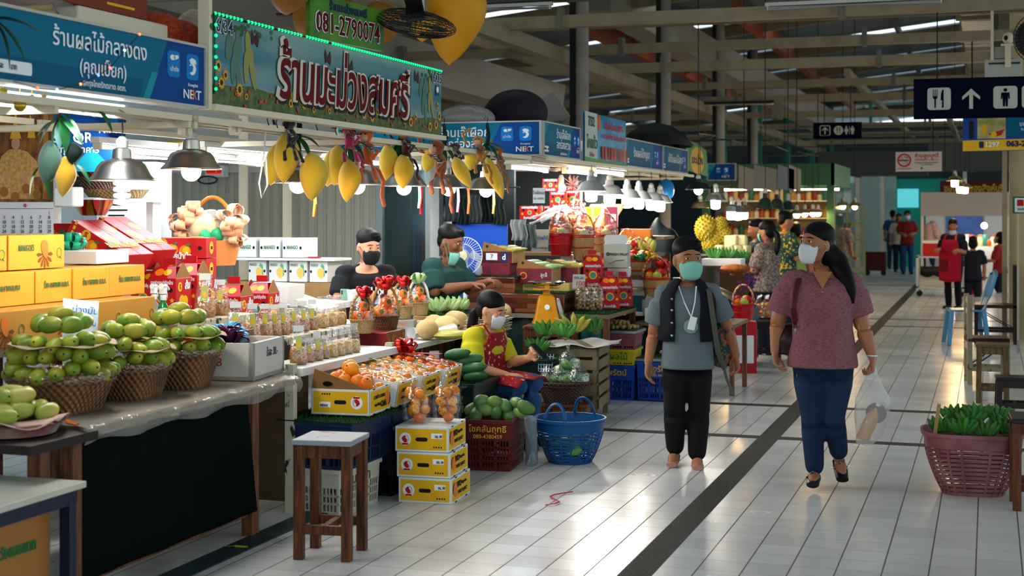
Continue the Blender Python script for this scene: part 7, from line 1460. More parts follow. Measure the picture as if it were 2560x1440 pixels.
b=MB();b.tube([(-.055,-.10,1.15),(-.02,-.15,1.05),(.02,-.155,.965)],.004,6).tube([(.055,-.10,1.15),(.045,-.145,1.05),(.025,-.155,.965)],.004,6);b.obj('lanyard',m_let,t);MB().box((.03,-.165,.92),(.045,.012,.085),rot=Matrix.Rotation(.25,3,'Y')).obj('pass_card',m_let,t,bevel=.004)
b=MB();b.prism(disc(0,0,.045,20),(.02,-.150,.90),XA,V3((0,-.05,1)),.002);b.obj('shirt_print',mat('pale shirt print','#7f9a95',.8),t,smooth=False)
t2=thing('backpack','flowered backpack with grey straps slung on the shoulder of the walker in the vest','bag',(-1.83,9.10,0),.2);b=MB();b.ell((.215,.10,.77),(.085,.075,.155),20,14);b.obj('bag_body',mat('flowered cloth','#1c4a4a',.7,col2='#a85a3a',scale=42,thresh=(.5,.56)),t2)
b=MB();b.tube([(.10,.05,1.175),(.135,-.10,1.12),(.16,-.135,.95),(.19,-.08,.74),(.235,.02,.62)],.017,8,flat=.35).tube([(.22,.02,.66),(.25,-.0,.55),(.29,-.03,.46)],.016,8,flat=.35);b.obj('strap',mat('grey olive webbing','#55564a',.8),t2)
# ---- walker in mauve
Jm=dict(pelvis=(.0,0,.80),waist=(0,0,.95),chest=(0,-.01,1.12),neck=(-.0,0,1.285),head=(-.035,-.01,1.435),shl=(-.175,0,1.215),shr=(.165,0,1.21),ell=(-.255,.03,.98),elr=(.225,.02,.965),wrl=(-.275,-.03,.80),wrr=(.285,-.06,.775),hpl=(-.075,0,.74),hpr=(.085,0,.74),knl=(-.06,-.02,.41),knr=(.065,-.05,.42),anl=(-.045,.03,.105),anr=(.095,.10,.19),ftl=(-.055,-.10,.055),ftr=(.115,-.0,.075))
t,j,H=human('woman in a mauve knit top and jeans with a white mask, carrying a plastic bag',(-.93,8.62,0),.11,Jm,1.0,SK,m_heather,.40,-.09,m_denim,None,'long',m_mask,-.75,.0,1.02,.0055,1.16,hands=((.5,(.1,-.3,-1),(.9,-.2,.1)),(.85,(-.02,-.15,-1),(-.9,0,0))),pinf=.012,inf=.02)
for q,tl in(('l',0),('r',.75)):
 b=MB();f,a=j['ft'+q],j['an'+q];h=a+V3((0,.05,-.055));b.tube([h,(h+f)*.5-V3((0,0,.004)),f+V3((0,-.04,-.018))],[.036,.042,.036],14,flat=.55);b.obj('sandal_sole',m_sandal,t);b=MB();m=(a*.35+f*.65);b.tube([m+V3((-.034,.03,-.012)),m+V3((-.005,-.01,.03)),m+V3((.034,.03,-.012))],.012,8,flat=.5);b.obj('sandal_strap',mat('beaded strap','#3a3632',.35,col2='#8a857a',scale=120),t)
b=MB();b.prism([(-.055,.03),(.055,.03),(.0,-.075)],(-.0,-.118,1.245),XA,V3((0,.38,1)).normalized(),.004);b.obj('neck_opening',SK,t,smooth=False)
b=MB();b.tube([(-.05,-.03,1.30),(-.03,-.10,1.24),(0,-.135,1.165)],.0018,5).tube([(.05,-.03,1.30),(.03,-.10,1.24),(0,-.135,1.165)],.0018,5).ell((0,-.14,1.155),.009,10,6);b.obj('necklace',mat('gold chain','#a8843a',.25,metal=1),t);b=MB()
b.tube([j['wrr']+V3((.028*math.cos(a),.028*math.sin(a),.012))for a in[2*PI*k/16 for k in range(16)]],.004,6,closed=True);b.obj('bracelet',m_let,t)
t2=thing('handbag','maroon leather shoulder bag under the arm of the woman in mauve','bag',(-.93,8.62,0),.11);b=MB();b.ell((-.19,.06,.86),(.075,.13,.10),20,12);b.b2((-.25,-.05,.78),(-.15,.16,.88));remesh(b,'bag_body',mat('maroon leather','#2c0e14',.4),.012,t2);b=MB();b.tube([(-.15,-.07,.94),(-.165,-.145,1.06),(-.15,-.13,1.17),(-.125,-.03,1.262),(-.13,.10,1.18),(-.16,.13,.95)],.017,8,flat=.3);b.obj('strap',mat('wine strap','#4a1420',.5),t2);b=MB();b.tube([(-.15,-.075,.92),(-.16,-.10,.96)],.009,8);b.obj('buckle',m_steel,t2)
w_=Matrix.Rotation(.11,3,'Z')@j['wrr']+V3((-.93,8.62,0));px=V3((w_.x+.0,w_.y-.02,w_.z-.08))
t=thing('carrier_bag','white translucent carrier bag hanging from the hand of the woman in mauve','bag',px,.1);b=MB();R=[]
for z,a,c,o in((.03,.02,.012,0),(-.0,.025,.02,0),(-.08,.06,.045,.0),(-.16,.10,.06,.0),(-.26,.098,.06,.0),(-.36,.075,.05,-.02),(-.42,.05,.035,-.045),(-.425,.01,.01,-.045)):R.append([V3((o+a*math.cos(q)*(1+.05*math.sin(q*5+z*30)),c*math.sin(q)*(1+.08*math.sin(q*4)),z))for q in[2*PI*k/26 for k in range(26)]])
b.rings(R,cap=False).obj('bag',film('carrier film',.30,'#d5d3d0',.25,.8,16),t);b=MB();b.tube([(0,0,.02),(-.02,.0,.09),(.02,.0,.09),(0,0,.02)],.005,6);b.obj('handle',m_film2,t)
t=thing('oil_bottle','bottle of golden oil with a white cap inside the carrier bag','bottle',px+V3((-.06,.0,-.40)),0);t.rotation_euler=(0,.42,.1);MB().lathe([(0,0),(.036,.002),(.04,.015),(.038,.06),(.04,.10),(.037,.16),(.02,.205),(.014,.215),(0,.215)],20).obj('bottle_body',mat('golden oil','#c48608',.1,spec=.6),t);MB().lathe([(.015,.212),(.016,.236),(0,.237)],14).obj('cap',m_let,t)
t=thing('dark_parcel','brown parcel behind the oil bottle in the carrier bag','parcel',px+V3((.02,.015,-.24)));MB().ell((0,0,0),(.06,.03,.06),14,8).obj('parcel',mat('brown parcel','#5a3a30',.7),t)
# ---- seated woman in yellow
m_yel=mat('lemon yellow blouse','#b8b01e',.8,var=.15,scale=6);m_apr=mat('red flowered apron','#8f0f18',.8,col2='#d8c8b0',scale=34,thresh=(.62,.66))
Js=dict(pelvis=(0,0,.42),waist=(0,-.02,.55),chest=(0,-.05,.68),neck=(0,-.08,.81),head=(0,-.125,.94),shl=(-.16,-.06,.765),shr=(.16,-.06,.765),ell=(-.21,-.10,.55),elr=(.20,-.14,.55),wrl=(-.10,-.30,.50),wrr=(.10,-.36,.60),hpl=(-.085,-.02,.40),hpr=(.085,-.02,.40),knl=(-.11,-.40,.43),knr=(.11,-.40,.43),anl=(-.11,-.34,.07),anr=(.11,-.36,.07),ftl=(-.11,-.50,.025),ftr=(.11,-.52,.025))
p=onX(1192,900,-3.42)
t,j,H=human('seated woman in a yellow blouse and red flowered apron looking at a phone',(p.x,p.y,0),1.36,Js,1.0,SKL,m_yel,.46,-.02,m_denim2,m_sandal,'pony',m_mask,0,.42,1.0,.0065,1.0,hands=((.25,(.2,-1,-.1),(.3,0,-1)),(.75,(-.1,-.7,.6),(-.8,-.2,.3))),inf=.024)
b=MB();b.grid(lambda u,v:((u-.5)*.30*(1-.35*max(0,v-.75)*4),-.155-.12*(1-v)*0-.02*math.cos((u-.5)*3)-(.06 if v>.5 else 0)*(v-.5)*.4,.47+.31*v),10,12);solid(b.obj('apron_bib',m_apr,t),.006);b=MB();b.grid(lambda u,v:((u-.5)*.42,-.16-.30*v,.505+.012*math.sin(u*9)-.03*v*v+(-.05*(abs(u-.5)*2)**3)),12,12);solid(b.obj('apron_skirt',m_apr,t),.006)
for s_ in(-1,1):b=MB();b.tube([(s_*.11,-.185,.76),(s_*.10,-.12,.835),(s_*.07,.0,.82)],.012,8,flat=.3);b.obj('apron_strap',m_apr,t)
w_=Matrix.Rotation(1.36,3,'Z')@(j['wrr']+V3((-.01,-.095,.055)))+V3((p.x,p.y,0));t2=thing('phone','dark phone held up by the seated woman','phone',w_,1.36);MB().box((0,0,0),(.075,.009,.155),rot=Matrix.Rotation(-.85,3,'X')).obj('phone_body',m_blk,t2,bevel=.004);flat(t2,'screen',rrect(-.03,-.06,.03,.06,.005),emat('phone screen','#28405a',.5),0)if False else None
t3=stool('low_stool','low stool under the seated woman',(p.x,p.y+.02,0),0,.3,.28,.30,m_stool,rungs=False)
b=MB();b.tube([(0,.0,.0),(.012,.0,.0)],.012,8);
# ---- two men behind the tables
m_tee=mat('black t-shirt','#0b0e13',.85);m_gr=mat('bottle green shirt','#0e3330',.8,var=.2,scale=5)
Jt=dict(pelvis=(0,0,.72),waist=(0,-.03,.88),chest=(0,-.07,1.04),neck=(0,-.10,1.175),head=(.0,-.15,1.315),shl=(-.18,-.08,1.12),shr=(.18,-.08,1.12),ell=(-.24,-.16,.93),elr=(.23,-.18,.92),wrl=(-.12,-.36,.99),wrr=(.12,-.38,.99),hpl=(-.09,0,.70),hpr=(.09,0,.70),knl=(-.11,-.36,.68),knr=(.11,-.36,.68),anl=(-.11,-.30,.30),anr=(.11,-.30,.30),ftl=(-.11,-.42,.26),ftr=(.11,-.42,.26))
p=onD(905,640,10.95);t,j,H=human('young man in a black t-shirt and black mask looking down at the worktable',(p.x,p.y,.05),.75,Jt,1.0,SKL,m_tee,.44,-.02,m_denim,None,'short',m_maskb,.15,.30,1.04,.008,1.0,hands=((.5,(.5,-1,0),(0,0,-1)),(.5,(-.5,-1,0),(0,0,-1))))
textY('RUN',.07,m_let,(.03,-.205,.98),t,bold=.03);stool('high_stool','stool under the young man in black',(p.x,p.y,0),.7,.30,.30,.60,m_stool)
p=onD(1088,640,11.6);t,j,H=human('man in a bottle green shirt, mask under the chin, bending over the counter',(p.x,p.y,.07),1.35,{**Jt,'chest':(0,-.08,1.02),'wrl':(-.10,-.42,.98),'wrr':(.12,-.44,1.0)},1.0,SKD,m_gr,.5,-.05,m_blackc,None,'short',m_maskg,.1,.35,1.06,.008,1.18,hands=((.6,(.3,-1,0),(0,0,-1)),(.6,(-.3,-1,0),(0,0,-1))),chin=True,inf=.025);stool('high_stool','stool under the man in the green shirt',(p.x,p.y,0),.7,.30,.30,.60,m_stool)
# ---- shoppers and sellers farther up the aisle
m_flor=mat('mauve flowered blouse','#5c4f52',.85,col2='#8f7f6a',scale=38,thresh=(.46,.56));m_alo=mat('green flowered shirt','#0d3a38',.8,col2='#b59a2a',scale=30,thresh=(.56,.6));m_redpolo=mat('brick red polo','#8a2018',.85);m_cloth=mat('off white tee','#b3a994',.85);m_bluet=mat('blue shirt','#1a4270',.85);m_stripe2=mat('pink striped shirt','#a8786c',.85,col2='#c9a595',scale=30,stretch=(8,8,.2));m_nav=mat('navy top','#0d1220',.85)
RE=dict(elr=(.20,-.06,1.0),wrr=(.12,-.30,1.0),ell=(-.20,-.06,1.0),wrl=(-.12,-.30,1.0));FH=((.6,(0,-1,-.1),(0,0,-1)),(.6,(0,-1,-.1),(0,0,-1)))
def far(label,u,d,rz,s,shirt,pants=m_denim,J={},sink=0,**k):
 p=onD(u,600,d);kw=dict(vox=.014,cvox=.016,shoes=m_sandal);kw.update(k);return human(label,(p.x,p.y,-sink),rz,J,s,k.pop('skin',SK)if False else SK,shirt,kw.pop('sleeve',.45),kw.pop('hem',-.1),pants,hands=FH,**kw)
far('woman in a mauve flowered blouse with a ponytail, picking produce at the dark draped stall',1918,16.4,-1.95,.96,m_flor,m_nav,RE,hair='pony',mask=m_maskg,pitch=.25,bulk=1.1,vox=.010)
far('dark haired shopper with a hand at the face behind the flowered blouse',1893,17.2,-1.2,.97,mat('dark teal top','#12262a',.8),m_nav,{**RE,'wrr':(.04,-.16,1.36),'elr':(.18,-.14,1.12)},hair='short',pitch=.2)
far('man in a green and yellow flowered shirt turned towards the lit stall',1962,18.6,2.2,1.03,m_alo,m_nav,RE,hair='short',pitch=.3,bulk=1.05)
t,j,H=far('seller in a red apron over a navy top, mask under the chin, standing',2383,24.2,-.35,.95,m_nav,m_blackc,{'elr':(.20,-.02,1.0),'wrr':(.16,-.24,1.04),'ell':(-.22,-.02,1.0),'wrl':(-.16,-.22,1.06)},hair='bob',mask=m_mask,chin=True,pitch=.25,yaw=.4,bulk=1.12)
b=MB();b.grid(lambda u,v:((u-.5)*(.40-.14*max(0,v-.62)/.38),-.155-.02*math.cos((u-.5)*3.0),.50+.72*v-.03*math.sin(u*PI)*(1-v)),10,12);solid(b.obj('apron',mat('crimson apron','#a80f2c',.8),t),.006)
for s_ in(-1,1):b=MB();b.tube([(s_*.11,-.17,1.21),(s_*.09,-.10,1.30),(s_*.06,.03,1.31)],.014,8,flat=.3);b.obj('apron_strap',m_redp,t)
flat(t,'apron_pocket',rrect(-.17,.66,-.03,.86,.01),mat('dark crimson pocket','#6a1018',.8),-.185,.004)
far('man in a brick red polo and white mask walking towards the camera',2268,37.6,.1,1.05,m_redpolo,m_denim2,{'wrr':(.06,-.24,1.0),'wrl':(-.06,-.24,1.0)},hair='short',mask=m_mask)
far('person in an off white tee half hidden behind the man in red',2247,39.0,.1,1.0,m_cloth,m_nav,hair='bob');far('person in a blue shirt walking away past the glass shop',2232,41.0,3.0,1.06,m_bluet,m_denim,hair='short')
far('man in a pink striped shirt leaning at the white canopied stall',2322,32.3,2.3,1.08,m_stripe2,m_denim,{**RE,'head':(0,-.08,1.45)},hair='short',pitch=.3,sleeve=.9);far('person in a navy top seated with their back turned at the white stall',2432,27.5,3.3,1.0,m_nav,m_nav,{},.42,hair='bob');far('woman in a red tee seated at the table of the white stall',2500,29.0,-1.9,1.0,m_redpolo,m_nav,RE,.36,hair='bob',mask=m_mask)
far('person in a pale green top with dark straps at the lit kiosk',1990,22.0,3.0,.98,mat('pale green top','#7d9a4a',.8),m_nav,{},.08,hair='bob');far('shopper in a pale patterned top beside the wire rack',2100,27.0,2.8,1.0,m_flor,m_nav,{},.0,hair='bob')
# ================================================================ PLUSH MANGOES, PROPS ON THE ROOF, OVERHEAD SIGNS
m_plb=mat('lemon plush','#d9a41e',.85,sheen=.4,col2='#c9b02c',scale=4)
def monkey(label,p,m_,rz=0,s=1.0,tail=.34,face='#b98a6a',arms=None,sit=False):
 t=thing('plush_monkey',label,'plush toy',p+V3((0,0,.03)),rz,'plush monkeys on the lamps');t.scale=(s*.85,)*3;b=MB()
 b.ell((0,0,0),(.045,.04,.042),16,10);b.ell((0,-.032,-.012),(.028,.022,.022),12,8);b.ell((.015,.015,-.10),(.038,.034,.07),14,9)
 for sx in(-1,1):b.ell((sx*.045,0,.008),(.008,.014,.016),8,6)
 for P in(arms or[[(-.03,0,-.05),(-.10,-.02,-.02),(-.13,0,.06),(-.08,.02,.09)],[(.04,-.01,-.05),(.09,-.04,-.09),(.06,-.06,-.13)]]):b.tube(P,.013,8);b.ell(P[-1],.017,8,6)
 for sx in(-1,1):P=[(.015+sx*.02,0,-.15),(.02+sx*.04,-.03,-.20),(.03+sx*.045,-.03,-.25)];b.tube(P,.014,8);b.ell(P[-1],.018,8,6)
 b.tube([(.03,.02,-.16),(.08,.01,-.20),(.11,0,-.26),(.10,0,-.26-tail*.6),(.115,0,-.26-tail)],.0125,8);b.ell((.115,0,-.26-tail),.013,8,6)
 remesh(b,'body',m_,.006,t,2);MB().ell((0,-.036,-.012),(.026,.021,.022),12,8).obj('face_patch',mat('plush face '+face,face,.8),t)
 for sx in(-1,1):MB().ell((sx*.013,-.042,.010),.005,8,6).obj('eye',m_blk,t)
 MB().tube([(.0,-.03,-.05),(.05,-.03,-.085)],.017,10).obj('striped_sleeve',mat('striped knit','#1d2030',.8,col2='#c9c4b8',scale=1,stretch=(130,.1,130),thresh=(.49,.51)),t);return t
def cluster(label,u,v,X,mg):
 p=onX(u,v,X);t=thing('plush_mango_cluster',label,'plush toy',p,0,'plush mango clusters');MB().tube([(0,0,.18),(.01,0,.08),(0,0,0)],[.012,.016,.02],8).obj('stem',m_plk,t)
 for(x,z,l,r,lean)in mg:hang_mango(t,(x,-.06-.04*(abs(x)<.06),z),(lean,0,-1),l*1.15,r*1.2,m_plb)
 for i,d in enumerate(((1,-.2,.0),(-.8,-.3,-.6),(.9,-.3,-.5),(-.3,-.5,-.9),(.35,-.4,-.9))):b=MB();leaf(b,(0,-.03,.02),d,.17,.055,.4);b.obj('leaf',m_leaf,t)
 MB().tube([(0,0,.16),(.0,.01,.22),(-.02,.02,.235),(-.03,.01,.21)],.003,5).obj('hook',m_cord,t)
cluster('three big plush mangoes with dark leaves on the first lamp, nearest the camera',745,350,-3.72,[(-.10,-.02,.21,.058,-.15),(-.03,.04,.25,.066,0),(.11,-.07,.24,.073,.06)])
cluster('plush mangoes under the orange and pink monkey on the second lamp',880,362,-3.72,[(-.07,.0,.22,.06,-.05),(.02,-.09,.23,.062,.0),(-.11,-.03,.2,.05,-.1)])
cluster('two plush mangoes with the dark red monkey on the third lamp',1000,365,-3.72,[(-.05,.01,.21,.056,0),(.05,-.06,.20,.06,.1)])
cluster('plush mangoes with the shaggy brown ape on the fourth lamp',1110,372,-3.72,[(-.09,.0,.15,.05,-.1),(.10,-.06,.22,.055,.55)])
cluster('plush mangoes at the far end of the row on the fifth lamp',1218,365,-3.72,[(-.11,-.02,.15,.055,0),(.03,-.09,.25,.058,.35),(.06,-.13,.26,.05,.3)])
for l,u,v,c,s,rz,tl,f in(('very dark plush monkey curled on the first lamp cluster',722,325,'#1a0f10',.9,0,.02,'#2a1512'),('orange plush monkey with a striped arm and a long orange tail',912,352,'#c4581a',1.25,.2,.36,'#c99a78'),('pink plush monkey with blue striped sleeves behind the orange one',868,325,'#a81c48',1.0,.3,.1,'#b98a6a'),('dark red plush monkey on the third lamp',1010,348,'#4a0d16',1.0,.2,.22,'#9a6a50'),('shaggy brown plush ape with a long thin tail',1092,380,'#8a4515',1.45,-.3,.26,'#c09070'),('dark red faced plush monkey beside the shaggy ape',1138,378,'#3a1014',.9,.1,.25,'#a0705a'),('tan plush monkey with orange stripes on the last lamp',1196,362,'#a8701c',1.1,.1,.2,'#c9a07a'),('small tan plush monkey facing out at the end of the row',1245,388,'#9a5a20',1.0,-.2,.30,'#c9a07a')):monkey(l,onX(u,v,-3.66),mat('plush '+c,c,.9,sheen=.5,bump=.6,bscale=160),rz,s,tl*.4,f)
for u,v,c,L in((1047,470,'#7fd0a0',.14),(1052,478,'#c02030',.16),(1144,480,'#e08aa8',.15),(1170,482,'#d8603a',.16),(1233,490,'#d9b04a',.14),(785,478,'#d8702a',.15)):p=onX(u,v,-3.74);b=MB();b.tube([(0,0,.06),(.008,0,-L*.5),(0,0,-L)],.010,7);tag(b.obj('plush_tail',mat('plush tail '+c,c,.9,bump=.5,bscale=160),loc=p),{'#7f':'pale green','#c0':'red','#e0':'pink','#d8':'orange','#d9':'yellow'}[c[:3]]+' plush tail dangling below the lamps'+(' nearest the camera' if u<800 else ''),'plush tail')
t=thing('white_straps','knotted white plastic straps hanging left of the first plush mangoes','strap',onX(660,385,-3.75));MB().tube([(.01,0,.12),(0,0,0),(-.03,0,-.16),(-.015,0,-.24),(.02,0,-.17),(.012,0,-.02)],.005,6,flat=.4).obj('strap',m_let,t)
for u,v,l in((668,285,'first'),(690,292,'second'),(790,300,'third'),(838,312,'fourth'),(960,318,'fifth'),(1058,335,'sixth')):b=MB();b.tube([(0,0,.03),(.012,0,.04),(.02,0,.025),(.0,0,-.03),(.01,0,-.06)],.003,5);tag(b.obj('wire_hook',m_cord,loc=onX(u,v,-3.62)),l+' black wire hook on the rail below the mango banner, from the left','hook','hooks on the rail')
m_big=mat('giant mango paint','#c9860f',.45,col2='#d8a01e',scale=1.5);m_brm=mat('brown gold mango paint','#6e4310',.5,col2='#8f5f1c',scale=2)
for(u,v,X,l,r,m_,lb)in((1128,-95,-4.15,.84,.26,m_big,'giant yellow mango prop hanging behind the right end of the banner'),(720,-70,-4.0,.26,.14,m_brm,'brown mango prop cut by the top edge, first from the left'),(832,-90,-4.0,.36,.15,m_brm,'brown mango prop above the green telephone board'),(775,-20,-4.35,.34,.15,m_brm,'brown mango prop behind the telephone board, at its left'),(945,0,-4.5,.38,.2,m_brm,'brown mango prop behind the telephone board, at its right'),(1058,30,-4.3,.24,.11,m_big,'smaller yellow mango prop tucked under the black fan')):
 p=onX(u,v,X);t=thing('mango_prop',lb,'prop',p,0,'giant mango props');hang_mango(t,(0,0,0),(.02,0,-1),l,r,m_);MB().tube([(0,0,-.02),(0,0,.4)],.012,8).obj('hanging_rod',m_cream,t)
p=onX(775,92,-3.9);t=thing('phone_board','green board with a maroon telephone number above the mango banner','sign',p,PI/2-.12);L=.88;MB().b2((0,0,0),(L,.03,.27)).obj('board',mat('board leaf green','#2c6a1e',.5,col2='#5a8a24',scale=6),t);textY('081-2790074',.17,m_let,(L/2,-.002,.10),t,bold=.045,w=.78);textY('081-2790074',.17,m_mar,(L/2,-.0045,.10),t,bold=.012,w=.76);textY('ร้านมะม่วงสมศรี',.07,m_letb,(L*.5,-.002,.215),t,bold=.03)
p=onX(1040,58,-3.6);t=thing('wall_fan','black fan with a wire cage hanging over the banner','fan',p);Rm=Matrix.Rotation(.28,3,'Y')@Matrix.Rotation(.22,3,'X');b=MB()
for k in range(9):z=-.06+.015*k;r=.27*math.sqrt(max(.05,1-(z/.075)**2));b.tube([Rm@V3((r*math.cos(2*PI*i/36),r*math.sin(2*PI*i/36),z))for i in range(36)],.003,5,closed=True)
for i in range(44):a=2*PI*i/44;b.tube([Rm@V3((q*math.cos(a),q*math.sin(a),zz))for q,zz in((.04,.07),(.2,.05),(.27,0),(.2,-.05),(.04,-.07))],.002,4)
b.obj('cage',m_blk,t);b=MB()
for i in range(3):a=2*PI*i/3;b.prism([(.03*math.cos(a),.03*math.sin(a)),(.22*math.cos(a-.3),.22*math.sin(a-.3)),(.24*math.cos(a+.2),.24*math.sin(a+.2)),(.16*math.cos(a+.7),.16*math.sin(a+.7))],(0,0,0),Rm@XA,Rm@YA,.004)
b.obj('blades',m_dgrey,t,smooth=False);MB().tube([(0,0,.02),(-.02,0,.16),(-.15,.05,.30)],[.07,.06,.03],12).obj('motor',m_blk,t)
# ---- hanging signs
m_nvy=mat('navy sign','#04061e',.7,spec=.05);m_pic=mat('pale pictogram','#b3b1a4',.5)
def fork(t,cx,cz,s,m_):
 flat(t,'fork_mark',[(cx+a*s,cz+q*s)for a,q in((-.32,.5),(-.28,.5),(-.28,.15),(-.22,.12),(-.22,.5),(-.18,.5),(-.18,.12),(-.12,.15),(-.12,.5),(-.08,.5),(-.08,.05),(-.16,-.05),(-.16,-.5),(-.24,-.5),(-.24,-.05),(-.32,.05))],m_,-.004);flat(t,'knife_mark',[(cx+a*s,cz+q*s)for a,q in((.24,.5),(.24,-.5),(.14,-.5),(.16,-.1),(.08,-.1),(.10,.25),(.16,.46))],m_,-.004)
def man_(t,cx,cz,s,m_,skirt=False):
 flat(t,'head_mark',disc(cx,cz+.42*s,.1*s,14),m_,-.004);P=[(-.22,.28),(.22,.28),(.24,-.08),(.17,-.08),(.15,.15),(.13,-.5),(.02,-.5),(0,-.08),(-.02,-.5),(-.13,-.5),(-.15,.15),(-.17,-.08),(-.24,-.08)]if not skirt else[(-.12,.28),(.12,.28),(.28,-.15),(.12,-.15),(.1,-.5),(-.1,-.5),(-.12,-.15),(-.28,-.15)]
 flat(t,'figure_mark',[(cx+a*s,cz+q*s)for a,q in P],m_,-.004)
def arrow(t,cx,cz,s,m_):flat(t,'arrow_mark',[(cx+a*s,cz+q*s)for a,q in((0,.5),(.42,.1),(.42,-.06),(.09,.2),(.09,-.5),(-.09,-.5),(-.09,.2),(-.42,-.06),(-.42,.1))],m_,-.004)
def chain(t,xs,z0,z1):
 for x in xs:MB().tube([(x,.02,z0),(x,.02,z1)],.006,6).obj('hanging_chain',m_blk,t)
a,e=onY(2284,298,14.52),onY(2284,198,14.52);t=thing('direction_sign','large navy hanging sign with cutlery, arrow and toilet pictograms','sign',a);Hh=e.z-a.z;W=1.75;MB().b2((0,0,0),(W,.06,Hh)).obj('panel',m_nvy,t);k=Hh/100
for cx in(61,217,283):flat(t,'pictogram_tile',rrect((cx-28)*k,22*k,(cx+28)*k,77*k,8*k),m_pic,-.002)
fork(t,61*k,50*k,46*k,m_nvy);arrow(t,137*k,48*k,50*k,m_pic);man_(t,217*k,49*k,44*k,m_nvy);man_(t,283*k,49*k,44*k,m_nvy,True);chain(t,(.22,W-.2),Hh,3.6-a.z)
a=onY(2033,348,22.62);t=thing('direction_sign','small navy hanging sign with an arrow, cutlery and toilet figures','sign',a);k=22.62/3600*.985;W,Hh=118*k,41*k;MB().b2((0,0,0),(W,.05,Hh)).obj('panel',m_nvy,t);b=MB();b.tube([V3((x,-.002,z))for x,z in rrect(17*k,9*k,41*k,33*k,3*k)],.007,5,closed=True);b.obj('arrow_frame',m_pic,t);arrow(t,29*k,21*k,18*k,m_pic);flat(t,'round_tile',disc(62*k,21*k,11.5*k),m_pic,-.002);fork(t,62*k,21*k,17*k,m_nvy);man_(t,81*k,21*k,20*k,m_pic,True);man_(t,96*k,21*k,20*k,m_pic);MB().b2((88*k,-.004,11*k),(89*k,-.002,31*k)).obj('divider',m_pic,t);chain(t,(27*k,91*k),Hh,3.6-a.z)
a=onY(2239,429,22.62);k=22.62/3600*.965;t=thing('no_smoking_sign','white hanging no smoking sign with a red ring and Thai lettering','sign',a);W,Hh=111*k,49*k;MB().b2((0,0,0),(W,.03,Hh)).obj('panel',mat('sign white','#c9bdb2',.5),t);b=MB();b.tube([V3((21*k+15*k*math.cos(q*PI/15),-.004,28*k+15*k*math.sin(q*PI/15)))for q in range(30)],2*k,6,closed=True,flat=.3).bar((11*k,-.008,39*k),(31*k,-.008,17*k),2.6*k,.003);b.obj('red_ring',m_redp,t);MB().b2((9*k,-.003,26*k),(31*k,-.001,29*k)).obj('cigarette_mark',m_letk,t);b=MB();b.tube([(28*k,-.002,31*k),(30*k,-.002,34*k),(26*k,-.002,36*k),(22*k,-.002,38*k)],.9*k,5);b.obj('smoke_mark',m_letk,t)
textY('ห้ามสูบบุหรี่',13*k,m_redp,(75*k,-.002,39*k),t,bold=.02);textY('ฝ่าฝืนมีโทษปรับ 2,000 บาท',7*k,m_redp,(75*k,-.002,29*k),t,w=56*k);textY('Smoking in this area is prohibited',5*k,m_letk,(75*k,-.002,22*k),t,w=56*k);textY('Fine 2,000 Baht',4.5*k,m_letk,(75*k,-.002,17*k),t);textY('เขตปลอดบุหรี่',6*k,m_redp,(20*k,-.002,7*k),t);flat(t,'green_seal',disc(63*k,8*k,3*k),m_grnp,-.002);chain(t,(20*k,90*k),Hh,3.6-a.z)
a=onY(2407,378,17.17);k=17.17/3600*.97;t=thing('kiosk_banner','bright fruit banner with a telephone number under the large navy sign','banner',a);W,Hh=260*k,84*k;MB().b2((0,0,0),(W,.04,Hh)).obj('panel',mat('banner blue','#0c3f8a',.5),t);flat(t,'yellow_band',[(0,0),(W,3*k),(W,30*k),(0,26*k)],m_ylw,-.001);flat(t,'photo_print',rrect(34*k,30*k,100*k,84*k,.01),mat('melon print','#8a8a48',.5,col2='#c9c08a',scale=5),-.001);flat(t,'watermelon_print',[(58*k,42*k),(72*k,33*k),(90*k,38*k),(98*k,53*k),(75*k,46*k)],m_redp,-.003);flat(t,'pineapple_print',mango_poly(50*k,52*k,14*k,6*k,0),m_gold,-.003);flat(t,'mango_print',disc(72*k,40*k,7*k),m_ylw,-.005);flat(t,'figure_print',rrect(14*k,30*k,26*k,74*k,.02),mat('dark suit print','#0a1020',.5),-.002)
flat(t,'teal_panel',rrect(103*k,36*k,250*k,82*k,.01),m_teal3,-.002);textY('ขนมหวาน',15*k,m_let,(160*k,-.004,64*k),t);textY('Sweet',9*k,m_let,(146*k,-.004,51*k),t);textY('1297',17*k,m_let,(68*k,-.004,15*k),t,bold=.03);textY('063-2098',19*k,m_letb,(138*k,-.004,16*k),t,bold=.05);flat(t,'phone_tile',rrect(38*k,7*k,49*k,23*k,.01),m_letb,-.003)
for x in(.1,W-.1):MB().tube([(x,.03,Hh),(x,.03,3.6-a.z)],.008,6).obj('hanging_rod',m_blk,t)
# ---- overhead fixtures
for u0,u1,v,D,l in((1202,1385,22,14.47,'unlit twin fluorescent fitting right of the giant mango'),(1930,2335,12,14.47,'long unlit fluorescent fitting over the aisle'),(1720,1930,268,25.57,'thin black fluorescent fitting far up the aisle')):
 a=onY((u0+u1)/2,v,D);a.z=max(a.z,3.53);L=(u1-u0)/3600*D/.95;tube_light('tube_lamp',l,(a.x,a.y,a.z),L,0,'unlit ceiling tubes',.018,m_grey if v<100 else m_blk,mat('unlit tube','#c9ccd0',.3),True);
p=onY(2520,108,15.8);t=thing('cctv_camera','small pale dome camera on a bracket above the white box','camera',p);MB().ell((0,0,.05),(.055,.055,.065),16,10).obj('dome',m_cream,t);MB().ell((-.02,-.048,.05),(.022,.015,.026),12,8).obj('lens',m_blk,t);MB().b2((-.07,-.05,-.03),(.08,.05,-.01)).obj('bracket',m_cream,t);MB().b2((-.03,-.03,-.25),(.03,.03,-.03)).obj('stalk',m_cream,t)
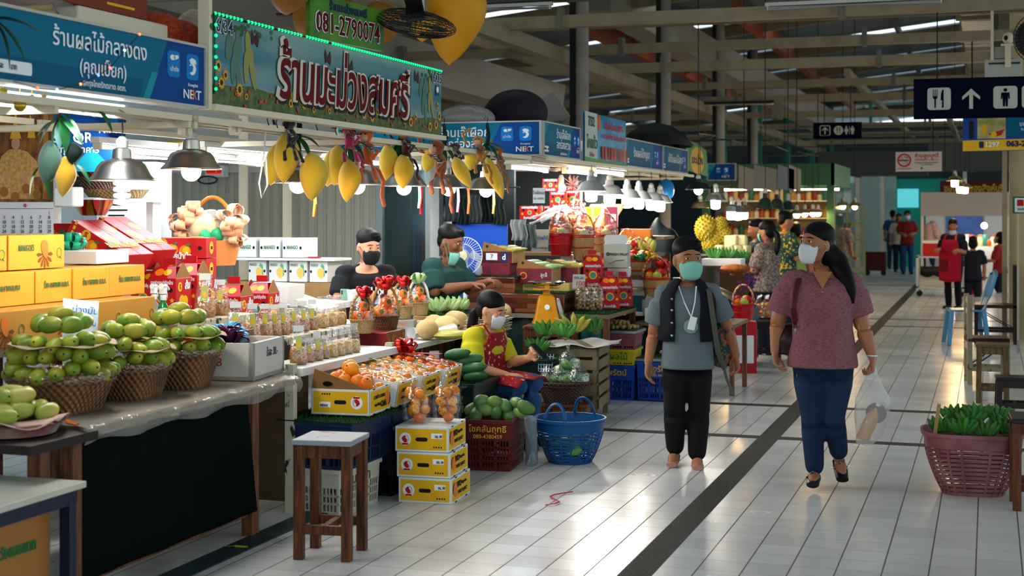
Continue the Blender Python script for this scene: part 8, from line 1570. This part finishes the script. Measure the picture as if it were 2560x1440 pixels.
p=onY(2507,198,15.8);t=thing('control_box','grey white metal box with a vent slot behind the top of the large navy sign','box',p);MB().b2((-.18,0,0),(.19,.22,.21)).obj('case',mat('box grey','#a8aa9c',.5),t,bevel=.008);MB().b2((-.14,-.004,.155),(.17,0,.175)).obj('vent_slot',m_dgrey,t);MB().b2((-.08,.03,.22),(.10,.2,.34)).obj('upper_case',mat('upper box','#a09a98',.5),t);MB().b2((-.12,.0,.2),(-.09,.03,2.2)).obj('conduit',m_cream,t)
p=onY(2590,95,15.0);t=thing('wall_fan','black wire fan at the upper right edge','fan',p);b=MB()
for r in(.06,.11,.16,.21):b.tube([(r*math.cos(2*PI*i/32),0,r*math.sin(2*PI*i/32)*1.15)for i in range(32)],.005,5,closed=True)
for i in range(36):b.tube([(0,.02,0),(.21*math.cos(2*PI*i/36),0,.24*math.sin(2*PI*i/36))],.003,4)
b.obj('cage',m_blk,t);MB().lathe([(0,.02),(.20,.03),(.2,.06),(0,.09)],24,M=Matrix.Rotation(-PI/2,3,'X')).obj('motor',m_dgrey,t)
# ================================================================ RIGHT HAND SIDE
m_blueplas=mat('light blue plastic','#4a86ad',.35);m_dkw=mat('dark varnished wood','#1e1410',.4);m_cw=mat('cream chipped wood','#9c9272',.6,col2='#5a4a30',scale=18,thresh=(.6,.68));m_grw=mat('grey brown wood','#4a3a24',.6,col2='#6b5632',scale=5,stretch=(12,12,1.5))
slat_basket('plastic_basket','dusty pink slotted basket full of green bananas at the right of the aisle',(-.09,8.74,0),.1,.155,.255,.36,mat('dusty pink plastic','#7a3d44',.5,col2='#9a666a',scale=5),sq=(3.2,1.08,.9),ribs=22,rows=11,band=.24,handles=False)
for k,(dx,dy,z,rz_)in enumerate(((-.16,-.08,.36,.3),(-.05,-.12,.36,.0),(.07,-.10,.35,-.1),(.17,-.06,.37,-.3),(-.10,.05,.41,.2),(.03,.04,.43,0),(.15,.06,.42,-.2),(-.01,-.04,.40,.1))):banana_bunch('banana_bunch',['left front','second front','third front','right front','left rear','middle rear','right rear','topmost'][k]+' bunch of small green bananas in the dusty pink basket',(-.09+dx,8.74+dy,z),(.15+.2*(k%2),0,rz_),m_ban,6,2,.10,.018,'banana bunches in the pink basket',1.4)
MB_=MB();MB_.bar((-.30,8.62,.30),(-.27,8.60,.52),.02,.012);tag(MB_.obj('wooden_stick',m_kraftl),'pale wooden stick poking up at the left of the pink basket','stick')
stool('wooden_stool','brown wooden stool cut by the right edge beside the pink basket',(.27,8.42,0),.05,.32,.32,.50,m_stool,0,m_dkw)
stool('wooden_stool','grey brown wooden stool in front of the cream chair',(.03,12.95,0),.0,.27,.27,.50,m_grw,.06)
stool('low_stool','low black stool at the right edge behind the pink basket',(.20,12.25,0),.05,.30,.24,.30,m_dkw,.08)
def wood_chair(name,label,loc,rz,m_,seat_m,w_,d,sh,bh,slats=2,leg=.045):
 t=thing(name,label,'chair',loc,rz);MB().box((0,0,sh),(w_,d,.04)).obj('seat',seat_m,t,bevel=.006);MB().box((0,-d/2+.02,sh-.06),(w_-.04,.03,.07)).obj('apron',m_,t);MB().box((0,d/2-.02,sh-.06),(w_-.04,.03,.07)).obj('apron',m_,t)
 for sx in(-1,1):
  MB().b2((sx*(w_/2-leg/2)-leg/2,-d/2,0),(sx*(w_/2-leg/2)+leg/2,-d/2+leg,sh-.02)).obj('leg',m_,t);MB().b2((sx*(w_/2-leg/2)-leg/2,d/2-leg,0),(sx*(w_/2-leg/2)+leg/2,d/2,sh+bh)).obj('leg',m_,t);MB().box((sx*(w_/2-leg/2),0,sh*.35),(.025,d-leg,.035)).obj('rung',m_,t);MB().bar((sx*(w_/2-.06),-d/2+.03,sh-.04),(sx*(w_/2-.06),d/2-.06,sh*.4),.012).obj('brace',m_dkw,t)
 for i in range(slats):MB().box((0,d/2-leg/2,sh+bh-.05-i*.11),(w_-leg,.022,.05)).obj('back_slat',m_,t)
 return t
wood_chair('wooden_chair','cream chipped wooden chair with a dark red seat behind the grey brown stool',(-.02,14.35,0),PI/2+.1,m_cw,mat('dark red seat','#3a1a1c',.5),.38,.38,.42,.42)
wood_chair('wooden_chair','dark slatted wooden chair beside the light blue chair',(.08,18.85,0),-PI/2,m_dkw,mat('dark slat seat','#2a1a12',.35,bump=.4,bscale=8),.48,.5,.46,.50,3)
t=thing('plastic_chair','light blue plastic chair without arms on the tiles','chair',(-.27,18.55,0),-PI/2+.15);b=MB();b.grid(lambda u,v:(-.21+.42*u,-.21+.42*v,.43-.015*math.sin(u*PI)),8,8);solid(b.obj('seat',m_blueplas,t),.02)
for sx in(-1,1):
 for sy in(-1,1):b=MB();b.bar((sx*.25,sy*.23,0),(sx*.195,sy*.185,.425),.07,.05);b.obj('leg',m_blueplas,t,bevel=.008)
 b=MB();b.tube([(sx*.18,.19,.42),(sx*.185,.26,.62),(sx*.17,.33,.86)],.034,8,flat=.7);b.obj('back_post',m_blueplas,t)
b=MB();b.tube([(-.17,.33,.85),(0,.35,.89),(.17,.33,.85)],.026,8);b.obj('top_rail',m_blueplas,t)
for x in(-.06,.06):b=MB();b.tube([(x,.2,.42),(x,.27,.62),(x,.34,.86)],.014,8);b.obj('back_slat',m_blueplas,t)
t=thing('glass_showcase','upright showcase with a chrome edge and posters at the right edge','cabinet',(.36,13.6,0));MB().b2((0,-.3,.02),(.6,.5,1.72)).obj('case',mat('showcase teal','#1d4a52',.3),t);MB().tube([(-.01,-.31,0),(-.01,-.31,1.74)],.022,12).obj('chrome_edge',m_chrome,t)
for z,c in((1.15,'#8a2430'),(.85,'#2a5a8a'),(1.4,'#a89a9a')):flat(t,'poster_print',rrect(.04,z-.13,.4,z+.13,.01),mat('poster '+c,c,.6,var=.6,scale=9),-.302)
p=onY(2548,515,14.5);t=thing('exit_notice','small green and white notice with a red extinguisher mark by the column','sign',p);flat(t,'panel',rrect(-.06,-.07,.1,.09,.008),m_grnp,0,.01);flat(t,'white_tile',rrect(-.04,-.06,.08,.075,.008),m_let,-.001);flat(t,'red_mark',rrect(-.02,.0,.04,.06,.008),m_redp,-.0025);textY('ถังดับ',.03,m_letk,(.02,-.0025,-.03),t)
MB().b2((-.02,0,-1.4),(.0,.02,.08)).obj('post',m_cream,t)
# ================================================================ UP THE AISLE
m_tarp=mat('dark teal tarp','#0b2429',.35,var=.3,scale=3)
pa,pb=onD(1775,650,15.2),onD(1893,740,15.2);t=thing('draped_counter','produce counter draped in a dark teal tarp, with white tray and bananas','counter',(-2.98,15.6,0));b=MB();b.grid(lambda u,v:(-.75+.02*math.sin(v*9)+1.35*u-.0*v,-.55+.6*v,(1.02-.42*u**1.6)+.012*math.sin(v*14+u*9)),18,14);b.grid(lambda u,v:(-.75+1.35*u,-.55+.02*math.sin(u*20),.05+(.97-.42*u**1.6)*v),18,4);b.grid(lambda u,v:(.60+.02*math.sin(v*15),-.55+.6*v,.05+.55*u),4,14);b.obj('tarp',m_tarp,t);MB().b2((-.7,-.5,0),(.5,.0,.54)).obj('table_body',m_dkw,t)
for u,v,D,k,l in((1785,640,15.4,0,'left'),(1820,640,15.5,1,'middle'),(1855,645,15.6,2,'right')):banana_bunch('banana_bunch','%s bunch of green bananas beyond the short haired shopper'%l,onD(u,v,D)-V3((0,0,.02)),(.2,0,.2*k),m_ban,6,2,.13,.02,'bananas on the draped counter',1.2)
p=onD(1808,655,15.3);t=thing('white_tray','white foam tray under the green bananas on the draped counter','tray',p);MB().box((0,0,0),(.42,.3,.07)).obj('tray_body',m_foam,t)
for k,(u,v)in enumerate(((1800,620),(1820,612),(1840,618),(1860,628),(1830,598),(1850,605))):p=onD(u,v,16.4);p.z=1.185+.11*(k>3);b=MB();b.box((0,0,0),(.10,.16,.12),.3*k);tag(b.obj('fruit_pack',mat('pale wrapped fruit','#d0c48a',.3,var=.2),loc=p,bevel=.02),'wrapped pack of pale yellow fruit behind the bananas','pack','packs of pale fruit')
def durian(l,p,r):
 t=thing('durian',l,'durian',p,rnd.random(),'durians');b=MB();b.ell((0,0,0),(r*.8,r*.8,r),18,12);n=130
 for i in range(n):
  z=1-2*(i+.5)/n;q=math.sqrt(1-z*z);a=i*2.39996;d=V3((q*math.cos(a),q*math.sin(a),z));c=V3((d.x*r*.78,d.y*r*.78,d.z*r*.97));x,y,_=frame(d);e=r*.14
  b.add([c+x*e,c-x*e*.5+y*e*.87,c-x*e*.5-y*e*.87,c+d*r*.2],[(0,1,3),(1,2,3),(2,0,3)])
 b.obj('husk',mat('durian husk','#8a7a1e',.6,col2='#b59a2c',scale=10),t,smooth=False);MB().tube([(0,0,r*.9),(0,.01,r*1.25)],r*.1,8).obj('stem',m_wood,t)
for u,v,r,l in((1765,572,.145,'largest durian at the left of the heap'),(1790,600,.12,'durian at the middle of the heap'),(1808,590,.12,'durian at the right of the heap'),(1775,608,.11,'durian at the bottom of the heap'),(1800,565,.10,'durian at the back of the heap')):durian(l,onD(u,v,16.6),r)
t=thing('durian_stand','dark stand under the durians and pale fruit packs','stand',(-3.6,16.6,0));MB().b2((-.6,-.35,0),(.55,.5,1.12)).obj('stand_body',m_dkw,t)
t=thing('spice_heap','flat tray of reddish brown dried goods at the end of the draped counter','tray',onD(1838,672,15.0));b=MB();b.ell((0,0,0),(.16,.14,.05),20,10);b.obj('dried_goods',mat('reddish dried goods','#7a3a14',.7,col2='#a85a20',scale=30,bump=1,bscale=40),t)['kind']='stuff'
t=thing('orchids','bunch of purple flowers beside the flowered blouse','flowers',onD(1875,702,14.9));b=MB();q=random.Random(2)
for i in range(40):b.ell((q.gauss(0,.04),q.gauss(0,.03),q.gauss(0,.05)),.014,6,4)
b.obj('petals',mat('purple petals','#5a1c6a',.6),t)['kind']='stuff'
stool('wooden_stool','dark wooden stool carrying the bags of oranges beyond the walkers',onZ(1905,905,0)+V3((0,.15,0)),.2,.36,.3,.44,m_dkw)
p=onZ(1905,905,0)
for k,u in enumerate((1893,1912,1932)):q=onD(u,795,p.length);fruit_bag(['left','middle','right'][k]+' bag of oranges on the dark stool between the walkers',(q.x,q.y+.12,.455),.15,.15,.16,'tangb',12,.85,'bags on the dark stool','orange in the %s bag on the dark stool'%['left','middle','right'][k],k,.08)
hexb('red basket with striped handle beside the dark stool',onD(1858,800,14.6),.11,.16,m_rcart,False);p=onD(1858,800,14.6);t=thing('red_white_box','red and white box under the red basket by the dark stool','box',(p.x,p.y,0),.2);MB().box((0,0,(p.z-.012)/2),(.26,.26,p.z-.012)).obj('box_body',m_rcart,t,bevel=.005);flat(t,'white_panel',rrect(-.1,.1,.1,.38,.01),m_let,-.132)
card('small price card above the red basket',onD(1855,762,14.6),.12,.07,[('100.-',.04,0,.035,m_redp)],0,0)
# lamps over the farther stalls
m_dsh=mat('dark enamel shade','#171c20',.4);m_brass=mat('brass shade','#8a7a58',.35,metal=.8);m_gsh=mat('green black bell shade','#1a2a24',.4)
TOPS={}
for u,v,D,r,h,bl,wm,sh,l in((1746,474,17,.155,.13,'globe',0,m_dsh,'black shaded lamp with a cold bulb, first past the six grey lamps'),(1789,502,17.5,.135,.16,'jar',0,m_alu,'pale shaded lamp right of the black shaded one'),(1750,520,18.5,.12,.12,'none',0,m_brass,'unlit brass lamp below the black shaded one'),(1828,530,18.5,.15,.15,'jar',1,m_alu,'grey lamp glowing warm over the durian heap'),(1845,532,19.2,.14,.15,'jar',1,m_alu,'grey lamp just behind the warm glowing one'),(1860,530,20,.14,.15,'jar',1,m_brass,'brass lamp at the end of the warm glowing group'),(1913,522,19,.11,.22,'none',0,m_gsh,'dark green bell lamp left of its twin'),(1942,522,20.5,.11,.22,'none',0,m_gsh,'dark green bell lamp right of its twin'),(1970,524,22,.10,.2,'none',0,m_gsh,'dark bell lamp third of the bell lamps'),(1992,535,22,.10,.09,'globe',1,m_brass,'brass lamp first of the warm row before the green kiosk'),(2012,533,23,.10,.09,'globe',1,m_brass,'brass lamp second of the warm row before the green kiosk'),(2032,532,23.5,.10,.09,'globe',1,m_brass,'brass lamp third of the warm row before the green kiosk'),(2045,532,24,.10,.09,'globe',1,m_brass,'brass lamp last of the warm row before the green kiosk'),(2107,515,27,.13,.12,'globe',1,m_brass,'first caged lamp right of the green kiosk'),(2137,516,28,.13,.12,'globe',1,m_brass,'second caged lamp right of the green kiosk'),(2387,452,24,.14,.12,'jar',1,m_brass,'upper of the glowing lamps hanging before the red banner'),(2400,468,25,.14,.12,'jar',1,m_brass,'middle of the glowing lamps hanging before the red banner'),(2412,470,26,.13,.12,'jar',1,m_brass,'lowest of the glowing lamps hanging before the red banner')):TOPS.setdefault(0 if u<1900 else 1 if u<1980 else 2 if u<2080 else 3 if u<2200 else 4,[]).append(pendant(u,v,D=D,r=r,h=h,bulb=bl,warm=bool(wm),label=l,top=2.55 if u<2300 else 3.3,shade=sh).location.copy())
for k,L in TOPS.items():
 z=3.3 if k==4 else 2.55;t=thing('lamp_rail',['thin steel rail over the durian heap lamps','thin steel rail over the dark bell lamps','thin steel rail over the warm brass lamps before the kiosk','thin steel rail over the caged lamps','thin steel rail over the lamps by the red banner'][k],'rail',(0,0,0));MB().tube([(q.x,q.y,z)for q in sorted(L,key=lambda q:q.y)],.012,6).obj('rail',m_dgrey,t)
 for q in(L[0],L[-1]):MB().tube([(q.x,q.y,z),(q.x,q.y,roof_z(q.x)+.02)],.007,5).obj('hanging_rod',m_dgrey,t)
# green kiosk and its lit shelves
Yk=24.5;a,e=onY(1755,465,Yk),onY(2085,408,Yk);t=thing('green_kiosk','green painted kiosk with lit glass shelves behind the lamps','kiosk',(a.x,Yk,0));W=e.x-a.x;gm=mat('kiosk green','#3f6a48',.5);z0,z1=a.z,e.z;MB().b2((0,0,z0),(W,.08,z1)).obj('fascia',gm,t);MB().b2((W-.05,0,z0),(W,3.0,z1)).obj('side_fascia',gm,t)
for x in(0,W*.62,W-.12):MB().b2((x,0,0),(x+.12,.12,z0)).obj('post',gm,t)
MB().b2((.1,1.2,0),(W-.1,1.3,z0)).obj('back_wall',mat('kiosk back','#8a7a5a',.6),t);MB().b2((.1,.1,.0),(W-.1,.9,.85)).obj('counter',mat('kiosk counter','#4a3420',.5),t);MB().b2((W-.12,.15,.9),(W-.10,2.9,z0)).obj('side_pane',film('kiosk glass',.12,'#c0d8c8',.05,0),t)
for z in(1.2,1.5,1.8):MB().b2((.12,.7,z),(W-.15,1.18,z+.02)).obj('shelf',m_cream,t)
for k in range(2):MB().tube([(.3+k*(W*.5),.5,z0-.06),(.3+k*W*.5+W*.38,.5,z0-.06)],.02,8).obj('tube',emat('warm tube','#ffe2b0',16),t)
q=random.Random(8);GC=['#c9b078','#8a2a22','#d8c8a0','#2a6a5a','#b5803a','#d0d0c8','#a84a20']
for k in range(60):c=GC[k%7];h=q.uniform(.10,.2);x=.2+(W-.4)*((k%20)+.5)/20;z=(1.22,1.52,1.82)[k//20];b=MB();b.lathe([(0,0),(.05,0),(.052,h*.8),(.035,h*.9),(.035,h),(0,h)],10);tag(b.obj('jar',mat('goods '+c,c,.35),loc=(a.x+x,Yk+.92,z)),['upper','middle','lower'][2-k//20]+' shelf jar or packet inside the green kiosk','jar','goods on the %s kiosk shelf'%['lower','middle','upper'][k//20])
for k,(u,w_,c,l)in enumerate(((1845,40,'#9a9288','first pale sheet hanging under the green fascia'),(1885,60,'#8d8a84','wide pale sheet hanging under the green fascia'),(1945,40,'#7a8590','bluish sheet hanging under the green fascia'),(1972,30,'#a89e8a','narrow printed sheet hanging under the green fascia'))):p=onY(u,470,22.3);t=thing('hanging_notice',l,'notice',p);kk=22.3/3600;flat(t,'sheet',[(0,0),(w_*kk,-.06),(w_*kk,.28),(0,.36)],mat('notice '+c,c,.6),0,.004);MB().tube([(.1,.01,.3),(.1,.01,1.4)],.004,5).obj('string',m_cord,t)
p=onY(1770,450,24.39);t=bank_sign('shop_sign','plain blue sign facing the camera left of the green kiosk',(p.x,24.39,p.z),0,.46,.27,[],.1,.3,small=False);t.scale=(1,1,1)
p=onZ(2130,690,0);t=thing('wire_rack','tall pale wire rack of small goods at the end of the kiosk','rack',(-2.6,30,0));t.location=onZ(2118,700,0)
for x in(-.4,0,.4):MB().tube([(x,0,0),(x,0,1.75)],.025,8).obj('post',mat('cream rack','#b5b080',.5),t)
for z in(.15,.55,.95,1.35,1.72):MB().b2((-.42,-.15,z),(.42,.15,z+.03)).obj('shelf',mat('lime shelf','#8aa82a',.5),t)
for z in(.25,.65,1.05):
 for x in(-.2,.2):MB().tube([(x+.13*math.cos(2*PI*i/20),-.16,z+.13+.13*math.sin(2*PI*i/20))for i in range(20)],.015,6,closed=True).obj('scroll',m_gold,t)
t=thing('hand_cart','dark red hand basket on wheels beside the wire rack','cart',onZ(2190,688,0));MB().b2((-.25,-.2,.12),(.25,.2,.6)).obj('basket',mat('dark red mesh','#4a1018',.5),t)
for x in(-.2,.2):MB().lathe([(0,-.02),(.07,-.02),(.07,.02),(0,.02)],14,(x,-.2,.07),Matrix.Rotation(PI/2,3,'X')).obj('wheel',m_blk,t)
# bright shop at the far left of the aisle end
t=thing('glass_shop','pale lit shop front with shelves and a screen at the end of the aisle','shop',(-5.2,43,0));MB().b2((-1,1.0,0),(2.6,1.1,3.0)).obj('back_wall',mat('shop wall','#9fb5ae',.7),t);MB().b2((-.6,.95,1.6),(1.3,1.0,2.5)).obj('white_panel',m_white,t);MB().b2((-.6,.9,2.3),(1.3,.96,2.5)).obj('green_sign',mat('shop green','#1f8a5a',.5),t);MB().tube([(-.5,.8,2.55),(1.2,.8,2.55)],.03,8).obj('tube',emat('shop tube','#e8fff2',10),t);MB().b2((2.65,.7,1.75),(3.25,.75,2.3)).obj('screen',emat('shop screen','#58c0c8',.9),t);MB().b2((2.5,1.2,0),(4.6,1.3,2.6)).obj('teal_wall',mat('bright teal wall','#1f9a88',.6),t);MB().b2((-.6,.2,.8),(1.3,.9,1.3)).obj('goods_counter',mat('counter goods','#1d3a5a',.5,col2='#a85a5a',scale=9),t)
for x in(1.5,2.2,4.5):MB().b2((x,.1,0),(x+.1,.2,3.2)).obj('post',m_cream,t)
# white canopied food stall
Yf=31.0;a=onY(2302,540,Yf);e=onY(2525,485,Yf);W=e.x-a.x;t=thing('canopied_stall','white canopied food stall with bright bulbs at the right end of the aisle','food stall',(a.x,Yf,0));MB().b2((0,0,a.z),(W,.06,e.z)).obj('canopy_front',mat('canopy white','#b5aa9e',.6),t);MB().b2((0,0,e.z),(W,2.5,e.z+.04)).obj('canopy_top',_M['canopy white'],t)
for x in(0,W-.05):MB().b2((x,0,0),(x+.05,.05,a.z)).obj('post',m_cream,t)
MB().b2((.0,2.5,0),(W+.4,2.56,e.z)).obj('back_wall',mat('stall back','#b3b8ba',.6),t);MB().b2((.5,.7,0),(W,1.4,.9)).obj('counter',m_white,t);MB().b2((W*.25,2.44,1.1),(W*.7,2.48,1.75)).obj('blue_menu',mat('blue menu','#31559a',.5,var=.5,scale=6),t)
for x in(.65,W-.5):MB().ell((x,.5,a.z-.2),.06,12,8).obj('bulb',m_bulbw,t);MB().tube([(x,.5,a.z-.15),(x,.5,a.z+.1)],.006,5).obj('cord',m_cord,t)
for k in range(26):c=GC[(k*3)%7];x=.55+(W-.6)*(k%13)/13;b=MB();h=.14+.05*(k%3);b.lathe([(0,0),(.07,0),(.08,h*.7),(.05,h),(0,h)],10);tag(b.obj('food_tub',mat('goods '+c,c,.35),loc=(a.x+x,Yf+.8+.3*(k//13),.905)),'tub or tray of food on the counter of the white stall, %s row'%('front','back')[k//13],'food','food on the white stall counter, %s row'%('front','back')[k//13])
p=onY(2350,487,32);t=thing('red_banner','dark red banner with gold Thai letters above the white canopy','banner',p);MB().b2((0,0,0),(1.35,.04,.30)).obj('panel',mat('banner dark red','#4a0d10',.5),t);textY('ของฝากของสิงห์บุรี',.2,m_gold,(.68,-.002,.13),t,bold=.02,w=1.2)
for x in(.1,1.25):MB().tube([(x,.02,.3),(x,.02,1.6)],.008,5).obj('string',m_cord,t)
t=thing('food_cart','metal trolley with a red cooler and white crate before the white stall','trolley',onZ(2350,742,0)+V3((0,.3,0)));b=MB()
for x in(-.42,.42):
 for y in(-.28,.28):b.b2((x-.02,y-.02,.1),(x+.02,y+.02,.78))
for z in(.16,.74):b.b2((-.44,-.3,z),(.44,.3,z+.03))
b.obj('frame',m_steel,t);MB().b2((-.38,-.25,.19),(.38,.25,.52)).obj('white_crate',m_whitec,t);MB().b2((-.32,-.26,.77),(.12,.2,1.02)).obj('cooler',m_rcart,t);MB().b2((-.33,-.27,1.02),(.13,.21,1.07)).obj('cooler_lid',m_white,t);b=MB();b.grid(lambda u,v:(-.36+.72*u,-.32,.42+.16*v-.05*abs(math.sin(u*9))*(1-v)),12,2);solid(b.obj('black_cloth',m_blk,t),.01)
for x in(-.38,.38):MB().lathe([(0,-.02),(.06,-.02),(.06,.02),(0,.02)],12,(x,-.25,.06),Matrix.Rotation(PI/2,3,'X')).obj('wheel',m_blk,t)
for u,v,sz,c,l in((2432,735,(.36,.3,.42),m_rcart,'red cooler box on the tiles behind the apron seller'),(2455,690,(.9,.5,.72),m_dkw,'dark table with clutter behind the blue chair')):p=onZ(u,v,0);t=thing('cooler_box' if c==m_rcart else 'table',l,'box' if c==m_rcart else 'table',p);MB().box((0,0,sz[2]/2),sz).obj('body',c,t,bevel=.01);MB().box((0,0,sz[2]+.015),(sz[0]+.02,sz[1]+.02,.03)).obj('lid',m_white if c==m_rcart else m_dkw,t)
# square air ducts beyond the signs, named as trim and hung from nothing
for x0,x1,y,z0,z1,m_,l in((-1.3,1.2,34,2.55,3.2,mat('dull duct','#4a4e4a',.5,metal=.5),'dull square duct crossing above the white stall'),(-4.0,-1.4,36,2.5,3.1,_M['dull duct'],'dull duct crossing above the aisle end')):mb=MB();mb.b2((x0,y,z0),(x1,y+.6,z1));mb.b2((x0+.9,y-.02,z0-.03),(x0+1.0,y+.62,z1+.03));trim(mb,m_)
